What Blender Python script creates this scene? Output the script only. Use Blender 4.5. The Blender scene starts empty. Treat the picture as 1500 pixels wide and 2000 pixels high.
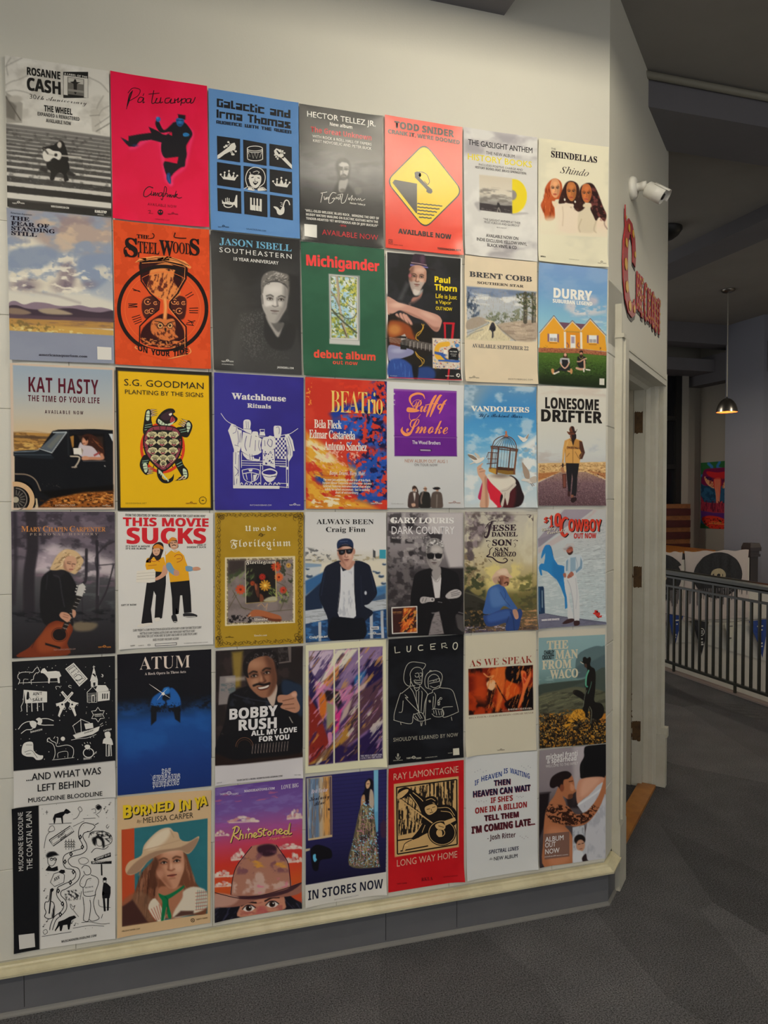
import bpy, bmesh, math, random
import numpy as np
from mathutils import Vector, Matrix
from mathutils.geometry import tessellate_polygon

# ---------------------------------------------------------------- camera, world, exposure
SC = bpy.context.scene
COL = SC.collection
EYE = 1.54                                   # eye height above the carpet
FOC = 1420.0                                 # focal length in pixels of the 1500x2000 frame
ROW = ((0.9584, 0.00127, -0.28543), (-0.00822, 0.9997, -0.02312), (0.28532, 0.02451, 0.95812))
_w = lambda a: Vector((a[0], a[2], -a[1]))   # wall frame (right, down, in) -> world
_r, _d, _f = (_w(a).normalized() for a in ROW)
cam = bpy.data.cameras.new('camera')
cam_o = bpy.data.objects.new('camera', cam); COL.objects.link(cam_o)
M3 = Matrix((_r, -_d, -_f)).transposed()
cam_o.matrix_world = Matrix.Translation((0, 0, EYE)) @ M3.to_4x4()
cam.sensor_fit = 'VERTICAL'; cam.sensor_height = 36; cam.sensor_width = 27
cam.lens = FOC / 2000 * 36; cam.clip_start = 0.05; cam.clip_end = 60
SC.camera = cam_o

world = bpy.data.worlds.new('hall_ambient'); SC.world = world; world.use_nodes = True
bg = world.node_tree.nodes['Background']
bg.inputs[0].default_value = (1.0, 0.99, 0.975, 1); bg.inputs[1].default_value = 0.70
SC.view_settings.view_transform = 'Standard'; SC.view_settings.look = 'None'
SC.view_settings.gamma = 1; SC.view_settings.use_curve_mapping = False
SC.view_settings.exposure = 0.0
SC.cycles.max_bounces = 6

WALL_Y = 2.352                               # the poster wall is the plane y = WALL_Y

# ---------------------------------------------------------------- helpers
def lin(c):
    c = np.asarray(c, float)
    return np.where(c <= 0.04045, c / 12.92, ((c + 0.055) / 1.055) ** 2.4)
def hx(h):
    if not isinstance(h, str): return np.array(h, float)
    if len(h) == 3: h = h[0]*2 + h[1]*2 + h[2]*2
    if len(h) == 2: h = h*3
    return np.array([int(h[i:i+2], 16) for i in (0, 2, 4)]) / 255.0
def L4(h): return tuple(lin(hx(h))) + (1.0,)

class NT:
    def __init__(s, name):
        s.m = bpy.data.materials.new(name); s.m.use_nodes = True
        s.t = s.m.node_tree; s.b = s.t.nodes['Principled BSDF']
    def n(s, kind, **kw):
        nd = s.t.nodes.new('ShaderNode' + kind)
        for k, v in kw.items():
            if k.startswith('_'): setattr(nd, k[1:], v)
            else: nd.inputs[k.replace('_', ' ')].default_value = v
        return nd
    def l(s, a, b): s.t.links.new(a, b)
def mat(name, col, rough=0.6, metal=0.0, spec=0.5, noise=None, bump=None, emit=None, alpha=None):
    """procedural material; noise=(scale, amount, colour2), bump=(scale, strength, distance)"""
    m = NT(name); b = m.b
    b.inputs['Base Color'].default_value = L4(col); b.inputs['Roughness'].default_value = rough
    b.inputs['Metallic'].default_value = metal; b.inputs['Specular IOR Level'].default_value = spec
    tc = m.n('TexCoord')
    if noise:
        nz = m.n('TexNoise', Scale=noise[0], Detail=6.0, Roughness=0.6); m.l(tc.outputs['Object'], nz.inputs['Vector'])
        rp = m.n('ValToRGB'); rp.color_ramp.elements[0].position = 0.5 - noise[1]; rp.color_ramp.elements[1].position = 0.5 + noise[1]
        rp.color_ramp.elements[0].color = L4(col); rp.color_ramp.elements[1].color = L4(noise[2])
        m.l(nz.outputs['Fac'], rp.inputs['Fac']); m.l(rp.outputs['Color'], b.inputs['Base Color'])
    if bump:
        nz = m.n('TexNoise', Scale=bump[0], Detail=4.0); m.l(tc.outputs['Object'], nz.inputs['Vector'])
        bp = m.n('Bump', Strength=bump[1], Distance=bump[2]); m.l(nz.outputs['Fac'], bp.inputs['Height']); m.l(bp.outputs['Normal'], b.inputs['Normal'])
    if emit:
        b.inputs['Emission Color'].default_value = L4(emit[0]); b.inputs['Emission Strength'].default_value = emit[1]
    return m.m

WARP = [False]
def warp(p):
    """the far side of the stair well is not square to the railing: swing points of the line y = 5.65 onto a plane turned 16.6 degrees"""
    if not WARP[0]: return Vector(p)
    k = (4.95 * 0.2857 + 5.65 * 0.9583) / (p[0] * 5.65 / p[1] * 0.2857 + 5.65 * 0.9583); return Vector((p[0] * k, p[1] * k, EYE + (p[2] - EYE) * k))
class MB:
    """collects solids; build() links them as one mesh object"""
    def __init__(s): s.v = []; s.f = []; s.sm = []
    def add(s, v, f, smooth=False):
        o = len(s.v); s.v += [tuple(p) for p in v]; s.f += [tuple(i + o for i in q) for q in f]; s.sm += [smooth] * len(f); return s
    def box(s, lo, hi, fr=None):
        c = [(x, y, z) for z in (lo[2], hi[2]) for y in (lo[1], hi[1]) for x in (lo[0], hi[0])]
        if fr: c = [fr(*p) for p in c]
        return s.add(c, [(0, 2, 3, 1), (4, 5, 7, 6), (0, 1, 5, 4), (2, 6, 7, 3), (0, 4, 6, 2), (1, 3, 7, 5)])
    def bbox(s, lo, hi, b, fr=None):
        """box whose front (low y) edges are chamfered by b"""
        (x0, y0, z0), (x1, y1, z1) = lo, hi
        c = [(x0, y1, z0), (x1, y1, z0), (x1, y1, z1), (x0, y1, z1), (x0, y0+b, z0), (x1, y0+b, z0), (x1, y0+b, z1), (x0, y0+b, z1),
             (x0+b, y0, z0+b), (x1-b, y0, z0+b), (x1-b, y0, z1-b), (x0+b, y0, z1-b)]
        if fr: c = [fr(*p) for p in c]
        f = [(0, 3, 2, 1), (8, 9, 10, 11)]
        for k in range(4):
            j = (k + 1) % 4; f += [(k, j, 4 + j, 4 + k), (4 + k, 4 + j, 8 + j, 8 + k)]
        return s.add(c, f)
    def sweep(s, prof, path, closed_prof=True, cap=True, smooth=False):
        """prof: list of (a,b); path: list of functions (a,b)->point"""
        n = len(prof); v = [fn(a, b) for fn in path for a, b in prof]; f = []
        for i in range(len(path) - 1):
            for k in range(n if closed_prof else n - 1):
                j = (k + 1) % n; f.append((i*n + k, i*n + j, (i+1)*n + j, (i+1)*n + k))
        if cap: f += [tuple(range(n))[::-1], tuple(range((len(path)-1)*n, len(path)*n))]
        return s.add(v, f, smooth)
    def tube(s, pts, r, n=10, cap=True):
        pts = [Vector(p) for p in pts]; rr = r if isinstance(r, (list, tuple)) else [r] * len(pts); v = []; f = []; up = None
        for i, p in enumerate(pts):
            d = (pts[min(i+1, len(pts)-1)] - pts[max(i-1, 0)]).normalized()
            a = d.orthogonal().normalized() if up is None else (up - d * up.dot(d)).normalized()
            up = a; b = d.cross(a)
            v += [p + (a * math.cos(t) + b * math.sin(t)) * rr[i] for t in (2 * math.pi * k / n for k in range(n))]
        for i in range(len(pts) - 1):
            for k in range(n):
                j = (k + 1) % n; f.append((i*n + k, i*n + j, (i+1)*n + j, (i+1)*n + k))
        if cap: f += [tuple(range(n))[::-1], tuple(range((len(pts)-1)*n, len(pts)*n))]
        return s.add(v, f, True)
    def lathe(s, prof, c, axis=(0, 0, 1), n=24):
        """prof: list of (radius, height along axis)"""
        ax = Vector(axis).normalized(); a = ax.orthogonal().normalized(); b = ax.cross(a); c = Vector(c); v = []; f = []
        for r, h in prof:
            v += [c + ax * h + (a * math.cos(t) + b * math.sin(t)) * max(r, 1e-5) for t in (2 * math.pi * k / n for k in range(n))]
        for i in range(len(prof) - 1):
            for k in range(n):
                j = (k + 1) % n; f.append((i*n + k, i*n + j, (i+1)*n + j, (i+1)*n + k))
        return s.add(v, f, True)
    def poly(s, pts, depth, fr):
        """flat outline pts (a,b) given thickness; fr(a,b,d)->point"""
        n = len(pts); v = [fr(a, b, 0) for a, b in pts] + [fr(a, b, depth) for a, b in pts]
        tri = tessellate_polygon([[Vector((a, b, 0)) for a, b in pts]])
        f = [tuple(t) for t in tri] + [tuple(i + n for i in t[::-1]) for t in tri] + [(k, (k+1) % n, n + (k+1) % n, n + k) for k in range(n)]
        return s.add(v, f)
    def build(s, name, m, parent=None, fix=True):
        me = bpy.data.meshes.new(name); o = Vector((0, 0, 0)); q = parent
        while q: o += q.location; q = q.parent
        me.from_pydata([warp(p) - o for p in s.v], [], s.f)
        me.polygons.foreach_set('use_smooth', s.sm)
        if fix:
            bm = bmesh.new(); bm.from_mesh(me); bmesh.ops.recalc_face_normals(bm, faces=bm.faces); bm.to_mesh(me); bm.free()
        me.materials.append(m); me.update()
        ob = bpy.data.objects.new(name, me); COL.objects.link(ob)
        if parent: ob.parent = parent
        return ob
def tag(o, label=None, cat=None, group=None, kind=None):
    if label: o['label'] = label
    if cat: o['category'] = cat
    if group: o['group'] = group
    if kind: o['kind'] = kind
    return o
def thing(name, loc, label, cat, group=None):
    o = bpy.data.objects.new(name, None); COL.objects.link(o); o.location = warp(loc); o.empty_display_size = 0.1
    return tag(o, label, cat, group)
def struct(name, mb, m, parent=None):
    o = mb.build(name, m, parent)
    if not parent: o['kind'] = 'structure'
    return o
def ray(x, y):
    return (_r * ((x - 750) / FOC) + _d * ((y - 1000) / FOC) + _f)
# ---------------------------------------------------------------- lights: the poster wall tube and added fill lamps (shades built further down)
def lamp(kind, name, loc, energy, colour, size):
    lt = bpy.data.lights.new(name, kind); lt.energy = energy; lt.color = lin(hx(colour))
    if kind == 'POINT': lt.shadow_soft_size = size
    o = bpy.data.objects.new(name, lt); COL.objects.link(o); o.location = loc; return o
TUBE = (0.60, 1.74, 1.30, EYE + 1.618)           # fluorescent tube hung before the posters, just above the frame: x0, x1, y, z of its rim
TUBE_UP = 0.006; WALL_POWER = 112; LAMP_COL = 'fff5e0'
FILL_LAMPS = [((-1.1, -0.2), 110, 'over the left end of the hall'), ((0.3, -1.8), 22, 'behind the viewpoint'), ((2.9, 1.0), 9, 'over the carpet right of the corner'),
              ((5.3, 3.2), 60, 'over the near end of the stair opening'), ((2.7, 6.3), 60, 'behind the door wall')]   # unseen dome lamps added as fill for the hall and back area
# ---------------------------------------------------------------- setting: materials
m_paint = mat('painted_plaster', 'd4d2c6', 0.55, noise=(1.3, 0.35, 'cfccbe'), bump=(160, 0.25, 0.0012))
m_block = mat('painted_block', 'cfcdc2', 0.5, noise=(2.0, 0.3, 'd4d2c8'), bump=(240, 0.2, 0.0008))
m_joint = mat('painted_joint', 'b9b6a8', 0.7)
m_trim = mat('cream_trim_paint', 'cdc6a6', 0.35, noise=(14, 0.12, 'bfb797'), bump=(60, 0.15, 0.001))
m_door = mat('door_trim_paint', 'c9c6b8', 0.4, noise=(9, 0.2, 'bdb9a8'), bump=(80, 0.15, 0.001))
m_jamb = mat('worn_jamb_paint', 'b5ad9a', 0.5, noise=(6, 0.25, 'a79e88'))
m_vinyl = mat('grey_vinyl_base', '67686c', 0.45, noise=(5, 0.3, '5d5e62'))
m_toe = mat('grey_vinyl_toe', '72716e', 0.5)
m_ceil = mat('grey_ceiling_paint', '94908a', 0.75, noise=(3, 0.3, '8a867f'), bump=(90, 0.3, 0.002))
m_beam = mat('grey_beam_paint', '727074', 0.7, noise=(3, 0.3, '6a686c'), bump=(70, 0.3, 0.002))
m_far = mat('far_wall_paint', '98938a', 0.7, bump=(80, 0.2, 0.001))
m_blue = mat('blue_grey_column_paint', '8b8d98', 0.7, bump=(80, 0.2, 0.001))
m_wood = mat('varnished_oak', 'b0752f', 0.35, noise=(18, 0.2, '94591f'))
m_bare = mat('bare_dark_wood', '5d4424', 0.8, noise=(40, 0.2, '3f2c16'))
m_iron = mat('dark_green_iron', '23241f', 0.3, spec=0.6, noise=(20, 0.2, '2d2e27'))
m_white = mat('white_plastic', 'dcdad2', 0.4)
m_black = mat('matt_black', '151515', 0.5)

# carpet: loop pile in greys, with faint lozenges where the pile turns
cp = NT('grey_carpet'); tc = cp.n('TexCoord')
def _noise(scale, detail=2.0, rough=0.5):
    nz = cp.n('TexNoise', Scale=scale, Detail=detail, Roughness=rough); cp.l(tc.outputs['Object'], nz.inputs['Vector']); return nz
fine = _noise(210, 3.0, 0.8); mid = _noise(5.0, 3.0); big = _noise(1.1, 2.0)
mp = cp.n('Mapping'); mp.inputs['Rotation'].default_value = (0, 0, 0.6); mp.inputs['Scale'].default_value = (1.0, 0.45, 1); cp.l(tc.outputs['Object'], mp.inputs['Vector'])
vo = cp.n('TexVoronoi', Scale=1.9); cp.l(mp.outputs['Vector'], vo.inputs['Vector'])
r1 = cp.n('ValToRGB'); e = r1.color_ramp.elements; e[0].position = 0.36; e[0].color = L4('272728'); e[1].position = 0.66; e[1].color = L4('74757a')
cp.l(fine.outputs['Fac'], r1.inputs['Fac'])
sep = cp.n('SeparateColor'); cp.l(vo.outputs['Color'], sep.inputs['Color'])
mr = cp.n('MapRange'); mr.inputs['From Min'].default_value = 0.3; mr.inputs['From Max'].default_value = 0.7; mr.inputs['To Min'].default_value = 0.88; mr.inputs['To Max'].default_value = 1.05
cp.l(sep.outputs[0], mr.inputs['Value'])
mr2 = cp.n('MapRange'); mr2.inputs['From Min'].default_value = 0.3; mr2.inputs['From Max'].default_value = 0.7; mr2.inputs['To Min'].default_value = 0.88; mr2.inputs['To Max'].default_value = 1.1
cp.l(mid.outputs['Fac'], mr2.inputs['Value'])
mu = cp.n('Math', _operation='MULTIPLY'); cp.l(mr.outputs[0], mu.inputs[0]); cp.l(mr2.outputs[0], mu.inputs[1])
mx = cp.n('VectorMath', _operation='SCALE'); cp.l(r1.outputs['Color'], mx.inputs[0]); cp.l(mu.outputs[0], mx.inputs['Scale'])
# patches where the loops are sheared into a dark diagonal rib
wv = cp.n('TexWave', _bands_direction='DIAGONAL', Scale=38.0, Distortion=2.5, Detail=2.0); wv.inputs['Detail Scale'].default_value = 3.0; cp.l(tc.outputs['Object'], wv.inputs['Vector'])
pm = cp.n('MapRange'); pm.inputs['From Min'].default_value = 0.60; pm.inputs['From Max'].default_value = 0.66; cp.l(sep.outputs[1], pm.inputs['Value'])
wr = cp.n('MapRange'); wr.inputs['To Min'].default_value = 0.55; wr.inputs['To Max'].default_value = 1.0; cp.l(wv.outputs['Fac'], wr.inputs['Value'])
pk = cp.n('Mix', _data_type='FLOAT'); pk.inputs[2].default_value = 1.0; cp.l(pm.outputs[0], pk.inputs[0]); cp.l(wr.outputs[0], pk.inputs[3])
mz = cp.n('VectorMath', _operation='SCALE'); cp.l(mx.outputs[0], mz.inputs[0]); cp.l(pk.outputs[0], mz.inputs['Scale']); cp.l(mz.outputs[0], cp.b.inputs['Base Color']); cp.b.inputs['Roughness'].default_value = 0.95; cp.b.inputs['Specular IOR Level'].default_value = 0.1
bp = cp.n('Bump', Strength=0.6, Distance=0.003); cp.l(fine.outputs['Fac'], bp.inputs['Height']); cp.l(bp.outputs['Normal'], cp.b.inputs['Normal'])
m_carpet = cp.m

# ---------------------------------------------------------------- floor and ceilings
RAIL_X = 4.16
RAIL_Y = 5.65                                   # the gallery turns the corner here
fl = MB()
fl.box((-3.2, -2.5, -0.2), (RAIL_X, RAIL_Y, 0)); fl.box((-3.2, RAIL_Y, -0.2), (RAIL_X, 7.6, 0)); fl.box((RAIL_X, 5.92, -0.2), (6.3, 7.6, 0)); fl.box((5.5, 5.5, -0.2), (6.3, 5.92, 0))
struct('floor', fl, m_carpet)
CEIL = EYE + 1.90
ce = MB(); ce.box((-3.2, -2.5, CEIL), (6.5, 7.7, CEIL + 0.1))
struct('ceiling', ce, m_ceil)

# ---------------------------------------------------------------- wall with the posters
CX = 1.565                                      # its right-hand corner
w = MB(); w.box((-3.2, WALL_Y + 0.004, 0), (CX - 0.003, WALL_Y + 0.2, CEIL))
wall_left = struct('wall_left', w, m_joint)
COURSE = 0.272; TOPC = 2.335; Z0 = TOPC - 8 * COURSE
up = MB(); up.box((-3.2, WALL_Y, TOPC), (CX, WALL_Y + 0.004, CEIL)); up.build('plaster', m_paint, wall_left)
def block_mesh(w_, h_):
    return MB().bbox((0, 0, 0), (w_, 0.0045, h_), 0.0012)
BW = 0.405
proto = None
for r in range(8):
    z = Z0 + r * COURSE; off = 0.14 if r % 2 else -0.06
    x = CX - off - BW if off > 0 else CX - BW * 0.6
    xs = []
    if off > 0: xs.append((CX - off, off))
    else: x = CX - BW * 0.55; xs.append((x, BW * 0.55)); x -= BW
    while x > -1.5: xs.append((x, BW)); x -= BW
    for x0, ww in xs:
        if ww == BW and proto: o = proto.copy(); COL.objects.link(o)
        else:
            o = block_mesh(ww - 0.001, COURSE - 0.001).build('block', m_block, wall_left)
            if ww == BW: proto = o
        o.location = (x0 + 0.0005, WALL_Y, z + 0.0005)

# baseboard: grey vinyl strip, its pale toe, and the cream cap rail; both turn the 45 degree corner
U = Vector((0.731, 0.683, 0)).normalized(); NIN = Vector((-U.y, U.x, 0))         # along / into the door wall
P0 = Vector((CX, WALL_Y, 0))
def dw(t, d, z): return P0 + U * t + NIN * d + Vector((0, 0, z))
MIT = math.tan(math.radians(43.1) / 2)
def base_path(x_from, t_to):
    """profile (out, z) carried along the wall, mitred round the corner, to t_to on the door wall"""
    a = lambda o, z: Vector((x_from, WALL_Y - o, z))
    b = lambda o, z: Vector((CX + o * MIT, WALL_Y - o, z))
    c = lambda o, z: dw(t_to, -o, z)
    return [a, b, c]
bb = MB().sweep([(-0.004, 0.012), (0.014, 0.012), (0.014, 0.128), (-0.004, 0.128)], base_path(-3.0, 0.105))
baseboard = struct('baseboard_left', bb, m_vinyl)
to = MB().sweep([(-0.004, 0.0), (0.022, 0.0), (0.021, 0.004), (0.017, 0.009), (0.0145, 0.014), (-0.004, 0.014)], base_path(-3.0, 0.10)); to.build('toe', m_toe, baseboard)
cap = MB().sweep([(-0.004, 0.126), (0.033, 0.126), (0.038, 0.129), (0.038, 0.136), (0.031, 0.138), (0.027, 0.141), (0.021, 0.146), (0.014, 0.148), (0.010, 0.152), (-0.004, 0.153)], base_path(-3.0, 0.106))
struct('trim_1', cap, m_trim)
for xj in (-0.42, 0.7, 0.96):                     # butt joints of the vinyl strip
    MB().box((xj, WALL_Y - 0.0146, 0.02), (xj + 0.0015, WALL_Y - 0.013, 0.126)).build('joint', m_black, baseboard)

# ---------------------------------------------------------------- door wall, 45 degrees off the poster wall
T_END = 1.279; HEAD = EYE + 0.600
dwl = MB()
fr = lambda t, d, z: dw(t, d, z)
dwl.box((0, 0, 2.10), (T_END, 0.2, CEIL), fr)
dwl.box((0, 0.004, 0), (0.24, 0.2, 2.10), fr)
dwl.box((T_END - 0.02, 0.0, 2.10), (T_END, 0.3, CEIL), fr)
wall_right = struct('wall_right', dwl, m_paint)
for r in range(8):
    z = Z0 + r * COURSE
    if z > 2.1: continue
    MB().bbox((0.002, 0, z + 0.001), (0.24, 0.0045, z + COURSE - 0.001), 0.002, fr).build('block', m_block, wall_right)
# what the doorway looks into
bk = MB(); bk.box((0.1, 1.3, 0), (2.6, 1.4, CEIL), fr); struct('wall_back', bk, m_far)

door = thing('door_1', dw(0.75, 0.1, 0), None, None); door['kind'] = 'structure'
# near casing with plinth block and the length of trim above it
near = MB(); near.box((0.112, -0.026, 0.27), (0.205, 0.0, HEAD), fr); near.box((0.14, -0.034, 0.27), (0.20, -0.026, HEAD), fr)
near.build('casing', m_door, door)
pl = MB(); pl.box((0.110, -0.032, 0.0), (0.218, 0.0, 0.25), fr); pl.sweep([(0.110, -0.032), (0.218, -0.032), (0.218, 0.0), (0.110, 0.0)], [lambda a, b: dw(a, b, 0.25), lambda a, b: dw(0.112 + (a - 0.110) * 0.9, b * 0.8, 0.28)])
pl.build('plinth_block', m_door, door)
MB().box((0.112, -0.024, HEAD + 0.012), (0.135, 0.0, HEAD + 0.125), fr).build('upper_trim', m_door, door)
MB().box((0.108, -0.034, HEAD - 0.004), (0.150, 0.0, HEAD + 0.012), fr).build('cap_block', m_door, door)
# far casing: stepped moulding 9 cm deep
FAR = [(T_END, 0.30), (T_END, 0.0), (T_END - 0.012, -0.004), (T_END - 0.018, 0.012), (T_END - 0.024, 0.014), (T_END - 0.024, 0.032), (T_END - 0.033, 0.036), (T_END - 0.036, 0.046),
       (T_END - 0.043, 0.052), (T_END - 0.045, 0.072), (T_END - 0.054, 0.092), (T_END - 0.054, 0.30)]
far = MB().sweep(FAR, [lambda a, b: dw(a, b, 0.0), lambda a, b: dw(a, b, HEAD + 0.02)])
far.build('casing', m_door, door)
fpl = MB(); fpl.box((T_END - 0.03, -0.012, 0.0), (T_END + 0.016, 0.05, 0.28), fr); fpl.box((T_END - 0.02, -0.018, 0.26), (T_END + 0.028, 0.04, 0.31), fr); fpl.build('plinth_block', m_door, door)
# head: the same moulding laid over the top of the opening
hd = MB().sweep([(HEAD + 0.0, 0.30), (HEAD + 0.0, 0.0), (HEAD - 0.012, -0.004), (HEAD - 0.018, 0.012), (HEAD - 0.026, 0.016), (HEAD - 0.026, 0.040), (HEAD - 0.040, 0.050), (HEAD - 0.046, 0.075), (HEAD - 0.060, 0.094), (HEAD - 0.060, 0.30)],
                [lambda a, b: dw(0.12, b, a), lambda a, b: dw(T_END - 0.006, b, a)])
hd.build('head_casing', m_door, door)
# jambs with the mortises left by removed hinges
jt = T_END - 0.056
jb = MB(); jb.box((jt - 0.02, 0.098, 0.0), (jt + 0.0, 0.150, HEAD - 0.06), fr); jb.build('jamb', m_door, door)
jb2 = MB(); jb2.box((jt - 0.028, 0.152, 0.0), (jt, 0.30, HEAD - 0.06), fr); jb2.build('jamb', m_jamb, door)
nj = MB(); nj.box((0.205, -0.02, 0), (0.235, 0.30, HEAD - 0.06), fr); nj.build('jamb', m_jamb, door)
def jamb_z(y):                                   # height on the far jamb seen at image row y
    d = ray(1242, y); p = dw(jt - 0.02, 0.125, 0); k = (p.x * d.x + p.y * d.y) / (d.x ** 2 + d.y ** 2); return EYE + d.z * k
rng = random.Random(3)
for ya, yb in ((846, 805), (1147, 1107), (1446, 1409)):
    za, zb = jamb_z(ya), jamb_z(yb); pts = []
    for k in range(9): pts.append((0.104 + 0.042 * k / 8, za + rng.uniform(-0.004, 0.004)))
    for k in range(9): pts.append((0.146 - 0.042 * k / 8, zb + rng.uniform(-0.005, 0.005)))
    MB().poly(pts, -0.0015, lambda a, b, d: dw(jt - 0.0205 + d * 0.6, a, b)).build('hinge_mortise', m_bare, door)
th = MB(); th.box((0.2, 0.03, 0.0), (jt, 0.115, 0.016), fr); th.build('threshold', m_wood, door)
for k in range(9):                               # paint chips along the jamb edge
    zz = rng.choice([0.18, 0.3, 0.45, 0.7, 1.1, 0.24, 0.52, 0.36, 0.13]); q = 0.1035 + rng.uniform(-0.002, 0.002)
    pts = [(q + rng.uniform(-0.004, 0.006), zz + j * 0.012) for j in range(4)] + [(q + 0.008 + rng.uniform(-0.002, 0.004), zz + (3 - j) * 0.012) for j in range(4)]
    MB().poly(pts, -0.0012, lambda a, b, d: dw(jt - 0.0203 + d * 0.6, a + 0.045, b)).build('paint_chip', m_bare, door)

# ---------------------------------------------------------------- ceiling beams
b1 = MB().box((1.5, 2.85, EYE + 1.75), (6.5, 3.185, CEIL)); struct('trim_2', b1, m_beam)
pipe = MB().tube([(1.97, 2.83, CEIL - 0.022), (6.4, 2.83, CEIL - 0.022)], 0.016); tag(pipe.build('conduit', mat('conduit_paint', '8f8b7d', 0.5)), 'beige conduit pipe running along the grey ceiling beam above the security camera', 'pipe')
b2 = MB().box((3.79, 3.185, EYE + 1.807), (4.09, 7.6, CEIL)); struct('trim_3', b2, m_beam)
b3 = MB().box((4.09, 6.80, EYE + 1.68), (6.5, 7.05, CEIL)); struct('trim_4', b3, m_beam)
sf = MB().box((4.09, 7.05, EYE + 1.42), (6.5, 7.6, EYE + 1.56)); sf.box((6.12, 6.0, EYE + 1.30), (6.5, 7.6, EYE + 1.62)); struct('trim_5', sf, m_beam)
b0 = MB().box((0.79, -2.5, EYE + 1.67), (1.14, WALL_Y, CEIL)); struct('trim_6', b0, m_beam)
# ---------------------------------------------------------------- far end of the hall
fw = MB(); fw.box((3.2, 7.5, -2.5), (5.66, 7.62, CEIL)); fw.box((5.66, 7.5, -2.5), (6.5, 7.62, CEIL)); struct('wall_back', fw, m_far)
rw = MB(); rw.box((6.3, -2.5, -2.5), (6.45, 7.6, CEIL)); struct('wall_far_right', rw, m_far)
colm = MB().box((6.08, 6.28, -2.5), (6.3, 6.83, CEIL)); struct('trim_7', colm, m_blue)
# window: dark sashes between bars
win = MB(); win.box((5.0, 7.45, 1.30), (5.93, 7.5, 3.0)); window = struct('window_1', win, mat('dark_glass', '1b1c20', 0.15))
for x0, x1 in ((5.88, 5.96),):
    MB().box((x0, 7.41, 1.3), (x1, 7.46, 3.04)).build('window_frame', m_black, window)
for z in (2.42, 1.84, 3.0):
    MB().box((5.0, 7.42, z), (5.93, 7.455, z + 0.055)).build('window_bar', m_black, window)
MB().box((5.96, 7.40, 1.2), (6.05, 7.5, 3.12)).build('window_frame', m_far, window)
# lower walls of the stair well
WARP[0] = True
lw = MB(); lw.box((RAIL_X - 0.1, RAIL_Y, -2.5), (6.7, RAIL_Y + 0.05, 0.66)); lw.box((RAIL_X - 0.1, RAIL_Y, 0.66), (5.325, RAIL_Y + 0.05, 0.93)); struct('wall_stair', lw, mat('stair_wall_paint', 'cfcac0', 0.7))
WARP[0] = False
lw2 = MB(); lw2.box((RAIL_X - 0.06, -2.0, -2.5), (RAIL_X, RAIL_Y, -0.2)); lw2.box((RAIL_X, -2, -2.55), (6.3, RAIL_Y, -2.5)); struct('wall_stair_near', lw2, m_far)
cb = MB(); cb.box((RAIL_X - 0.02, -2.0, 0.0), (RAIL_X + 0.05, RAIL_Y, 0.012)); struct('baseboard_gallery', cb, mat('mauve_curb', '7d706b', 0.6))
# ---------------------------------------------------------------- gallery railing
rl = thing('gallery_railing', (RAIL_X, 4.0, 0), 'dark iron balustrade with thin upright bars along the stair opening at right', 'railing')
hr = MB(); prof = [(-0.036, 0.0), (-0.036, 0.022), (-0.028, 0.036), (-0.01, 0.044), (0.01, 0.044), (0.028, 0.036), (0.036, 0.022), (0.036, 0.0), (0.02, -0.014), (0.02, -0.030), (-0.02, -0.030), (-0.02, -0.014)]
hr.sweep(prof, [lambda a, b: Vector((RAIL_X + a, 1.0, 0.845 + b)), lambda a, b: Vector((RAIL_X + a, RAIL_Y + 0.14, 0.845 + b))]); hr.build('handrail', m_iron, rl)
MB().box((RAIL_X - 0.012, 1.0, 0.735), (RAIL_X + 0.012, RAIL_Y, 0.752)).build('mid_rail', m_iron, rl)
MB().box((RAIL_X - 0.014, 1.0, 0.070), (RAIL_X + 0.014, RAIL_Y, 0.090)).build('bottom_rail', m_iron, rl)
bal = None
yb = 5.56
for k in range(57):
    y = yb - 0.0782 * k
    tall = (k % 3 == 1)
    lo, hi = (0.0 if k % 9 == 4 else 0.088), (0.82 if tall else 0.74)
    o = MB().box((RAIL_X - 0.0085, y - 0.0085, lo), (RAIL_X + 0.0085, y + 0.0085, hi)).build('post' if k % 9 == 4 else 'baluster', m_iron, rl)

# opposite side of the stair well
WARP[0] = True
nw = thing('newel_post', (5.450, 5.81, 0), 'dark wooden newel post with square cap behind the record banners', 'post')
nb = MB().box((5.400, 5.715, 0), (5.490, 5.795, 0.93)); nb.build('shaft', mat('dark_newel_wood', '2a211f', 0.4), nw)
nc = MB(); nc.box((5.385, 5.70, 0.93), (5.505, 5.81, 0.955)); nc.box((5.393, 5.708, 0.955), (5.497, 5.802, 0.985)); nc.sweep([(5.380, 5.695), (5.510, 5.695), (5.510, 5.815), (5.380, 5.815)], [lambda a, b: Vector((a, b, 0.985)), lambda a, b: Vector((a, b, 1.02)), lambda a, b: Vector((5.445 + (a - 5.445) * 0.8, 5.755 + (b - 5.755) * 0.8, 1.062))]); nc.build('cap', mat('dark_newel_cap', '33292a', 0.35), nw)
br = thing('stair_rail', (4.8, 5.67, 0.93), 'dark wooden cap rail that the printed record banners hang over', 'railing')
MB().box((RAIL_X, 5.652, 0.93), (5.31, 5.698, 0.985)).build('rail', mat('dark_rail_wood', '2a211f', 0.4), br)
m_cloth = mat('white_cloth', 'c9bdb8', 0.9, bump=(300, 0.2, 0.001)); m_print = mat('black_print', '17171a', 0.6, noise=(60, 0.1, '232327')); m_lab = mat('cream_label', 'b5a88a', 0.8)
m_drip = mat('grey_ink', '6f6b6d', 0.9)
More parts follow.
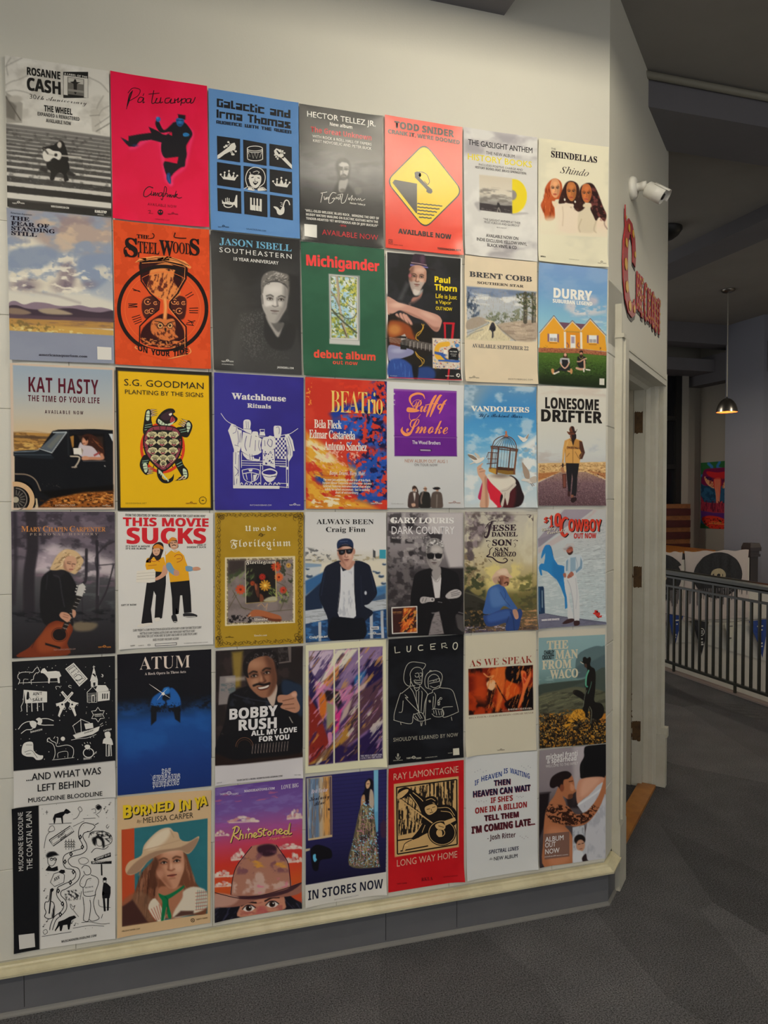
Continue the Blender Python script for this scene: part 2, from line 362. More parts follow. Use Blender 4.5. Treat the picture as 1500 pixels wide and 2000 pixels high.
def banner(x0, x1, cx, cz, r, label, seed):
    t = thing('record_banner', ((x0 + x1) / 2, 5.63, 0.99), label, 'banner', None)
    rg = random.Random(seed); NX, NZ = 18, 24; top, bot = 1.005, 0.36
    yy = lambda x, z: 5.636 - 0.008 * math.sin((x - x0) * 23 + seed) * (top - z) / 0.6 - 0.004 * math.sin(x * 60) 
    def xx(u, z): return x0 + (x1 - x0) * u + (0.012 * (0.5 - u) * 2) * math.sin((top - z) * 9)
    v = []; f = []
    for j in range(NZ + 1):
        for i in range(NX + 1):
            z = top - (top - bot) * j / NZ + (-0.006 * math.sin(i * 1.1 + seed) if j == 0 else 0); x = xx(i / NX, z); v.append((x, yy(x, z), z))
    n = len(v); v += [(a, b + 0.003, c) for a, b, c in v]
    for j in range(NZ):
        for i in range(NX):
            q = (j * (NX + 1) + i, j * (NX + 1) + i + 1, (j + 1) * (NX + 1) + i + 1, (j + 1) * (NX + 1) + i); f.append(q); f.append(tuple(k + n for k in q[::-1]))
    MB().add(v, f, True).build('cloth', m_cloth, t, fix=False)
    def disc(rad, d, m, name, r0=0.0):
        mb = MB(); vs = []; fs = []; RN = 8
        for k in range(RN + 1):
            q = r0 + (rad - r0) * k / RN
            for a in range(48):
                x = cx + q * math.cos(a * math.pi / 24); z = cz + q * math.sin(a * math.pi / 24) * 0.785
                vs.append((x, yy(x, z) - d, z))
        for k in range(RN):
            for a in range(48):
                b = (a + 1) % 48
                c = [vs[k * 48 + a], vs[k * 48 + b], vs[(k + 1) * 48 + b], vs[(k + 1) * 48 + a]]
                if all(x0 + 0.004 < p[0] < x1 - 0.004 and p[2] < 1.0 for p in c): fs.append((k * 48 + a, k * 48 + b, (k + 1) * 48 + b, (k + 1) * 48 + a))
        mb.add(vs, fs, True); return mb.build(name, m, t, fix=False)
    disc(r, 0.003, m_print, 'printed_record'); disc(r * 0.30, 0.0045, m_lab, 'printed_label', 0.02)
    for k in range(26):
        x = x0 + 0.03 + (x1 - x0 - 0.06) * k / 25; z1 = 0.655; L = rg.uniform(0.03, 0.16); ww = rg.uniform(0.004, 0.011)
        MB().add([(x - ww, yy(x, z1) - 0.004, z1), (x + ww, yy(x, z1) - 0.004, z1), (x + ww * 0.5, yy(x, z1 - L) - 0.004, z1 - L), (x - ww * 0.5, yy(x, z1 - L) - 0.004, z1 - L)], [(0, 1, 2, 3)]).build('ink_drip', m_drip, t)
    return t
banner(4.19, 4.555, 4.30, 0.775, 0.275, 'white cloth printed with a black record, half hidden by the door casing', 2)
banner(4.580, 5.308, 4.952, 0.775, 0.276, 'white cloth printed with a whole black record beside the newel post', 5)

# pennants strung on the stair wall, and the long pale board behind them
lb = MB(); lb.sweep([(4.0, 0.36), (5.58, 0.30), (5.58, -0.075), (4.75, 0.175), (4.0, 0.20)], [lambda a, b: Vector((a, 5.648, b - 0.02)), lambda a, b: Vector((a, 5.640, b - 0.02))])
tag(lb.build('paper_sheet', mat('pale_paper', 'd6d3ca', 0.7, noise=(6, 0.25, 'c4c3bc'))), 'long pale printed paper sheet on stair wall behind the pennants', 'sheet')
PZ = [(4.16, 0.470), (4.38, 0.440), (4.543, 0.413), (4.645, 0.385), (4.828, 0.345), (5.05, 0.330), (5.287, 0.335), (5.517, 0.345), (5.75, 0.36)]
tag(MB().tube([(x, 5.61, z + 0.002) for x, z in PZ], 0.002, 5).build('pennant_string', m_black), 'thin black string holding up the row of pennants', 'string')
m_pb = mat('blue_pennant', '1d3f8c', 0.5); m_pk = mat('black_pennant', '121218', 0.5); m_pw = mat('white_pennant', 'cfccbd', 0.6)
def pennant(xa, za, xb, zb, xt, zt, m, label, mark, inv):
    t = thing('pennant', ((xa + xb) / 2, 5.60, (za + zb) / 2), label, 'pennant', 'pennants on the stair string')
    P = lambda u, v: Vector((xa + (xb - xa) * u + (xt - (xa + xb) / 2) * v + (0.5 - u) * (xb - xa) * v, 0, za + (zb - za) * u + (zt - (za + zb) / 2) * v))
    y = lambda p: 5.602 - 0.006 * math.sin(p.x * 40)
    v = []; f = []
    for j in range(9):
        for i in range(5):
            p = P(i / 4, j / 8); v.append((p.x, y(p), p.z))
    f = [(j * 5 + i, j * 5 + i + 1, j * 5 + i + 6, j * 5 + i + 5) for j in range(8) for i in range(4)]
    v += [(a, b + 0.0015, c) for a, b, c in v]; f += [tuple(k + 45 for k in q[::-1]) for q in f]
    MB().add(v, f).build('flag', m, t, fix=False)
    for (u, vv, w, h) in mark:
        p = P(u, vv); MB().box((p.x - w, y(p) - 0.003, p.z - h), (p.x + w, y(p) - 0.002, p.z + h)).build('lettering', inv, t)
    return t
BL = [(0.5, 0.16, 0.035, 0.006), (0.35, 0.30, 0.012, 0.006), (0.62, 0.27, 0.008, 0.006), (0.5, 0.62, 0.013, 0.008), (0.5, 0.70, 0.012, 0.006)]
t = pennant(4.38, 0.44, 4.543, 0.413, 4.439, 0.138, m_pb, 'blue pennant nearest the door casing', BL, m_white)
k = pennant(4.645, 0.38, 4.828, 0.341, 4.74, 0.057, m_pk, 'black pennant with a white round emblem', [(0.5, 0.55, 0.012, 0.006), (0.45, 0.66, 0.02, 0.006), (0.5, 0.72, 0.022, 0.007)], m_white)
em = MB(); c = Vector((4.737, 5.594, 0.258))
ring = [(0.036, 0.0), (0.036, 0.0012), (0.029, 0.0012), (0.029, 0.0)]; em.lathe(ring, c + Vector((0, 0.002, 0)), (0, -1, 0), 28)
for q in (-0.012, 0.0, 0.012): em.box((c.x - 0.014, c.y, c.z + q - 0.003), (c.x + 0.016, c.y + 0.001, c.z + q + 0.003))
em.box((c.x - 0.016, c.y, c.z - 0.015), (c.x - 0.010, c.y + 0.001, c.z + 0.015)); em.build('emblem', m_white, k)
pennant(5.005, 0.332, 5.135, 0.331, 5.06, 0.09, m_pw, 'white pennant between the black one and the far blue one', [(0.5, 0.15, 0.02, 0.005), (0.5, 0.62, 0.012, 0.007)], m_drip)
pennant(5.287, 0.328, 5.517, 0.341, 5.455, -0.028, m_pb, 'blue pennant at the right, by the frame edge', BL, m_white)

# furniture beyond the balustrade
WARP[0] = False
tb = thing('wooden_counter', (5.3, 7.0, 0), 'pale wooden counter top beyond the record banners', 'counter')
MB().box((4.5, 6.3, 0.905), (5.50, 7.15, 0.95)).build('counter_top', m_wood, tb); MB().box((4.55, 6.35, 0.0), (5.45, 7.1, 0.905)).build('cabinet', m_bare, tb)
st = thing('striped_panel', (5.4, 7.31, 0), 'wooden panel of dark red and tan slats under the dark window', 'panel')
m_sr = mat('dark_red_slat', '4a1716', 0.6, noise=(20, 0.2, '3a1210')); m_st = mat('tan_slat', '8a5a33', 0.6, noise=(20, 0.2, '704423'))
zz = 0.02; k = 0
while zz < 1.40:
    h = 0.085 if k % 2 == 0 else 0.055
    MB().box((4.9, 7.30 - (0.004 if k % 2 else 0.012), zz + 0.001), (6.0, 7.33, zz + h - 0.001)).build('slat', m_sr if k % 2 == 0 else m_st, st); zz += h; k += 1

# ---------------------------------------------------------------- pendant lamps
m_dome = mat('brushed_nickel', '8f8a84', 0.28, metal=1.0, bump=(30, 0.1, 0.001)); m_dome_in = mat('dome_lining', 'e8d8b8', 0.5)
m_cord = mat('pale_cord', 'b5b0a4', 0.6)
def dome_lamp(x, y, zrim, R, zc, label, glow, power, colour):
    t = thing('pendant_lamp', (x, y, zrim), label, 'lamp')
    k = 1.25 if R < 0.12 else 1.0; prof = [(r * R, h * R * k) for r, h in ((0.10, 1.12), (0.34, 1.05), (0.62, 0.86), (0.84, 0.56), (0.96, 0.25), (1, 0))]
    inn = [(r * 0.965, h * 0.965) for r, h in prof][::-1]
    MB().lathe(prof, (x, y, zrim), n=36).build('shade', m_dome, t)
    MB().lathe([(R, 0.0)] + inn, (x, y, zrim), n=36).build('shade_lining', m_dome_in, t)
    MB().lathe([(0.001, R * k + R * .3), (R * 0.05, R * k + R * .28), (R * 0.07, R * k + R * .12), (R * 0.12, R * 1.10 * k), (0.001, R * 1.09 * k)], (x, y, zrim), n=20).build('cap', m_dome, t)
    if zc - zrim > R * 1.5:
        MB().tube([(x, y, zrim + R * k + R * .26), (x, y, zc - 0.02)], 0.0045, 8).build('cord', m_cord, t)
    MB().lathe([(0.001, -0.03), (0.03, -0.028), (0.055, -0.018), (0.062, -0.006), (0.062, 0.0), (0.001, 0.0)], (x, y, zc), n=24).build('canopy', m_dome, t)
    b = MB().lathe([(0.001, R * 0.34), (R * 0.20, R * 0.38), (R * 0.29, R * 0.52), (R * 0.26, R * 0.66), (R * 0.15, R * 0.8), (R * 0.12, R * 0.92), (0.001, R * 0.94)], (x, y, zrim), n=20)
    b.build('bulb', mat('bulb_glow', colour, 0.5, emit=(colour, glow)), t)
    if power:
        lt = bpy.data.lights.new('bulb_light', 'POINT'); lt.energy = power; lt.color = lin(hx(colour)); lt.shadow_soft_size = R * 0.16
        lo = bpy.data.objects.new('bulb_light', lt); COL.objects.link(lo); lo.parent = t; lo.location = (0, 0, R * 0.02)
    return t
dome_lamp(5.02, 5.62, EYE + 0.762, 0.094, CEIL, 'nickel dome pendant lamp glowing orange over the stair opening', 8.0, 1.5, 'ff7a2e')
# recessed fitting half hidden behind the wall end
rf = thing('ceiling_light', (3.44, 4.46, CEIL), 'small dark round ceiling fitting by the end of the wall', 'lamp')
MB().lathe([(0.11, 0.0), (0.11, -0.015), (0.085, -0.05), (0.05, -0.075), (0.001, -0.08)], (3.44, 4.46, CEIL), n=24).build('housing', m_black, rf)

# ---------------------------------------------------------------- security camera
pc = dw(0.372, 0, EYE + 1.255); N = -NIN
sc_ = thing('security_camera', pc, 'white bullet security camera on an arm above the painted sign', 'camera')
MB().lathe([(0.001, 0.0), (0.046, 0.0), (0.046, 0.012), (0.040, 0.022), (0.030, 0.026), (0.001, 0.026)], pc, N, 30).build('mount_plate', m_white, sc_)
j = pc + N * 0.060
MB().lathe([(0.017, 0.024), (0.016, 0.042), (0.018, 0.043), (0.018, 0.062), (0.001, 0.064)], pc, N, 20).build('arm', m_white, sc_)
ax = (_r * 0.80 + _d * 0.62 - _f * 0.35).normalized(); b0_ = j + _d * 0.012 + _r * 0.002
MB().tube([j, b0_ + ax * 0.012], 0.012, 12).build('knuckle', m_white, sc_)
MB().lathe([(0.0008, 0.0000), (0.0255, 0.0000), (0.0306, 0.0051), (0.0314, 0.0425), (0.0319, 0.0442), (0.0314, 0.0459), (0.0314, 0.0782), (0.0281, 0.0799), (0.0255, 0.0748), (0.0008, 0.0748)], b0_, ax, 32).build('body', m_white, sc_)
MB().lathe([(0.0008, 0.0756), (0.0136, 0.0756), (0.0119, 0.0799), (0.0008, 0.0808)], b0_, ax, 20).build('lens', m_black, sc_)
v = _r.cross(ax); sd = (-_d * 0.55 + _r * 0.6 - ax * (-_d * 0.55 + _r * 0.6).dot(ax)).normalized(); sb = ax.cross(sd)
hood = MB(); hv = []
for h in (0.025, 0.092):
    for k in range(13):
        a = -1.25 + 2.5 * k / 12
        hv.append(b0_ + ax * h + (sd * math.cos(a) + sb * math.sin(a)) * 0.035)
for h in (0.025, 0.092):
    for k in range(13):
        a = -1.25 + 2.5 * k / 12
        hv.append(b0_ + ax * h + (sd * math.cos(a) + sb * math.sin(a)) * 0.033)
hf = [(k, k + 1, 14 + k, 13 + k) for k in range(12)] + [(26 + k, 39 + k, 40 + k, 27 + k) for k in range(12)] + [(13 + k, 14 + k, 40 + k, 39 + k) for k in range(12)] + [(k, 26 + k, 27 + k, k + 1) for k in range(12)] + [(0, 13, 39, 26), (12, 38, 51, 25)]
hood.add(hv, hf, True).build('sun_hood', m_white, sc_)

# ---------------------------------------------------------------- painted wooden letters over the door
sg = thing('wall_sign', dw(0.6, 0, EYE + 0.85), 'red letters with yellow dots spelling CHECKOUT over the doorway', 'sign')
m_red = mat('sign_red', 'a8232c', 0.45); m_yel = mat('sign_yellow', 'd9a93a', 0.45); m_shd = mat('sign_black', '191417', 0.5)
ns = [0]
def stroke_board(path, wd, dots, skew=0.0):
    """one letter: strokes (t,z) as a board with a black drop board behind and yellow dots on it"""
    def ribbon(pts, w_):
        L = []; R_ = []
        for i, p in enumerate(pts):
            a = pts[max(i - 1, 0)]; b = pts[min(i + 1, len(pts) - 1)]; d = Vector((b[0] - a[0], b[1] - a[1])).normalized(); n = Vector((-d.y, d.x)); ww = w_[i] if isinstance(w_, list) else w_
            L.append((p[0] + n.x * ww / 2, p[1] + n.y * ww / 2)); R_.append((p[0] - n.x * ww / 2, p[1] - n.y * ww / 2))
        return L, R_
    red = MB(); blk = MB(); yel = MB()
    for pts in path:
        ns[0] += 1
        for mb, off, d0, th_, k in ((blk, (0.010, -0.012), -0.0025, 0.0025, 1.12), (red, (0, 0), -0.007 - 0.0003 * (ns[0] % 5), 0.0035, 1.0)):
            w_ = [q * k for q in wd] if isinstance(wd, list) else wd * k
            L, R_ = ribbon(pts, w_); n = len(pts); vs = []
            for d in (d0, d0 + th_):
                for q in L + R_: vs.append(dw(q[0] + off[0], d, EYE + q[1] + off[1]))
            fs = [(i, i + 1, n + i + 1, n + i) for i in range(n - 1)] + [(2*n + i, 3*n + i, 3*n + i + 1, 2*n + i + 1) for i in range(n - 1)]
            fs += [(i, 2*n + i, 2*n + i + 1, i + 1) for i in range(n - 1)] + [(n + i, n + i + 1, 3*n + i + 1, 3*n + i) for i in range(n - 1)] + [(0, n, 3*n, 2*n), (n - 1, 3*n - 1, 4*n - 1, 2*n - 1)]
            mb.add(vs, fs)
        tot = sum(math.dist(pts[i], pts[i+1]) for i in range(len(pts) - 1)); nd = max(1, int(tot / dots)); 
        for q in range(nd):
            s_ = (q + 0.5) / nd * tot
            for i in range(len(pts) - 1):
                l_ = math.dist(pts[i], pts[i+1])
                if s_ <= l_: break
                s_ -= l_
            f_ = s_ / l_; pt = (pts[i][0] + (pts[i+1][0] - pts[i][0]) * f_, pts[i][1] + (pts[i+1][1] - pts[i][1]) * f_)
            ww = (wd[i] if isinstance(wd, list) else wd) * 0.27; ang = math.atan2(pts[i+1][1] - pts[i][1], pts[i+1][0] - pts[i][0])
            ring_ = [(pt[0] + math.cos(a) * ww * 1.0 * math.cos(ang) - math.sin(a) * ww * math.sin(ang), pt[1] + math.cos(a) * ww * 1.0 * math.sin(ang) + math.sin(a) * ww * math.cos(ang)) for a in [2 * math.pi * k / 10 for k in range(10)]]
            yel.poly(ring_, 0.001, lambda a, b, d: dw(a, -0.0095 - d, EYE + b))
    lt = red.build('letter', m_red, sg); blk.build('letter_shadow', m_shd, lt)
    yel.build('letter_dots', m_yel, lt)['kind'] = 'stuff'
    return lt
def arc(cx, cz, rx, rz, a0, a1, n=14): return [(cx + rx * math.cos(math.radians(a0 + (a1 - a0) * k / n)), cz + rz * math.sin(math.radians(a0 + (a1 - a0) * k / n))) for k in range(n + 1)]
Cp = [(0.415, 0.955), (0.422, 1.00), (0.405, 1.055), (0.365, 1.085), (0.32, 1.085), (0.28, 1.05), (0.255, 0.99), (0.25, 0.92), (0.258, 0.86), (0.285, 0.80), (0.33, 0.765), (0.38, 0.758), (0.425, 0.775), (0.445, 0.80)]
stroke_board([Cp], [0.05, 0.06, 0.06, 0.055, 0.06, 0.07, 0.085, 0.09, 0.088, 0.08, 0.068, 0.06, 0.056, 0.05], 0.078)
stroke_board([[(0.262, 1.05), (0.245, 1.10), (0.243, 1.145)]], [0.022, 0.014, 0.005], 0.05)
zb, zt = 0.785, 0.935; lw_ = 0.026
def LX(k): return 0.485 + k * 0.083
stroke_board([[(LX(0), zb), (LX(0), zt + .01)], [(LX(0) + .045, zb), (LX(0) + .045, zt + .01)], [(LX(0), .86), (LX(0) + .045, .86)]], lw_, 0.034)
stroke_board([[(LX(1), zb), (LX(1), zt)], [(LX(1), zt), (LX(1) + .045, zt)], [(LX(1), .86), (LX(1) + .036, .86)], [(LX(1), zb), (LX(1) + .045, zb)]], lw_, 0.034)
stroke_board([arc(LX(2) + .026, .86, .026, .075, 55, 305)], lw_, 0.034)
stroke_board([[(LX(3), zb), (LX(3), zt)], [(LX(3) + .05, zt), (LX(3) + .006, .865)], [(LX(3) + .012, .875), (LX(3) + .052, zb)]], lw_, 0.034)
stroke_board([arc(LX(4) + .03, .86, .028, .075, 90, 450, 20)], lw_, 0.034)
stroke_board([[(LX(5), zt)] + arc(LX(5) + .026, .825, .026, .042, 180, 360) + [(LX(5) + .052, zt)]], lw_, 0.034)
stroke_board([[(LX(6) + .026, zb - .008), (LX(6) + .026, zt)], [(LX(6) - .004, zt), (LX(6) + .056, zt)]], lw_, 0.034)
# ---------------------------------------------------------------- out of frame: added fill lamps, and the wall tube
def fill_lamp(x, y, zrim, power, R=0.17, cut=0.165):
    t = dome_lamp(x, y, zrim, R, CEIL, LAMP_LABEL, 10.0, 0, LAMP_COL)
    lamp('POINT', 'bulb_light', (0, 0, R * cut), power, LAMP_COL, 0.02).parent = t
    return t
tf = thing('tube_light', (0.5 * (TUBE[0] + TUBE[1]), TUBE[2], TUBE[3]), 'white fluorescent tube fitting hung in front of the poster wall', 'lamp')
hs = MB(); hs.sweep([(-0.13, 0.0), (-0.13, 0.012), (-0.05, 0.05), (0.05, 0.05), (0.13, 0.012), (0.13, 0.0), (0.126, 0.0), (0.126, 0.010), (0.048, 0.044), (-0.048, 0.044), (-0.126, 0.010), (-0.126, 0.0)],
    [lambda a, b: Vector((TUBE[0] - 0.03, TUBE[2] + a, TUBE[3] + b)), lambda a, b: Vector((TUBE[1] + 0.03, TUBE[2] + a, TUBE[3] + b))], cap=False); hs.build('reflector', m_white, tf)
ends = MB(); [ends.box((x - 0.004, TUBE[2] - 0.13, TUBE[3] - 0.004), (x + 0.004, TUBE[2] + 0.13, TUBE[3] + 0.05)) for x in (TUBE[0] - 0.03, TUBE[1] + 0.03)]; ends.build('end_cap', m_white, tf)
MB().tube([(TUBE[0], TUBE[2], TUBE[3] + TUBE_UP), (TUBE[1], TUBE[2], TUBE[3] + TUBE_UP)], 0.013, 12).build('tube', mat('tube_glow', LAMP_COL, 0.5, emit=(LAMP_COL, WALL_POWER)), tf)
for x in (TUBE[0] + 0.05, TUBE[1] - 0.05): MB().tube([(x, TUBE[2], TUBE[3] + 0.05), (x, TUBE[2], CEIL)], 0.004, 6).build('hanger', m_white, tf)
for (x, y), pw, wh in FILL_LAMPS: LAMP_LABEL = 'added nickel dome fill lamp ' + wh; fill_lamp(x, y, EYE + 1.60, pw, 0.17, 0.2)

# ---------------------------------------------------------------- poster printing
def _m(name, rough, coat, bumpy):
    m = NT(name); b = m.b; at = m.n('VertexColor', _layer_name='print'); m.l(at.outputs['Color'], b.inputs['Base Color'])
    b.inputs['Roughness'].default_value = rough; b.inputs['Specular IOR Level'].default_value = coat
    tc = m.n('TexCoord'); nz = m.n('TexNoise', Scale=7.0, Detail=2.0); m.l(tc.outputs['Object'], nz.inputs['Vector'])
    bp = m.n('Bump', Strength=bumpy, Distance=0.02); m.l(nz.outputs['Fac'], bp.inputs['Height']); m.l(bp.outputs['Normal'], b.inputs['Normal']); return m.m
M_GLOSS = _m('glossy_poster_print', 0.30, 0.5, 0.10); M_SATIN = _m('satin_poster_print', 0.50, 0.22, 0.08); M_MATT = _m('matt_poster_print', 0.75, 0.12, 0.06)

CROP = {'Z':(1180,750,.21333),'A':(0,100,410/1500),'B':(400,160,.24),'C':(745,215,310/1500),'D':(1040,260,160/1185),'E':(0,400,.28),'F':(400,440,.24),'G':(745,475,310/1500),'H':(1040,500,160/1231),'I':(10,700,410/1500),'J':(410,720,350/1500),'K':(745,735,310/1500),'L':(1040,740,160/1231),'M':(10,985,415/1500),'N':(410,985,350/1500),'O':(745,985,310/1500),'P':(1040,980,160/1231),'Q':(10,1260,415/1500),'R':(410,1245,355/1500),'S':(745,1225,315/1500),'T':(1040,1215,160/1255),'U':(10,1540,415/1500),'V':(410,1490,355/1500),'W':(745,1450,455/1500)}

# typefaces: the built-in sans plus the serif, script, blackletter and bold alphabets of its symbol fallbacks
_ALPH = {'B': (0x1D5D4, 0x1D5EE, 0x1D7EC), 'R': (0x1D400, 0x1D41A, 0x1D7CE), 'r': (0x1D400, 0x1D41A, 0x1D7CE), 'C': (0x1D4D0, 0x1D4EA, None), 'c': (0x1D4D0, 0x1D4EA, None),
         'F': (0x1D56C, 0x1D586, None), 'i': (0x1D434, 0x1D44E, 0x1D7CE), 'I': (0x1D468, 0x1D482, 0x1D7CE), 'J': (0x1D63C, 0x1D656, 0x1D7EC)}
_OFF = {'r': -0.012, 'c': -0.010, 'l': -0.012}
_BOLD = {'H': 0.024, 'S': 0.010, 'K': 0.018}
_DIA = {'é': 'e', 'ñ': 'n', 'á': 'a'}
def glyphs(s, f):
    a = _ALPH.get({'H': 'B', 'K': 'R', 'S': 's'}.get(f, f))
    if not a: return s
    r = ''
    for ch in s:
        if f in 'iI' and ch == 'h' and f == 'i': r += '\u210e'
        elif 'A' <= ch <= 'Z': r += chr(a[0] + ord(ch) - 65)
        elif 'a' <= ch <= 'z': r += chr(a[1] + ord(ch) - 97)
        elif ch.isdigit() and a[2]: r += chr(a[2] + ord(ch) - 48)
        else: r += ch
    return r
TEXTS = []
def text_obj(s, f, sp):
    c = bpy.data.curves.new('t', 'FONT'); c.body = glyphs(s, f); c.offset = _OFF.get(f, 0); c.resolution_u = 2; c.space_character = sp
    o = bpy.data.objects.new('t', c); COL.objects.link(o); return o

def vnoise(x, y, seed, octv=4, gain=0.5):
    """value noise, fractal, 0..1"""
    rg = np.random.RandomState(seed); T = rg.rand(64, 64); out = np.zeros_like(x); amp = 1.0; tot = 0
    for o in range(octv):
        xi = np.floor(x).astype(int); yi = np.floor(y).astype(int); fx = x - xi; fy = y - yi
        fx = fx * fx * (3 - 2 * fx); fy = fy * fy * (3 - 2 * fy)
        g = lambda a, b: T[(a) % 64, (b) % 64]
        out += amp * ((g(xi, yi) * (1 - fx) + g(xi + 1, yi) * fx) * (1 - fy) + (g(xi, yi + 1) * (1 - fx) + g(xi + 1, yi + 1) * fx) * fy)
        tot += amp; amp *= gain; x = x * 2.03 + 17.3; y = y * 2.03 + 5.7
    return out / tot
def nums(s): 
    a = np.array([float(q) for q in s.replace(',', ' ').split()]) if isinstance(s, str) else np.asarray(s, float).ravel()
    return a.reshape(-1, 2)
def spline(p, closed, k=5):
    n = len(p)
    if n < 3: return p
    if closed: q = np.vstack([p[-1], p, p[0], p[1]])
    else: q = np.vstack([2 * p[0] - p[1], p, 2 * p[-1] - p[-2]])
    out = []
    for i in range(n if closed else n - 1):
        a, b, c, d = q[i], q[i+1], q[i+2], q[i+3]
        for t in np.arange(k) / k:
            out.append(0.5 * (2*b + (c - a) * t + (2*a - 5*b + 4*c - d) * t * t + (3*b - a - 3*c + d) * t ** 3))
    if not closed: out.append(p[-1])
    return np.array(out)
POSTERS = []
class Po:
    """one poster: a grid sheet whose vertices carry the printed colours, plus crisp ink shapes and lettering lying on it.
    Positions are given in pixels of an enlargement of the photograph, and carried onto the wall through the camera."""
    PO, PH, PN = Vector((0, WALL_Y, 0)), Vector((1, 0, 0)), Vector((0, -1, 0))     # the wall it hangs on: origin, rightwards, out of the wall
    def __init__(s, row, crop, pts, label, bg='fff', res=100, gloss=1, white=1.0):
        s.row = row; s.cx, s.cy, s.k = CROP[crop]; s.label = label; s.gloss = gloss; s.w = white; s.res = res
        s.c = np.array([s.wall(x, y) for x, y in nums(pts)])          # TL TR BR BL in wall metres
        nx = res; ny = int(res * 1.5); s.nx, s.ny = nx, ny
        u, v = np.meshgrid(np.arange(nx + 1) / nx, np.arange(ny + 1) / ny); s.u, s.v = u, v
        P = s.uv2w(u, v); s.W = P
        Rm = np.array([_r, _d, _f]); X = (np.array(s.PO) + P[..., :1] * np.array(s.PH) + P[..., 1:] * np.array((0, 0, 1)) - np.array((0, 0, EYE))) @ Rm.T
        s.gx = (750 + FOC * X[..., 0] / X[..., 2] - s.cx) / s.k; s.gy = (1000 + FOC * X[..., 1] / X[..., 2] - s.cy) / s.k
        s.cell = (s.gx[ny // 2, -1] - s.gx[ny // 2, 0]) / nx
        X0, Y0 = s.gx[0, 0], s.gy[0, 0]; s.gu = X0 + u * (s.gx[0, -1] - X0); s.gv = Y0 + v * (s.gy[-1, 0] - Y0)
        s.im = np.empty(u.shape + (3,)); s.im[:] = hx(bg); s.vec = []; s.txt = []; s.lay = 0
        POSTERS.append(s)
    def wall(s, x, y): return s.hit(np.array([ray(s.cx + x * s.k, s.cy + y * s.k)]))[0]
    def hit(s, D):
        n, E = np.array(s.PN), np.array((0, 0, EYE)); P = E + D * (((np.array(s.PO) - E) @ n) / (D @ n))[:, None]; return np.stack([(P - np.array(s.PO)) @ np.array(s.PH), P[:, 2]], 1)
    def uv2w(s, u, v):
        u = np.asarray(u)[..., None]; v = np.asarray(v)[..., None]; a, b, c, d = s.c
        return (a * (1 - u) + b * u) * (1 - v) + (d * (1 - u) + c * u) * v
    def uvs(s, P):
        """enlargement pixels -> position on the sheet (bilinear, inverted by Newton steps), for an array of points"""
        P = np.asarray(P, float).reshape(-1, 2); D = np.stack([(s.cx + P[:, 0] * s.k - 750) / FOC, (s.cy + P[:, 1] * s.k - 1000) / FOC, np.ones(len(P))], 1) @ np.array([_r, _d, _f])
        q = s.hit(D); u = np.full(len(P), .5); v = u.copy(); a, b, c, d = s.c
        for _ in range(4):
            f = s.uv2w(u, v) - q; du = (b - a) * (1 - v)[:, None] + (c - d) * v[:, None]; dv = (d - a) * (1 - u)[:, None] + (c - b) * u[:, None]
            det = du[:, 0] * dv[:, 1] - du[:, 1] * dv[:, 0]; u = u - (f[:, 0] * dv[:, 1] - f[:, 1] * dv[:, 0]) / det; v = v - (du[:, 0] * f[:, 1] - du[:, 1] * f[:, 0]) / det
        return np.stack([u, v], 1)
    def uv(s, x, y): return tuple(s.uvs([(x, y)])[0])
    # ---- soft painting on the sheet grid
    def _mix(s, m, col, sl=None):
        m = m[..., None]; t = s.im if sl is None else s.im[sl]; t[:] = t * (1 - m) + hx(col) * m
    def _sl(s, x0, y0, x1, y1):
        k = (s.gx >= x0) & (s.gx <= x1) & (s.gy >= y0) & (s.gy <= y1); r = np.where(k.any(1))[0]; c = np.where(k.any(0))[0]
        if not len(r) or not len(c): return None
        return slice(r[0], r[-1] + 1), slice(c[0], c[-1] + 1)
    def _edge(s, p, x, y, closed=True):
        d2 = np.full(x.shape, 1e18); ins = np.zeros(x.shape, bool); n = len(p)
        for i in range(n if closed else n - 1):
            a = p[i]; b = p[(i + 1) % n]; e = b - a; L = e @ e
            if L < 1e-9: continue
            t = np.clip(((x - a[0]) * e[0] + (y - a[1]) * e[1]) / L, 0, 1)
            d2 = np.minimum(d2, (x - a[0] - t * e[0]) ** 2 + (y - a[1] - t * e[1]) ** 2)
            if closed: ins ^= ((a[1] > y) != (b[1] > y)) & (x < e[0] * (y - a[1]) / (e[1] if e[1] else 1e-9) + a[0])
        return np.sqrt(d2), ins
    def mask(s, pts, soft=0, sm=0):
        p = nums(pts)
        if sm: p = spline(p, True, 4)
        w = max(soft, s.cell * 0.6) + 1e-6; sl = s._sl(p[:, 0].min() - w * 2, p[:, 1].min() - w * 2, p[:, 0].max() + w * 2, p[:, 1].max() + w * 2)
        if sl is None: return None, None
        d, ins = s._edge(p, s.gx[sl], s.gy[sl]); q = np.clip(0.5 + np.where(ins, d, -d) / (2 * w), 0, 1); return q * q * (3 - 2 * q), sl
    def P(s, col, pts, soft=0, a=1, sm=0):
        m, sl = s.mask(pts, soft, sm)
        if sl: s._mix(m * a, col, sl)
        return s
    def Q(s, col, pts, soft=0, a=1): return s.P(col, pts, soft, a, 1)
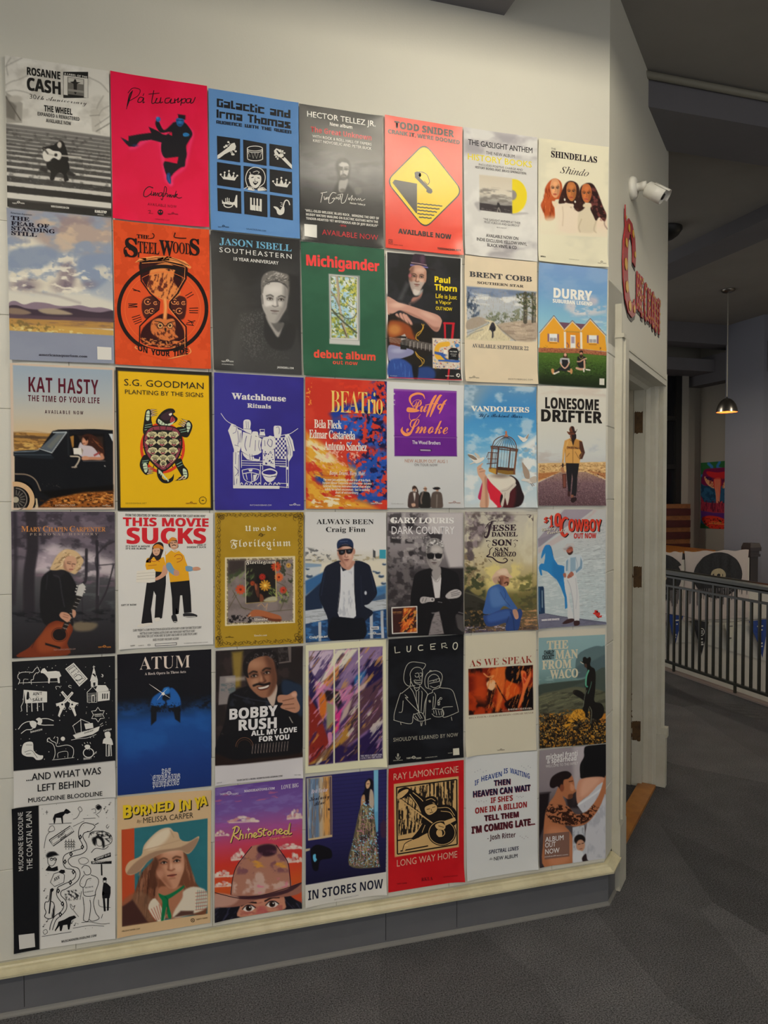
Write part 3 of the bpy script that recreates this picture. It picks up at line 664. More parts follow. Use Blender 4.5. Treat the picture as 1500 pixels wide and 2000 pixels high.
    def E(s, col, cx, cy, rx, ry, soft=0, a=1, rot=0):
        t = math.radians(rot); m = max(rx, ry) + 2 * soft + s.cell * 2; sl = s._sl(cx - m, cy - m, cx + m, cy + m)
        if sl is None: return s
        x = s.gx[sl] - cx; y = s.gy[sl] - cy; X = x * math.cos(t) + y * math.sin(t); Y = -x * math.sin(t) + y * math.cos(t)
        r = np.sqrt((X / rx) ** 2 + (Y / ry) ** 2) + 1e-9; d = (1 - r) * min(rx, ry); w = max(soft, s.cell * 0.6); q = np.clip(0.5 + d / (2 * w), 0, 1); s._mix(q * q * (3 - 2 * q) * a, col, sl); return s
    def L(s, col, w, pts, soft=0, a=1, sm=1):
        p = nums(pts)
        if sm: p = spline(p, False, 4)
        k = max(soft, s.cell * 0.6); m = w + 2 * k; sl = s._sl(p[:, 0].min() - m, p[:, 1].min() - m, p[:, 0].max() + m, p[:, 1].max() + m)
        if sl is None: return s
        d, _ = s._edge(p, s.gx[sl], s.gy[sl], False); q = np.clip(0.5 + (w / 2 - d) / (2 * k), 0, 1); s._mix(q * a, col, sl); return s
    def G(s, spec, pts=None, ax='y', a=1):
        """gradient 'pos col pos col ...' along y (or x), inside pts if given"""
        q = spec.split(); t = [float(k) for k in q[::2]]; c = np.array([hx(k) for k in q[1::2]])
        if pts is None: sl = (slice(None), slice(None)); m = np.ones(s.gx.shape)
        else:
            m, sl = s.mask(pts)
            if sl is None: return s
        g = (s.gv if ax == 'y' else s.gu)[sl]; col = np.stack([np.interp(g, t, c[:, k]) for k in range(3)], -1); m = m[..., None] * a; s.im[sl] = s.im[sl] * (1 - m) + col * m; return s
    def N(s, col, sx, sy, lo, hi, a=1, pts=None, seed=1, octv=4, rot=0, soft=0, sm=0):
        """mottle: blends col in where noise runs from lo to hi"""
        if pts is None: sl = (slice(None), slice(None)); m = 1.0
        else:
            m, sl = s.mask(pts, soft, sm)
            if sl is None: return s
        x, y = s.gx[sl], s.gy[sl]; t = math.radians(rot); X = x * math.cos(t) + y * math.sin(t); Y = -x * math.sin(t) + y * math.cos(t)
        n = vnoise(X / sx + seed * 3.7, Y / sy + seed * 1.9, seed, octv); q = np.clip((n - lo) / (hi - lo), 0, 1); s._mix(q * q * (3 - 2 * q) * m * a, col, sl); return s
    def H(s, col, y0, y1, x0=-1e9, x1=1e9, soft=0, a=1):
        """band square to the sheet: y measured down its left edge, x along its top edge"""
        k = max(soft, s.cell * 0.6); q = lambda d: np.clip(0.5 + d / (2 * k), 0, 1)
        s._mix(q(s.gv - y0) * q(y1 - s.gv) * q(s.gu - x0) * q(x1 - s.gu) * a, col); return s
    # ---- crisp ink
    def _z(s): s.lay += 1; return s.lay
    def V(s, col, pts, sm=0, hole=None):
        p = nums(pts)
        if sm: p = spline(p, True, 5)
        s.vec.append((p, None, hx(col), s._z())); return s
    def S(s, col, w, pts, sm=1, closed=0, taper=0):
        p = nums(pts)
        if sm: p = spline(p, bool(closed), 5)
        if closed: p = np.vstack([p, p[:1]])
        d = np.gradient(p, axis=0); d /= np.linalg.norm(d, axis=1, keepdims=True) + 1e-9; n = np.stack([-d[:, 1], d[:, 0]], 1)
        if closed: n[0] = n[-1] = (n[0] + n[-1]) / 2
        t = np.linspace(0, 1, len(p)); ww = w / 2 * (np.sin(math.pi * np.clip(t, 0.04, 0.96)) ** taper if taper else np.ones(len(p)))
        a = p + n * ww[:, None]; b = p - n * ww[:, None]; k = len(p)
        s.vec.append((np.vstack([a, b]), [(i, i + 1, k + i + 1, k + i) for i in range(k - 1)], hx(col), s._z())); return s
    def D(s, col, cx, cy, rx, ry=None, n=20):
        t = np.arange(n) * 2 * math.pi / n; return s.V(col, np.stack([cx + rx * np.cos(t), cy + (ry or rx) * np.sin(t)], 1))
    def O(s, col, w, cx, cy, rx, ry=None, n=32, a0=0, a1=360):
        t = np.radians(np.linspace(a0, a1, n)); return s.S(col, w, np.stack([cx + rx * np.cos(t), cy + (ry or rx) * np.sin(t)], 1), 0)
    def B(s, col, x0, y0, x1, y1): return s.V(col, [(x0, y0), (x1, y0), (x1, y1), (x0, y1)])
    vt = ()
    def T(s, txt, f, col, x0, y0, x1, h, y1=None, sp=1.0, skew=0):
        """lettering: baseline from x0,y0 to x1; cap height h"""
        o = text_obj(txt, f, sp); u0, v0 = s.uv(x0, y0); uh, vh = s.uv(x0, y0 - h)
        if y1 is None:                             # stay on the poster's own horizontal
            u1, v1 = s.uv(x1, y0); u1, _ = s.uv(x1, y0 + (v0 - v1) / max(1e-6, s.uv(x1, y0 + 10)[1] - v1) * 10); v1 = v0
        else: u1, v1 = s.uv(x1, y1)
        s.txt.append((o, (u0, v0), (u1, v1), abs(v0 - vh), hx(col), s._z(), skew, _BOLD.get(f, 0))); return s
    # ---- sheet relief: a few millimetres of bow, waves and lifting corners
    def relief(s, u, v):
        rg = random.Random(s.row * 31 + int(s.c[0][0] * 100)); a, b, c = rg.uniform(0, 6), rg.uniform(0.6, 1.6), rg.uniform(0, 6)
        z = 0.0012 * (1 + np.sin(4.2 * v + a)) + 0.0008 * (1 + np.sin(5 * u * b + c))
        for (cu, cv) in ((0, 0), (1, 0), (0, 1), (1, 1)):
            k = rg.choice([0, 0, 1, 1.5, 2.5]) * (1.4 if cv else 0.6); r = np.maximum(0, 1 - np.hypot((u - cu) * 0.65, v - cv) / 0.16); z = z + 0.003 * k * r * r
        return z + 0.0008 + 0.0011 * (6 - s.row)
    def finish(s):
        c0 = s.c.mean(0); O0 = s.PO + s.PH * float(c0[0]) + Vector((0, 0, float(c0[1])))
        def pt(u, v, lift):
            P = s.uv2w(u, v); return (P[..., :1] - c0[0]) * np.array(s.PH) + (s.relief(u, v) + lift)[..., None] * np.array(s.PN) + (P[..., 1:] - c0[1]) * np.array((0, 0, 1))
        nx, ny = s.nx, s.ny; V_ = pt(s.u, s.v, 0.0).reshape(-1, 3); i = np.arange((ny + 1) * (nx + 1)).reshape(ny + 1, nx + 1)
        F_ = np.stack([i[:-1, :-1], i[1:, :-1], i[1:, 1:], i[:-1, 1:]], -1).reshape(-1, 4)
        K = np.clip(lin(np.clip(s.im.reshape(-1, 3), 0, 1)) * s.w, 0, 0.92)
        m = (M_MATT, M_SATIN, M_GLOSS)[s.gloss]
        def link(name, verts, faces, cols, par=None):
            if par:                                    # every ink face looks into the room
                q = np.stack([verts @ np.array(s.PH), verts[:, 2]], 1); A3 = np.array([t[:3] for t in faces]); a, b, c = (q[A3[:, k]] for k in range(3)); ar = (b[:, 0] - a[:, 0]) * (c[:, 1] - a[:, 1]) - (b[:, 1] - a[:, 1]) * (c[:, 0] - a[:, 0])
                faces = [t if r >= 0 else t[::-1] for t, r in zip(faces, ar)]
            me = bpy.data.meshes.new(name); 
            if isinstance(faces, np.ndarray):
                me.vertices.add(len(verts)); me.vertices.foreach_set('co', verts.astype(np.float32).ravel()); me.loops.add(faces.size); me.loops.foreach_set('vertex_index', faces.astype(np.int32).ravel())
                me.polygons.add(len(faces)); me.polygons.foreach_set('loop_start', np.arange(len(faces), dtype=np.int32) * 4); me.update(calc_edges=True)
            else: me.from_pydata(verts.tolist(), [], faces)
            at = me.color_attributes.new('print', 'FLOAT_COLOR', 'POINT'); at.data.foreach_set('color', np.hstack([cols, np.ones((len(cols), 1))]).astype(np.float32).ravel())
            me.materials.append(m); me.polygons.foreach_set('use_smooth', [True] * len(me.polygons)); me.update()
            o = bpy.data.objects.new(name, me); COL.objects.link(o)
            if par: o.parent = par; o['kind'] = 'stuff'
            else: o.location = O0
            return o
        sheet = link('poster', V_, F_, K); tag(sheet, s.label, 'poster', None)
        ls = min(2.6e-5, 9e-4 / max(1, s.lay)); LF = lambda z: 0.00035 + ls * z
        if s.vec:
            vs, fs, cs = [], [], []; n0 = 0
            for p, f, col, z in s.vec:
                if f is None:
                    f = [tuple(t) for t in tessellate_polygon([[Vector((a, b, 0)) for a, b in p]])]; ext = np.ptp(p, axis=0)
                    if ext.max() > 60:               # large areas are cut up so that they follow the sheet
                        bm = bmesh.new(); bv = [bm.verts.new((a, b, 0)) for a, b in p]
                        for t in f:
                            try: bm.faces.new([bv[k] for k in t])
                            except ValueError: pass
                        for ax in (0, 1):
                            for q in np.arange(p[:, ax].min() + 40, p[:, ax].max(), 40):
                                bmesh.ops.bisect_plane(bm, geom=bm.verts[:] + bm.edges[:] + bm.faces[:], plane_co=(q, q, 0), plane_no=(1 - ax, ax, 0))
                        bm.verts.index_update(); p = np.array([(w_.co.x, w_.co.y) for w_ in bm.verts]); f = [tuple(w_.index for w_ in q.verts) for q in bm.faces]; bm.free()
                uvs = np.clip(s.uvs(p), 0.0, 1.0)
                # orient towards the room
                vs.append(pt(uvs[:, 0], uvs[:, 1], LF(z))); k = f[0]; A, B_, C_ = (vs[-1][k[j]] for j in range(3))
                fs += [tuple(q + n0 for q in t) for t in f]; cs.append(np.tile(np.clip(lin(col) * s.w, 0, .92), (len(p), 1))); n0 += len(p)
            link('picture', np.vstack(vs), fs, np.vstack(cs), sheet)
        if s.txt:
            vs, fs, cs = [], [], []; n0 = 0
            for o, (u0, v0), (u1, v1), h, col, z, skew, bo in s.txt:
                co, tf = TM[o.name]; n = len(co)
                if not n: continue
                if bo:                                # heavy weights: the glyphs laid four times, a hair apart
                    co = np.vstack([co[:, :2] + (a * bo, b * bo * .6) for a in (-1, 1) for b in (-1, 1)]); tf = [tuple(q + n * k for q in t_) for k in range(4) for t_ in tf]; n *= 4
                x, y = co[:, 0], co[:, 1]
                x = x + skew * y; xa, xb = x.min(), x.max(); t = (x - xa) / (xb - xa); cap = CAPH
                u = u0 + (u1 - u0) * t; v = v0 + (v1 - v0) * t - h * y / cap
                vs.append(pt(u, v, LF(z) + 0.00012 + (np.repeat(np.arange(4), n // 4) * 6e-6 if bo else 0))); fs += [tuple(q + n0 for q in t_) for t_ in tf]; cs.append(np.tile(np.clip(lin(col) * s.w, 0, .92), (n, 1))); n0 += n
            for o, (u0, v0), (u1, v1), w_, col, z in s.vt:   # lettering that climbs the sheet
                co, tf = TM[o.name]; t = (co[:, 0] - co[:, 0].min()) / np.ptp(co[:, 0]); u = u0 + (u1 - u0) * t - w_ * co[:, 1] / CAPH; v = v0 + (v1 - v0) * t
                vs.append(pt(u, v, LF(z))); fs += [tuple(q + n0 for q in t_) for t_ in tf]; cs.append(np.tile(np.clip(lin(col) * s.w, 0, .92), (len(co), 1))); n0 += len(co)
            link('lettering', np.vstack(vs), fs, np.vstack(cs), sheet)
        return sheet
def face(p, cx, cy, s, rot=0, skin='c89878', dark='7a5040', hi='eccbb0', side=1, turn=0, brow='3a2a20', lip='a05a50', beard=None, ba=.8, eyes=1, glass=None, smile=0, ch=1.45):
    """a printed portrait: cx,cy midway between the eyes, s half the face width in enlargement pixels; side=+1 shades the right"""
    c, n = math.cos(math.radians(rot)), math.sin(math.radians(rot)); T_ = turn * .22
    F = lambda *q: [(cx + s * (x * c - y * n), cy + s * (x * n + y * c)) for x, y in zip(q[::2], q[1::2])]
    f1 = lambda x, y: F(x, y)[0]
    p.Q(skin, F(-.98, -.2, -.93, -.8, -.45, -1.22, .35, -1.25, .93, -.8, .98, -.2, .92, .55, .66, 1.1, .25 + T_ * .6, ch, -.25 + T_ * .6, ch, -.66, 1.1, -.92, .55), s * .06)
    x0 = side * .28 + T_
    p.Q(dark, F(x0 + side * .25, -1.1, side * 1.0, -.7, side * .98, .5, side * .6, 1.15, side * .15 + T_, ch - .05, x0 + side * .12, .9, x0 + side * .3, .2), s * .22, .62)
    p.E(hi, *f1(-side * .45 + T_, .42), s * .26, s * .3, s * .2, .65).E(hi, *f1(-side * .2 + T_, -.72), s * .5, s * .26, s * .22, .55)
    if beard: p.Q(beard, F(-.9, .5, -.62, .62, -.35 + T_, .52, T_, .64, .35 + T_, .52, .66, .6, .9, .45, .68, 1.12, .25 + T_, ch + .05, -.25 + T_, ch + .05, -.7, 1.1), s * .12, ba)
    for k in (-1, 1):
        x = k * .42 + T_
        p.Q(dark, F(x - .27, -.08, x, -.2, x + .27, -.08, x + .2, .12, x - .2, .12), s * .1, .6)
        p.L(brow, s * .11, F(x - k * .22, -.2, x, -.29, x + k * .27, -.2), s * .04, .85)
        if eyes and not glass: p.E('e6ddd2', *f1(x, .0), s * .16, s * .062, s * .03, .85).E('1a1412', *f1(x + turn * .03, .0), s * .075, s * .075, s * .03).L('1c1412', s * .05, F(x - .2, .01, x, -.085, x + .2, .01), s * .02)
        elif not glass: p.L('2a1a14', s * .06, F(x - .18, .0, x, .05, x + .18, .0), s * .03)
    p.L(dark, s * .1, F(T_ + side * .1, -.1, T_ + side * .15, .3, T_ + side * .2, .46), s * .07, .7).E(hi, *f1(T_ - side * .02, .3), s * .07, s * .18, s * .06, .6).L(dark, s * .08, F(T_ - .2, .5, T_, .57, T_ + .2, .5), s * .05, .85)
    if smile:
        p.Q('4a1c18', F(T_ - .42, .76, T_, .8, T_ + .42, .76, T_ + .24, 1.0, T_ - .24, 1.0), s * .05).Q('efe8dc', F(T_ - .36, .8, T_, .83, T_ + .36, .8, T_ + .22, .93, T_ - .22, .93), s * .03)
    else:
        p.Q(lip, F(T_ - .3, .87, T_, .8, T_ + .3, .87, T_, 1.0), s * .05).L('3a1c18', s * .045, F(T_ - .3, .87, T_, .885, T_ + .3, .87), s * .025).L(dark, s * .08, F(T_ - .16, 1.08, T_ + .16, 1.08), s * .06, .5)
    if glass:
        for k in (-1, 1): p.Q(glass, F(k * .42 + T_ - .34, -.17, k * .42 + T_ + .34, -.17, k * .42 + T_ + .29, .18, k * .42 + T_ - .29, .18), s * .04)
        p.L(glass, s * .08, F(-.95, -.14, .95, -.14), s * .03)
    return F
# ================================================================ posters, first (top) row
def tigers(p, x, y, w, col):
    """the small paw-and-name mark at the foot of many sheets: two short words either side of a little emblem"""
    h = w * 0.10
    p.T('THIRTY', 'B', col, x, y, x + w * .38, h); p.T('TIGERS', 'B', col, x + w * .62, y, x + w, h)
    p.O(col, w * .03, x + w * .5, y - h * 1.2, w * .11, w * .085, 14); p.D(col, x + w * .46, y - h * 1.2, w * .03, n=8); p.D(col, x + w * .54, y - h * 1.2, w * .03, n=8)

p = Po(1, 'A', '38,38 780,155 797,1192 57,1118', 'black and white poster of a woman with a guitar seated on wide stone steps', 'dedbd2', 130)
p.N('aeaaa0', 90, 70, .45, .8, .5, seed=3).N('eeece4', 120, 100, .5, .7, .8, '100,60 780,160 780,560 150,500', seed=8, soft=60)
for q in ('40,120 120,80 160,60', '45,250 90,225 130,215 200,185', '45,300 110,288 180,300 235,320', '60,180 50,110 80,60', '740,330 700,400 690,470 720,520', '780,400 730,430 690,500', '640,200 720,240 775,300'): p.L('8f8b82', 7, q, 5, .6)
p.P('a5a198', '45,300 165,380 160,520 48,520', 6).P('77736b', '45,330 120,400 110,500 48,480', 10).L('5c5850', 7, '42,330 150,500', 3).P('c9c5bb', '650,440 705,430 720,600 660,580', 5).L('8a867d', 5, '645,470 712,465').L('6c685f', 6, '690,580 790,520', 3).L('8a867d', 4, '680,545 790,470')
p.E('bdb9af', 115, 350, 50, 25, 8).E('c2beb4', 678, 440, 34, 18, 5)
ys = [520, 548, 573, 600, 628, 655, 680, 708, 740, 780, 822, 870, 938, 1015, 1066]
for i, y in enumerate(ys[:-1]):
    yn = ys[i + 1]; t = i / 13
    d = 0.47 - 0.25 * t; l = 0.60 + 0.24 * t; sp = 0.25 + 0.36 * t
    p.H((l, l * .985, l * .95), y, yn, soft=2); p.H((d, d * .98, d * .95), y + (yn - y) * sp * .62, yn, soft=3)
p.H('1d1b1a', 1066, 1300); p.N('262422', 30, 20, .5, .75, .4, '48,560 795,640 797,1130 52,1060', seed=5); p.N('d8d5cc', 14, 10, .66, .8, .25, '48,700 795,780 797,1100 52,1030', seed=9)
p.H('d6d3ca', 1018, 1056, soft=2).H('24221f', 968, 1012, soft=2).H('cfccc3', 940, 962, soft=2)
# guitarist
p.Q('171514', '380,680 420,655 455,662 480,720 492,790 470,800 400,800 340,770 305,700 330,690', 3).Q('141211', '345,800 470,780 500,850 480,890 495,930 462,938 455,890 420,880 400,900 388,930 360,925 365,870 340,840', 3).P('2a2826', '300,830 345,850 340,880 280,860', 8).P('2a2826', '490,860 545,890 530,905 480,890', 5)
p.E('1a1716', 436, 690, 30, 42, 4).E('cbc5bb', 428, 678, 15, 22, 3).Q('e3dfd5', '308,735 345,703 385,720 430,728 442,755 425,785 385,770 350,795 318,785', 2).E('2b2826', 402, 750, 12, 12, 2).L('cfcabf', 9, '440,755 580,768').L('59554f', 12, '318,705 345,740', 3).L('b9b4aa', 10, '355,745 385,752', 3)
p.B('1b1a19', 455, 160, 632, 345); p.V('d4d1c8', '458,184 630,208 630,345 458,322').V('6b6862', '485,195 603,212 603,345 485,325').V('bebbb2', '490,200 598,215 598,250 490,235').V('23211f', '500,232 528,228 535,212 545,213 550,232 580,236 553,245 552,300 545,318 538,318 530,300 528,245')
p.V('8d8a83', '490,280 600,295 600,310 490,296').V('1b1a19', '490,318 600,332 600,343 490,329')
p.T('A LABEL OF THE', 'B', 'd8d5cc', 462, 180, 626, 13)
p.T('ROSANNE', 'H', '161514', 196, 178, 435, 52).T('CASH', 'H', '161514', 196, 286, 438, 86).T('30th Anniversary', 'c', '2e2c29', 215, 348, 622, 34, 395).T('THE WHEEL', 'H', '1a1918', 318, 438, 520, 42).T('EXPANDED & REMASTERED', 'B', '1a1918', 272, 468, 570, 25).T('AVAILABLE NOW', 'B', '1a1918', 332, 516, 511, 25)
p.T('WWW.ROSANNECASH.COM', 'B', 'e8e6de', 368, 1124, 496, 14).T('RUMBLESTRIP', 'H', 'e8e6de', 680, 1162, 765, 18).T('RECORDS', 'B', 'cfccc4', 700, 1180, 745, 7); tigers(p, 92, 1098, 88, 'e8e6de')

p = Po(1, 'A', '790,155 1478,260 1493,1267 808,1204', 'hot pink poster of a man in a black suit doing a high kick', 'e60a42', 120)
p.N('f0144e', 200, 260, .4, .7, .7, seed=2).E('f83a6a', 1150, 690, 180, 260, 120, .25)
p.L('ff5c9a', 26, '935,700 975,690 1060,640 1140,640 1165,780 1180,880 1195,930 1225,955', 10, .45).L('ff5c9a', 22, '1345,560 1375,600 1350,700 1320,830 1240,900 1220,960', 10, .45).L('ff5c9a', 20, '1125,480 1145,560 1200,590 1240,520', 10, .35)
K = '15131c'
p.P(K, '865,625 900,640 918,650 920,615 1000,600 1080,590 1062,548 1125,575 1160,600 1205,610 1230,590 1235,650 1260,760 1180,770 1155,660 1080,640 1000,650 965,690 925,690 900,668', 1)
p.Q(K, '1112,510 1130,500 1170,570 1220,535 1245,515 1310,515 1345,545 1375,600 1350,650 1330,690 1335,745 1325,790 1320,830 1290,840 1245,875 1220,905 1195,900 1175,850 1175,795 1275,765 1180,770 1150,700 1170,620 1220,585 1150,590 1115,545', 1)
p.P('e60a42', '1180,772 1275,762 1265,810 1178,792', 1).P('e60a42', '1205,600 1228,585 1228,612', 1)
p.P(K, '1270,460 1325,468 1325,500 1275,492', 1).Q('1d5f9e', '1260,490 1310,495 1312,525 1290,548 1265,535', 1).E('2c86c8', 1285, 510, 12, 16, 3, .7).L('0f1b33', 5, '1265,503 1305,505').L('0f1b33', 4, '1275,535 1300,535').E('1d5f9e', 1131, 495, 17, 18, 2).E('2f8ccc', 1126, 487, 8, 8, 2).Q('2b8ad0', '1308,600 1325,592 1350,600 1345,615 1312,616', 1).L('16437a', 3, '1315,605 1345,607')
p.Q('1a3f78', '1195,880 1215,880 1222,940 1212,955 1190,920', 1).L('3d7ac2', 4, '1200,890 1212,940').P('22283c', '868,628 905,645 900,665', 1).E('2a3f74', 965, 680, 20, 8, 6, .7)
for t, c in (('Pa', None),): p.S('1a0a12', 8, '905,420 930,345 950,290', 1, 0, .5)
p.S('1a0a12', 8, '950,290 925,330 905,425', 1, 0, .4).S('1a0a12', 5, '915,310 950,275 1000,285 990,325 945,355 920,368').S('1a0a12', 6, '1030,345 1000,340 985,372 1010,372 1028,345 1022,378 1035,372').S('1a0a12', 5, '1030,312 1022,330')
p.S('1a0a12', 6, '1100,290 1085,375 1105,378 1125,345').S('1a0a12', 5, '1062,318 1140,310').S('1a0a12', 6, '1120,345 1112,378 1140,375 1150,340 1146,378 1165,372')
p.S('1a0a12', 6, '1215,345 1185,350 1180,378 1205,378 1225,350 1218,380 1245,376 1250,348 1246,378 1255,376').S('1a0a12', 6, '1250,365 1268,355 1275,345 1270,378 1292,362 1300,350 1290,400').S('1a0a12', 6, '1298,358 1325,350 1320,378 1298,380').S('1a0a12', 6, '1362,350 1335,355 1335,380 1355,375 1366,350 1362,382 1380,375 1395,340')
p.S('1a0a12', 6, '1095,985 1065,975 1035,1000 1028,1040 1050,1045 1085,1020').S('1a0a12', 5, '1085,1005 1080,1035 1095,1030 1100,1012 1098,1040 1112,1015 1112,1040 1128,1018 1128,1042').S('1a0a12', 5, '1160,1018 1140,1020 1135,1042 1152,1040 1162,1018 1160,1044 1180,1035 1190,990 1178,975 1170,1020 1160,1068 1150,1060').S('1a0a12', 5, '1175,1028 1195,1025 1195,1048 1210,1030 1210,1050 1222,1030 1222,1052 1238,1034 1240,1052').S('1a0a12', 5, '1260,1005 1245,1052 1268,1028 1252,1038 1275,1056 1300,1052')
p.S('1a0a12', 4, '1085,982 1092,978')
p.T('AVAILABLE NOW', 's', '7a0a26', 1056, 1108, 1262, 20, sp=1.2).D('1a0a12', 1146, 1158, 20, 20).D('e60a42', 1138, 1155, 5).D('e60a42', 1154, 1155, 5).S('4a0a1a', 3, '1058,1148 1075,1145 1068,1165').T('MALA', 's', '6a0a22', 1062, 1168, 1095, 8).T('CIMAFUNK.COM', 's', '8a0a2a', 1108, 1210, 1210, 9); tigers(p, 1198, 1174, 74, '4a0a1a')

p = Po(1, 'B', '28,62 758,182 770,1285 48,1208', 'blue poster with nine black squares of white instruments and crowns', '5b8cc8', 60)
p.N('6696d0', 300, 300, .35, .7, .6, seed=4)
K = '17171c'; Wt = 'e4e2da'
def px(t, x0, y0, w, h, th, slope):
    """squarish block capitals drawn as strokes on a 3x5 raster"""
    G_ = {'G': '111 100 101 101 111', 'a': '000 111 001 111 111', 'l': '10 10 10 10 11', 'c': '000 111 100 100 111', 't': '10 11 10 10 11', 'i': '1 0 1 1 1', 'n': '000 111 101 101 101', 'd': '001 001 111 101 111', 'I': '1 1 1 1 1', 'r': '000 111 100 100 100',
          'm': '00000 11111 10101 10101 10101', 'T': '111 010 010 010 010', 'h': '100 100 111 101 101', 'o': '000 111 101 101 111', 's': '000 111 110 011 111', 'U': '101 101 101 101 111', 'D': '111 101 101 101 111', 'E': '111 100 111 100 111', 'N': '111 101 101 101 101', 'C': '111 100 100 100 111',
          'W': '10101 10101 10101 10101 11111', 'H': '101 101 111 101 101', 'Q': '111 101 101 111 001', 'A': '111 101 101 111 101', ' ': '00 00 00 00 00'}
    tot = sum(len(G_[c].split()[0]) + 0.45 for c in t); k = w / tot; x = x0
    for c in t:
        rows = G_[c].split(); n = len(rows[0])
        for r, row in enumerate(rows):
            q = 0
            while q < n:
                if row[q] == '1':
                    e = q
                    while e < n and row[e] == '1': e += 1
                    xa, xb = x + q * k - k * .05, x + e * k + k * .05; ya, yb = y0 + r * h / 5, y0 + (r + 1.06) * h / 5
                    f = lambda X_, Y_: (X_, Y_ + slope * (X_ - x0)); p.V(K, [f(xa, ya), f(xb, ya), f(xb, yb), f(xa, yb)]); q = e
                else: q += 1
        x += (n + .45) * k
px('Galactic and', 97, 146, 603, 66, 1, .158); px('Irma Thomas', 95, 234, 605, 66, 1, .152); px('AUDIENCE WITH THE QUEEN', 93, 322, 611, 26, 1, .138)
SQ = [(97, 448, 285, 475, 285, 664, 101, 636), (310, 480, 498, 514, 500, 692, 313, 662), (523, 513, 704, 538, 706, 718, 523, 690), (98, 660, 290, 690, 290, 877, 100, 848), (313, 692, 500, 715, 503, 900, 315, 870), (525, 718, 707, 742, 708, 928, 526, 902), (100, 870, 293, 900, 296, 1082, 104, 1058), (316, 898, 505, 925, 507, 1110, 320, 1084), (527, 927, 712, 952, 714, 1134, 529, 1106)]
for q in SQ: p.V(K, q)
p.V(Wt, '101,636 101,606 170,556 195,535 215,512 240,505 252,535 245,560 205,575 160,598 120,628')
for a, b, c, d in ((200, 520, 172, 528), (185, 535, 158, 540), (205, 515, 190, 500), (215, 570, 232, 600), (230, 562, 250, 575), (205, 575, 222, 600)): p.S(Wt, 5, [(a, b), (c, d)], 0).D(Wt, c, d, 9, 8, 10)
p.O(Wt, 6, 405, 553, 62, 20).S(Wt, 6, '343,553 345,630').S(Wt, 6, '467,560 468,640').O(Wt, 6, 407, 632, 62, 20, 24, 0, 180).O(Wt, 5, 405, 566, 61, 20, 24, 0, 180)
p.S(Wt, 4, '350,580 365,620 378,585 392,632 405,590 418,634 432,588 444,628 460,582', 0)
p.V(Wt, '560,570 578,550 605,560 632,590 640,612 706,685 706,716 690,700 618,630 590,612 565,592')
for a, b, c, d in ((585, 555, 612, 566), (600, 562, 630, 572), (610, 575, 645, 588), (568, 590, 568, 604), (580, 603, 578, 620), (595, 615, 590, 635)): p.S(Wt, 4, [(a, b), (c, d)], 0).D(Wt, c, d, 8, 7, 10)
p.V(K, '575,565 590,567 612,592 600,600')
for ox, oy in ((0, 0), (425, 55)):
    p.V(Wt, [(x + ox, y + oy) for x, y in nums('125,765 150,785 158,750 178,782 195,742 214,785 235,758 238,790 262,775 242,812 150,800')])
    for x, y in ((128, 762), (160, 745), (195, 734), (234, 752), (262, 772)): p.D(Wt, x + ox, y + oy, 8, 8, 10)
# singer's face
p.S(Wt, 6, '345,860 330,800 345,740 380,710 420,706 465,725 488,775 480,830 450,858 438,868', 1).V(Wt, '360,770 380,762 400,768 430,765 455,780 452,830 425,868 400,872 372,850 358,810', 1).V(K, '375,785 395,780 395,788 378,793').V(K, '425,785 445,790 443,797 426,793').V(K, '390,822 420,820 432,826 412,848 398,842', 1).V(Wt, '396,824 424,824 420,831 402,831').S(K, 3, '408,795 402,812 414,814').S(Wt, 5, '315,880 350,862 390,872 400,895').S(Wt, 5, '430,878 470,868 500,890').V(Wt, '352,866 380,872 398,896 345,888').V(Wt, '425,880 468,872 495,892 430,898').S(Wt, 4, '352,800 370,760 362,742').S(Wt, 4, '390,745 420,735 440,745 430,755')
# bugle, piano keys, saxophone
p.V(Wt, '138,965 150,985 200,995 238,985 252,930 262,930 262,1032 252,1032 240,1010 200,1008 150,1000 140,1000').O(Wt, 8, 190, 1008, 36, 22).S(Wt, 6, '168,990 168,955').S(Wt, 6, '182,990 182,950').S(Wt, 6, '196,992 196,955')
for x, y in ((366, 950), (388, 953), (413, 956), (438, 960)): p.V(Wt, [(x, y), (x + 22, y + 3), (x + 22, y + 105), (x, y + 100)])
for x, y in ((380, 950), (404, 953), (430, 957)): p.V(K, [(x, y), (x + 14, y + 2), (x + 14, y + 62), (x, y + 60)])
p.S(Wt, 9, '688,1010 678,980 660,970 645,985 635,1020 622,1055', 1).V(Wt, '555,1025 570,1022 590,1030 610,1050 625,1030 640,1020 645,1050 638,1078 612,1092 588,1080 578,1050', 1)
for x, y in ((612, 990), (618, 1005), (610, 1018)): p.S(Wt, 4, [(x, y), (x + 18, y + 6)], 0)
p.T('GALACTICFUNK.COM', 's', '22324e', 335, 1210, 495, 12); tigers(p, 105, 1192, 90, '1c2a44')

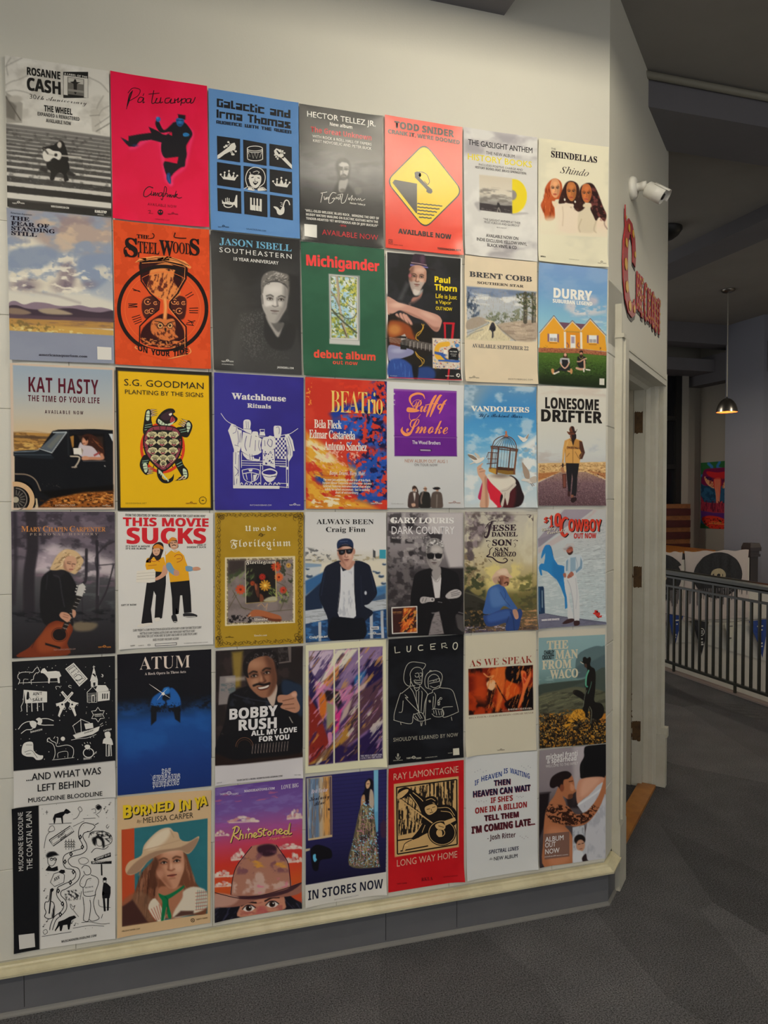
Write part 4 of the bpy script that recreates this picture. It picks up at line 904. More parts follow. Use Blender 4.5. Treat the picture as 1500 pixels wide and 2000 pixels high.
p = Po(1, 'B', '762,188 1440,290 1450,1360 775,1295', 'dark grey glossy poster with a misty man, white capitals and red title', '18181a', 110, 2)
p.G('190 141416 480 1b1b1d 640 5b5b5d 760 606062 900 333335 1060 161618 1300 1c1c1e').N('9a9a9a', 260, 70, .5, .8, .35, '770,540 1445,640 1448,850 772,800', seed=6, soft=80).N('101012', 200, 60, .5, .75, .4, seed=12)
p.E('8a8a8a', 1010, 720, 190, 120, 110, .4).Q('101011', '1060,690 1085,640 1140,640 1175,680 1170,780 1160,830 1200,900 1250,1010 1010,1000 1050,880 1080,800', 18, .85)
p.Q('b9b7b2', '1085,672 1120,655 1162,672 1166,720 1155,770 1125,800 1100,775 1085,720', 4).Q('3a3937', '1085,700 1118,710 1112,730 1090,725', 3).Q('3a3937', '1130,712 1160,712 1158,728 1132,728', 3).L('2c2b2a', 6, '1085,700 1118,704').L('2c2b2a', 6, '1130,704 1162,702').L('6a6866', 8, '1122,720 1118,755 1130,758', 3).Q('3f3d3b', '1100,768 1130,760 1150,772 1140,800 1115,800', 4).L('8f8b86', 4, '1112,778 1138,778').P('2a2a2b', '1085,640 1135,630 1170,655 1172,690 1150,668 1110,662 1085,680', 4).E('24231f', 1088, 730, 10, 40, 5, .8)
p.Q('b0aeaa', '1090,815 1130,808 1160,800 1150,860 1120,905 1085,895', 8, .9).E('55534f', 1115, 890, 22, 14, 8).Q('77757099'[:6], '1215,870 1262,868 1268,910 1225,925', 10, .6)
p.S('f0efe8', 4, '938,990 952,920 940,915 990,905').S('f0efe8', 4, '965,940 972,968 985,948 985,968').S('f0efe8', 3, '990,960 1000,945 998,968').S('f0efe8', 4, '1065,915 1035,910 1010,945 1005,995 1035,985 1050,955 1030,960').S('f0efe8', 3, '1055,965 1065,945 1070,962 1080,945 1085,968 1100,930 1098,970').S('f0efe8', 3, '1075,930 1115,920').S('f0efe8', 4, '1118,920 1105,990 1135,985 1160,920 1140,980').S('f0efe8', 3, '1160,968 1170,950 1172,970 1195,930 1188,975 1200,955 1210,972 1220,952 1232,972 1245,955 1250,972 1262,955 1270,975 1300,960')
p.T('HECTOR TELLEZ JR.', 'S', 'f4f3ec', 828, 294, 1383, 46).T('New album', 'B', 'f4f3ec', 1012, 368, 1195, 27).T('The Great Unknown', 'B', 'd8202c', 858, 418, 1350, 42).T('WITH ROCK & ROLL HALL OF FAMERS', 's', 'f4f3ec', 870, 464, 1350, 23).T('KRIST NOVOSELIC AND PETER BUCK', 's', 'f4f3ec', 876, 500, 1350, 23)
p.T('Hector Tellez Jr.', 'B', 'f0efe8', 1176, 1000, 1305, 13)
p.T('"WELL-OILED MELODIC BLUES ROCK... MERGING THE GRIT OF', 'B', 'f0efe8', 812, 1062, 1412, 19).T('MUDDY WATERS WAILING ON ELECTRIC GUITARS WITH THE', 'B', 'f0efe8', 820, 1094, 1404, 19).T('TENDER-HEARTED YET MYSTERIOUS AIR OF JEFF BUCKLEY"', 'B', 'f0efe8', 820, 1126, 1405, 19).T('- SPIN', 'B', 'c8303c', 1088, 1182, 1145, 15).T('AVAILABLE NOW', 's', 'd02834', 950, 1250, 1405, 44)
p.V('e6e5de', '805,1163 908,1172 908,1276 805,1265')

p = Po(1, 'C', '25,55 755,175 757,1385 32,1308', 'orange red glossy poster with a yellow diamond sign of a falling telephone', 'ea4430', 60, 2)
p.N('f2553e', 300, 300, .4, .7, .6, seed=7)
def rdiam(c, cx, cy, rx, ry, r):
    P4 = [(cx, cy - ry), (cx + rx, cy), (cx, cy + ry), (cx - rx, cy)]; out = []
    for i in range(4):
        a, b, d = (np.array(P4[(i + k) % 4], float) for k in (-1, 0, 1)); A = b + (a - b) * r; D_ = b + (d - b) * r
        for t in np.linspace(0, 1, 7): out.append((1 - t) ** 2 * A + 2 * t * (1 - t) * b + t * t * D_)
    return np.array([(x, y + .135 * (x - cx)) for x, y in out])
p.V('16161a', rdiam(0, 400, 728, 366, 412, .16)).V('f2cf1c', rdiam(0, 400, 728, 352, 397, .16))
p.V('17171a', '97,695 118,667 328,705 328,985 318,985').V('17171a', '305,600 325,590 350,592 365,605 368,630 352,648 440,735 470,760 474,785 460,800 435,796 415,780 418,762 330,668 310,648', 0).S('17171a', 6, '350,592 385,598 420,620 440,660 445,690 438,705 425,712 395,680', 1).V('f2cf1c', '368,612 392,618 425,650 438,690 428,700 375,640', 1)
for i, y in enumerate((890, 922, 952, 985, 1018)):
    x0, x1 = (330, 330, 330, 330, 346)[i], (566, 540, 515, 490, 464)[i]; n = 24
    p.S('17171a', 11, [(x0 + (x1 - x0) * k / n, y + .1 * (x1 - x0) * k / n + 5 * abs(math.sin(math.pi * (x0 + (x1 - x0) * k / n) / 38))) for k in range(n + 1)], 0)
p.T('TODD SNIDER', 'H', '22181a', 115, 178, 676, 62).T("CRANK IT, WE'RE DOOMED", 'H', '2a1c1c', 56, 228, 732, 36).T('AVAILABLE NOW', 'H', '1a1416', 150, 1174, 650, 44).T('TODDSNIDER.NET', 'H', '2a1616', 518, 1324, 736, 17)
p.S('3a1616', 4, '62,1230 95,1234 95,1278 62,1272 62,1230', 0).O('3a1616', 4, 79, 1254, 10).T('THIRTY TIGERS', 'B', '7a2018', 108, 1284, 195, 7)

p = Po(1, 'C', '765,172 1462,270 1462,1440 778,1372', 'pale grey cloudy poster with black capitals and a yellow record in its sleeve', 'd6d5d2', 100, 1)
p.N('97929a', 240, 110, .42, .72, .75, '765,170 1465,260 1465,480 768,420', seed=3, soft=50).N('97939a', 240, 90, .42, .7, .7, '775,1180 1462,1250 1462,1440 778,1372', seed=5, soft=50).N('efeeea', 200, 200, .5, .75, .5, seed=9)
p.Q('a5a2a4', '870,890 920,880 925,960 900,950', 12, .8).Q('a5a2a4', '1230,980 1340,975 1370,990 1235,1000', 10, .7)
p.E('e8d21c', 1235, 822, 130, 163).E('8b8584', 1228, 812, 40, 48)
p.P('d2cabb', '918,618 1225,652 1225,985 920,952').G('618 cfc6b4 760 d6d0c2 860 8b8886 885 3b3438 960 2a2428', '918,618 1225,652 1225,985 920,952').N('75706c', 80, 26, .45, .7, .8, '918,740 1225,775 1225,900 920,880', seed=4, soft=15).P('2c262b', '920,885 1000,893 1060,905 1225,912 1225,985 920,952').N('8d8385', 30, 8, .5, .8, .6, '920,925 1225,945 1225,985 920,952', seed=2).Q('1b161b', '1085,890 1098,880 1110,900 1120,940 1085,935', 2).L('b9b4ae', 5, '1085,975 1100,930 1115,970')
p.T('THE GASLIGHT ANTHEM', 'S', '26242a', 810, 336, 1416, 52, sp=.95).T('THE NEW ALBUM', 's', '26242a', 980, 426, 1250, 30).T('HISTORY BOOKS', 'S', 'e9d72a', 808, 475, 1410, 58).T('INCLUDES POSITIVE CHARGE AND', 's', '35333a', 912, 532, 1325, 21).T('HISTORY BOOKS (FEAT. BRUCE SPRINGSTEEN)', 'B', '35333a', 878, 558, 1360, 21)
p.T('"THE GASLIGHT ANTHEM AT THEIR', 's', '35333a', 952, 1048, 1302, 20).T('MOST FURIOUS AND GLORIOUS"', 's', '35333a', 962, 1076, 1296, 20).T('8/10 UNCUT', 's', '55535a', 1080, 1122, 1172, 12).T('AVAILABLE NOW ON', 'S', '26242a', 978, 1206, 1280, 30).T('INDIE EXCLUSIVE YELLOW VINYL', 'S', '26242a', 890, 1242, 1362, 30).T('BLACK VINYL & CD', 'S', '26242a', 990, 1296, 1266, 30).T('GASLIGHT', 's', '8a8478', 1030, 738, 1120, 5)

p = Po(1, 'D', '75,85 1085,215 1058,1958 62,1862', 'cream poster of three long haired women in pale high collared tops', 'e6e1c8', 120, 0)
p.N('d3d0bb', 380, 300, .5, .75, .6, seed=4)
def lady(cx, cy, hair, skin, lip, w=1.0):
    for h in hair[1:]: p.Q(hair[0], h, 8)
    p.Q(skin, [(cx - 68*w, cy - 60), (cx - 40*w, cy - 130), (cx + 30*w, cy - 135), (cx + 68*w, cy - 70), (cx + 70*w, cy + 20), (cx + 45*w, cy + 105), (cx, cy + 135), (cx - 45*w, cy + 95), (cx - 68*w, cy + 15)], 5)
    dk = tuple(hx(skin) * 0.72); hl = tuple(np.minimum(1, hx(skin) * 1.22))
    p.Q(dk, [(cx + 40*w, cy - 60), (cx + 70*w, cy - 40), (cx + 66*w, cy + 40), (cx + 35*w, cy + 110), (cx + 25*w, cy + 60)], 14, .55).E(hl, cx - 20*w, cy + 35, 22, 30, 14, .5).E(hl, cx + 2*w, cy - 70, 30, 30, 18, .4)
    for q in (-1, 1): p.L('3a2018', 9, [(cx + q * 14*w, cy - 22 + 6), (cx + q * 36*w, cy - 34), (cx + q * 56*w, cy - 22)], 3, .8).E('f0e2d4', cx + q * 33*w, cy - 4, 15, 7, 3).E('1c1210', cx + q * 33*w, cy - 4, 10, 8, 3).L('1c1210', 6, [(cx + q * 16*w, cy - 4), (cx + q * 33*w, cy - 13), (cx + q * 54*w, cy - 6)], 2)
    p.L(dk, 8, [(cx + 4*w, cy), (cx + 6*w, cy + 40), (cx - 10*w, cy + 48)], 4, .7).Q(lip, [(cx - 28*w, cy + 82), (cx - 6*w, cy + 70), (cx + 22*w, cy + 80), (cx + 4*w, cy + 100)], 4).L('6a2018', 4, [(cx - 26*w, cy + 82), (cx + 20*w, cy + 81)], 2)
p.G('1000 e9dcc3 1250 e8d5bf 1500 e6e1c8', '85,1010 300,1050 560,1030 800,1030 1060,1170 1060,1520 80,1480')
p.Q('e8d9c4', '300,1090 420,1020 560,1030 680,1150 690,1300 640,1440 420,1440 300,1300', 25).Q('d9cdb4', '650,1160 760,1050 820,1050 900,1200 900,1400 860,1450 690,1450 640,1400', 20).L('b59f80', 10, '415,1080 425,1200 415,1350', 10, .5).L('a5906f', 12, '690,1260 650,1370 670,1440', 10, .5).L('a5906f', 12, '910,1260 870,1400 900,1450', 12, .5)
lady(310, 815, ('b4552c', '250,690 330,672 400,730 412,850 380,960 300,1000 300,1250 180,1280 150,1180 105,1060 150,940 175,790'), 'd89c70', 'c05a4a')
p.N('7a2f15', 26, 90, .5, .7, .7, '185,760 245,760 270,990 300,1240 170,1280 110,1060', seed=3, soft=20).N('e08a55', 20, 80, .55, .75, .6, '140,900 270,900 280,1200 150,1200', seed=8, soft=20).Q('e6e1c8', '100,1270 320,1240 320,1420 100,1420', 60, .85).Q('e6d4b8', '262,1000 330,1010 345,1050 300,1090', 10)
lady(545, 860, ('35201c', '470,730 540,702 620,730 660,800 670,900 735,1000 740,1090 650,1150 580,1090 570,1040 440,1030 360,1030 380,930 420,820'), 'b06a3e', 'b85a4a')
p.N('5a3a30', 30, 50, .55, .75, .7, '380,960 470,740 640,740 730,1010 640,1140 400,1030', seed=5, soft=20)
lady(545, 860, ('35201c',), 'b4703f', 'b85a4a')
p.Q('e8d8c2', '455,1020 520,1035 570,1040 560,1080 450,1070', 10)
lady(765, 885, ('2c1a1a', '700,770 780,730 860,750 920,850 960,960 1000,1070 1050,1200 1020,1290 950,1230 900,1280 860,1200 820,1110 830,1030 700,1000 665,900 670,830'), 'b4663a', 'c0605a')
p.N('8a4a44', 34, 34, .5, .7, .7, '830,800 900,800 1000,1050 1050,1200 1010,1370 940,1230 880,1230 830,1080', seed=6, soft=16).L('4a2a28', 14, '1030,1230 1020,1330 1060,1400', 10, .5)
lady(765, 885, ('2c1a1a',), 'ba6c3e', 'c0605a')
p.Q('dccdb0', '730,1035 820,1030 830,1080 720,1080', 10).E('f0ece0', 448, 975, 12, 18, 4).E('f0ece0', 600, 1005, 12, 14, 4)
p.T('THE', 's', '4c4444', 254, 252, 320, 26).T('SHINDELLAS', 'K', '2a2228', 252, 360, 918, 92).T('Shindo', 'i', '33292a', 378, 590, 800, 96, skew=.25).T('THIRTY TIGERS', 'B', '3a342c', 918, 1898, 1030, 10).O('3a342c', 5, 972, 1875, 14, 10, 14).T('AMERICA', 'H', '2e2822', 90, 1804, 168, 18).T('THESHINDELLAS.COM', 's', '6a6456', 503, 1838, 652, 9)
# ================================================================ second row
p = Po(2, 'E', '50,28 778,95 798,1112 75,1085', 'painting poster of heaped clouds over purple hills above a plain grey-blue foot', '9fa9ba', 140, 0)
p.G('30 9aa2b4 300 94a0b6 600 b4bcc6 680 d6d4cc')
p.N('b9a59a', 160, 90, .38, .62, .95, '50,20 800,95 800,380 330,300 60,200', seed=4, soft=50).N('d6bfa6', 130, 60, .5, .7, .8, '250,60 800,120 800,370 420,340', seed=12, soft=40).N('8f8088', 120, 70, .55, .75, .6, '120,40 700,100 500,240 250,180', seed=6, soft=40).P('8696b2', '50,30 190,40 180,110 60,220', 30, .8)
p.N('e2dccb', 90, 60, .38, .58, 1, '60,230 230,230 330,300 420,420 560,330 600,600 300,640 60,620', seed=3, soft=40).Q('8b9ab4', '70,330 200,300 300,290 400,340 380,430 330,470 250,440 140,460 70,450', 18, .9).N('e6e0d0', 60, 40, .45, .62, .95, '60,470 330,430 420,350 520,340 620,600 420,650 250,520 70,600', seed=9, soft=25)
p.Q('8a9ab6', '560,360 790,350 790,470 720,560 640,600 580,560 550,470', 20, .9).N('ddd8ca', 60, 60, .52, .68, .9, '660,440 800,420 800,620 620,640', seed=13, soft=25)
for x, y, a, b in ((170, 565, 95, 40), (470, 500, 60, 80), (440, 570, 70, 40), (620, 560, 40, 20)): p.E('8a7c86', x, y, a, b, 32, .8)
p.N('5f5462', 60, 26, .52, .72, .6, '80,530 270,520 280,610 90,610', seed=2, soft=20).N('75697a', 40, 60, .5, .7, .6, '420,420 530,400 540,600 400,620', seed=5, soft=20).N('f1ecdc', 70, 24, .55, .72, .9, '60,460 620,420 660,640 80,600', seed=15, soft=20)
p.Q('e0dccf', '65,610 300,640 560,620 795,690 795,740 400,720 65,690', 25, .9).L('a39a9c', 14, '240,610 400,640 560,690', 10, .6)
p.Q('8d7c8c', '65,690 110,675 170,700 240,683 330,690 400,708 480,712 560,705 640,722 710,720 795,745 795,790 65,760', 3).Q('453a46', '65,712 120,705 180,725 260,735 360,735 440,726 520,728 600,745 700,755 795,745 795,830 300,800 65,770', 4).Q('b5a58c', '270,735 380,728 470,750 500,770 330,765', 8, .9).Q('a08a74', '65,725 150,730 220,760 120,775 65,760', 8, .8)
p.P('5b4a56', '65,765 300,780 795,800 795,830 65,800', 8).P('b98f52', '65,795 795,825 795,870 65,850', 6).N('8a6a58', 90, 10, .5, .7, .7, '65,790 795,820 795,900 65,860', seed=7).P('cfa65a', '65,835 400,850 795,880 795,925 65,885', 5).N('7c6a44', 26, 18, .5, .68, .85, '65,800 230,815 420,860 400,905 65,880', seed=8, soft=8).N('e8d890', 26, 14, .58, .72, .9, '65,840 400,870 700,900 700,915 65,880', seed=14)
p.H('8f96ab', 880, 1200, soft=2).N('989fb2', 300, 200, .4, .7, .5, '75,900 800,930 800,1112 75,1085', seed=3)
K = '231f2c'
p.T('THE', 'K', K, 80, 110, 208, 28).T('FEAR OF', 'K', K, 80, 146, 346, 28).T('STANDING', 'K', K, 82, 180, 386, 28).T('STILL', 'K', K, 82, 214, 260, 28).T('American Aquarium', 's', K, 78, 68, 225, 12).T('americanaquarium.com', 'K', '3c3a46', 274, 1056, 612, 17); p.V('e2e0da', '680,993 778,999 780,1087 682,1083')

p = Po(2, 'E', '790,110 1458,182 1470,1150 805,1115', 'orange poster of an eagle and an owl inside a black lined hourglass', 'e4562c', 140, 0)
p.N('d24a24', 46, 46, .47, .53, .75, seed=6).N('e4562c', 300, 300, .3, .8, .35, seed=2)
p.O('241b1b', 26, 1135, 730, 305, 296, 90).E('e4562c', 1135, 730, 290, 282, 2).O('f0743c', 3, 1135, 728, 262, 256, 70)
for a, b in (('925,588 980,612', '930,600 975,604'), ('895,694 960,694', '895,718 960,716'), ('898,706 958,696', '898,706 958,712'), ('920,790 978,772', '925,806 985,786'), ('932,822 988,800', '940,836 990,816'), ('1292,640 1340,612', '1302,655 1350,628'), ('1320,726 1382,724', '1320,742 1382,742'), ('1320,756 1380,758', '1322,738 1322,740'), ('1310,808 1352,830', '1300,830 1362,812'), ('1296,838 1352,846', '1330,815 1345,845')): p.S('241b1b', 5, a, 0).S('241b1b', 5, b, 0)
p.Q('4a2320', '1000,660 1080,640 1110,700 1080,780 1020,800 990,740', 3).Q('4a2320', '1290,650 1200,640 1160,700 1210,790 1280,800 1300,720', 3)
for x, y, r in ((1030, 680, 22), (1060, 745, 20), (1025, 750, 14), (1085, 690, 12), (1215, 680, 20), (1250, 745, 22), (1280, 690, 13), (1240, 690, 10), (1210, 750, 12)): p.O('e8945a', 5, x, y, r, r * .9, 18, 20, 320).D('e8945a', x + 3, y, r * .3, n=8)
# glass
p.Q('e4562c', '975,400 1140,385 1305,428 1300,520 1240,620 1185,680 1180,720 1240,790 1295,850 1300,1000 1140,1035 975,995 980,850 1040,790 1110,735 1120,680 1050,620 990,540', 1)
p.Q('38181a', '980,405 1140,395 1300,435 1292,520 1240,610 1200,640 1080,620 1020,570 985,500', 2).Q('38181a', '1115,770 1190,770 1270,850 1290,980 1140,1000 990,965 1000,860', 2)
p.Q('e88d4c', '1040,520 1050,460 1100,420 1170,410 1220,440 1225,470 1270,500 1266,545 1250,515 1215,500 1210,540 1260,620 1180,670 1100,650 1030,590', 2).Q('241b1b', '1222,462 1258,472 1270,510 1264,545 1250,518 1215,500', 1).N('5a2420', 9, 30, .5, .62, .9, '1040,500 1160,470 1215,530 1255,615 1180,665 1080,640 1030,580', seed=4, rot=15).L('5a2420', 5, '1160,455 1190,450 1205,462', 1).E('241b1b', 1178, 460, 9, 6, 1)
p.L('e88d4c', 26, '1150,650 1155,720 1150,800', 3).L('f6b070', 8, '1150,660 1156,720 1148,790', 1)
p.Q('d97a42', '1060,820 1110,795 1150,805 1210,800 1225,850 1220,900 1240,930 1150,950 1060,900', 2).N('4a1f1c', 9, 12, .5, .6, .8, '1060,830 1220,830 1240,940 1060,930', seed=7)
for x in (1118, 1186): p.E('f2b070', x, 846, 20, 22, 1).O('241b1b', 4, x, 846, 20, 20, 20).E('241b1b', x, 846, 9, 9, 1)
p.Q('241b1b', '1145,865 1162,865 1156,895', 1).L('241b1b', 6, '1080,815 1125,825 1152,850 1185,825 1215,818', 1).N('e88d4c', 12, 8, .5, .6, .9, '990,930 1290,960 1280,1000 1140,1010 1000,985', seed=9)
p.S('241b1b', 9, '978,400 1140,390 1302,432 1298,520 1240,622 1188,680 1186,722 1244,795 1298,855 1302,1005 1140,1040 972,998 976,850 1036,790 1108,735 1114,680 1048,622 986,535 978,400', 0).S('f09a58', 4, '990,412 1140,402 1290,440 1286,520 1232,612 1176,680 1176,724 1232,795 1286,858 1290,995', 0)
p.V('f09a58', '940,408 975,378 1070,362 1180,366 1290,398 1335,440 1325,452 1270,420 1140,392 1020,392').S('241b1b', 4, '960,400 1080,375 1200,378 1320,430').S('241b1b', 3, '985,402 1090,385 1220,394 1300,428')
p.S('f0a060', 8, '948,990 960,1010 1140,1075 1290,1050 1330,1030 1318,1000', 1).V('e4562c', '965,985 1140,1030 1310,1010 1320,1040 1140,1085 955,1030')
for w_, x0, y0, x1, y1 in (('ON', 962, 1018, 1030, 1040), ('YOUR', 1055, 1050, 1185, 1062), ('TIME', 1208, 1062, 1312, 1046)): p.T(w_, 'H', '241b1b', x0, y0, x1, 38, y1)
p.T('THE', 'K', '241b1b', 955, 236, 1042, 26).T('S', 'K', '241b1b', 872, 362, 962, 130).T('TEEL', 'R', '241b1b', 962, 338, 1112, 82, sp=.9).T('W', 'K', '241b1b', 1112, 352, 1212, 104).T('OOD', 'R', '241b1b', 1206, 340, 1330, 78, sp=.9).T('S', 'K', '241b1b', 1322, 352, 1392, 112)
p.S('241b1b', 8, '905,355 872,350 868,310 895,295 905,320', 1).S('241b1b', 7, '1300,240 1250,238 1215,230 1222,205 1216,205', 1).S('241b1b', 6, '1045,242 1070,235 1075,215 1062,205', 1).S('241b1b', 9, '968,335 966,372', 0)

p = Po(2, 'F', '45,52 768,125 785,1220 72,1180', 'black poster with a grey portrait of a man in a dark coat, blue serif title', '161617', 150, 2)
p.N('343436', 260, 160, .5, .8, .5, seed=4).E('4a4a4b', 640, 480, 130, 190, 100, .55)
p.Q('2b2b2b', '270,760 420,690 490,700 520,860 600,940 720,840 760,900 780,1220 230,1200', 30).N('6a6a68', 8, 8, .55, .68, .55, '280,740 440,690 500,740 500,900 420,1100 300,1000', seed=5, soft=30).N('565654', 7, 9, .58, .7, .5, '280,900 500,900 640,1000 700,1100 300,1100', seed=6, soft=40).L('0e0e0e', 26, '490,740 510,850 580,930', 8, .8)
p.Q('0f0f10', '495,780 560,890 590,925 640,880 690,800 740,840 700,1000 560,1010 480,900', 14)
p.Q('a09c98', '495,740 540,780 600,800 640,800 625,850 592,915 545,850 510,790', 10).Q('4c4a49', '540,790 640,800 620,850 590,870', 10, .8)
F = face(p, 568, 605, 108, 4, 'cbc7c3', '5b5856', 'e8e5e1', 1, .25, '4b4846', '8a8582', '8c8885', .55, ch=1.72)
p.Q('a9a5a1', '460,545 470,640 480,650 468,560', 4).Q('7c7976', '455,575 470,570 476,640 462,640', 3)
p.Q('6e6b68', '455,520 460,440 490,395 550,375 620,390 680,410 695,450 690,520 672,580 668,500 620,468 560,455 510,470 480,510 470,560', 6).N('c2beb9', 22, 10, .5, .68, .7, '470,470 500,395 560,378 640,400 690,440 640,470 540,450', seed=8, rot=-30, soft=6).N('3c3a38', 20, 9, .55, .7, .8, '460,520 500,420 690,420 690,520 600,465 500,490', seed=11, soft=4)
p.P('161617', '680,400 760,420 770,800 690,790 672,650 690,560', 14, .85)
p.T('JASON ISBELL', 'R', '6fb4d8', 118, 162, 704, 56, sp=.95).T('SOUTHEASTERN', 's', 'eeeeea', 118, 224, 704, 40, sp=1.25).T('10 YEAR ANNIVERSARY', 'S', 'eeeeea', 234, 292, 598, 27).T('JASONISBELL.COM', 'B', 'e4e4e0', 586, 1166, 720, 15).T('SOUTHEASTERN RECORDS', 'B', 'c4c4c0', 136, 1138, 232, 9); tigers(p, 134, 1116, 98, 'e4e4e0')

p = Po(2, 'F', '778,135 1455,200 1470,1255 800,1225', 'dark green poster with a small window of leafy branches and red lettering', '24553f', 120, 1)
p.N('2c6249', 260, 200, .4, .7, .6, seed=5)
p.P('b9bbba', '1003,400 1255,418 1256,980 1012,966', 1).P('7f8283', '1008,404 1250,421 1250,945 1014,930', 1).P('d6d6d2', '1012,408 1240,424 1244,940 1018,928', 1).P('4b4b44', '1018,415 1232,432 1232,928 1026,918', 1).P('c9cac8', '1012,930 1255,945 1256,980 1012,966', 1)
A = '1020,418 1230,434 1230,926 1028,916'
p.P('a9d0e4', A, 1).N('e6e8e2', 50, 50, .52, .66, .8, A, seed=3).N('b9b94a', 34, 34, .46, .56, .95, '1090,430 1230,434 1230,600 1120,570', seed=7).N('b4b448', 34, 34, .47, .57, .95, '1026,730 1120,780 1230,880 1230,926 1028,916', seed=9).N('8a9a4c', 26, 26, .54, .62, .9, A, seed=11).N('5e7442', 14, 14, .58, .64, .9, A, seed=13).N('dcd468', 16, 16, .62, .68, .9, A, seed=17)
p.L('b8a894', 16, '1068,425 1080,520 1085,640 1130,830 1150,915', 2).L('8c7c6a', 6, '1076,425 1088,540 1094,660', 2).L('4f5648', 13, '1030,690 1100,770 1230,880', 2).L('8c8474', 12, '1024,545 1060,600 1085,660', 2).L('4a5244', 8, '1030,720 1090,725 1140,760 1200,760 1228,720', 2).L('566048', 5, '1110,590 1160,650 1225,690', 2).L('5a4c3c', 9, '1105,800 1130,860 1150,910', 2)
p.T('Michigander', 'H', 'ee4444', 822, 330, 1416, 84, sp=.95).T('debut album', 'H', 'e8503e', 884, 1078, 1384, 58).T('out now', 'B', 'e8503e', 1038, 1132, 1240, 32)

p = Po(2, 'G', '38,82 752,150 752,1305 48,1280', 'white edged poster of a bearded man in a hat leaning on a sunburst guitar', 'f0eee6', 150, 1)
p.P('17181c', '48,90 740,152 742,1298 62,1272', 1); B_ = '48,90 740,152 742,1298 62,1272'
p.N('2b2c33', 160, 160, .5, .75, .6, B_, seed=4)
p.Q('2a1c2c', '300,110 380,108 410,150 418,215 420,240 270,235 280,170', 4).L('6c6ab0', 16, '272,213 340,225 425,238', 3).L('b39aa0', 7, '276,190 350,200 418,215', 3).L('1c1218', 12, '250,250 330,240 440,250 500,262', 3).E('6a4660', 380, 160, 22, 50, 14, .6)
p.Q('120f12', '235,290 290,245 430,255 420,300 300,290', 6)
F = face(p, 330, 322, 84, 6, 'c09480', '5e3a30', 'e2c0ae', -1, .3, '4a362e', '9a6a62', 'b0aaa6', .75, ch=1.95)
p.Q('17181c', '220,280 262,268 250,330 270,430 300,500 240,480', 12, .9).E('c8607a', 262, 312, 14, 16, 8, .6).Q('d8d4d0', '300,440 350,455 385,440 370,490 320,500 295,480', 10, .7).Q('b98a76', '400,270 415,280 418,340 405,380 395,340', 5)
p.Q('a5766a', '290,520 340,510 380,470 360,530 300,580 270,570', 8).Q('d8a898', '250,570 272,560 275,590 255,590', 4)
p.Q('222329', '60,480 200,500 280,560 360,520 450,470 560,560 620,700 560,720 400,640 150,560 60,540', 20, .8).P('5b5d62', '225,370 262,390 190,545 150,540', 20, .55)
SK, SD = 'c8998a', '8a5c50'
p.Q(SK, '50,510 110,535 160,565 250,590 400,640 520,680 560,720 562,760 530,835 480,825 400,740 300,700 180,640 120,660 60,680 50,600', 4).Q(SD, '170,640 300,695 400,745 470,815 510,840 540,800 480,790 380,720 260,660', 12, .7).E('e8c4b4', 150, 590, 60, 22, 18, .7).E('e2bcae', 440, 690, 70, 20, 16, .6, 25)
for q in ('140,680 160,720 172,755', '175,675 200,740 215,790', '205,680 235,750 250,800', '225,690 265,745 278,775'): p.L(SK, 26, q, 4).L(SD, 4, [(x + 13, y) for x, y in nums(q)], 4, .7)
p.Q('1a1410', '60,700 150,700 280,780 420,790 470,900 480,1000 400,1100 330,1180 240,1130 60,1110', 10, .9)
p.Q('8c431c', '65,750 150,735 240,770 300,830 330,900 300,930 180,880 70,900', 18).E('c98a4a', 120, 820, 60, 50, 30, .8).Q('17120f', '280,780 380,770 480,840 480,920 330,920', 16, .8).P('5c2a14', '70,890 180,900 190,985 75,985', 8)
p.Q('8a8cb4', '65,970 180,985 290,1015 285,1055 190,1090 120,1110 65,1110', 4).E('b4b6d2', 150, 1020, 60, 22, 14, .6).P('141416', '172,940 232,945 230,1010 175,1005', 2).P('b0aeb0', '180,880 215,860 238,905 180,920', 4).P('201d1f', '170,880 230,885 232,905 170,900', 3)
p.P('2a2422', '240,905 480,950 480,1030 250,995', 3)
for k in range(6): p.L('c9c6c4', 2.4, [(70, 893 + k * 8), (250, 915 + k * 11), (480, 962 + k * 10)], 1, .8, 0)
for x in (255, 290, 325, 362, 400, 440): p.L('d9d6d2', 5, [(x + 10, 930 + (x - 255) * .2), (x + 8, 985 + (x - 255) * .2)], 1, .8, 0)
for q in ('375,768 390,800 370,830 330,860 320,905 345,925', '395,772 370,840 335,880', '315,1030 330,1070 370,1110 378,1150 350,1170', '320,1040 350,1075 395,1105 390,1140'): p.L('e2b23c', 6, q, 2)
p.Q('2a4a96', '70,1120 180,1095 260,1140 300,1200 320,1275 70,1268', 12).N('5f86d0', 14, 60, .5, .7, .5, '100,1110 250,1140 300,1270 110,1270', seed=5, soft=20).Q('24407f', '330,1190 440,1170 500,1220 480,1290 330,1285', 16).Q('0e0f16', '285,1160 340,1180 330,1290 300,1285', 10)
p.L('c01c2c', 18, '585,760 680,762', 2).L('c01c2c', 18, '592,760 596,900', 2, 1, 0).L('c01c2c', 22, '675,765 662,905', 2, 1, 0).L('c01c2c', 16, '632,1190 620,1290', 2, 1, 0).L('c01c2c', 8, '65,1272 740,1298', 1, 1, 0)
p.P('d9cbbb', '474,900 738,908 735,1196 478,1185', 1)
cols = ['c04a3c', '3a6ab0', 'e0a83c', 'f0ece2', '7a4a8c', '2c2a30', 'd87a5a', '5aa0c0', 'c8c0b0', '8c3a34']; rg = random.Random(7)
for k in range(190):
    x, y = rg.uniform(478, 730), rg.uniform(905, 1188); w_ = rg.uniform(6, 14); p.P(rg.choice(cols), [(x, y), (x + w_, y + 1), (x + w_ * .9, y + w_), (x - 1, y + w_)], 1, .9)
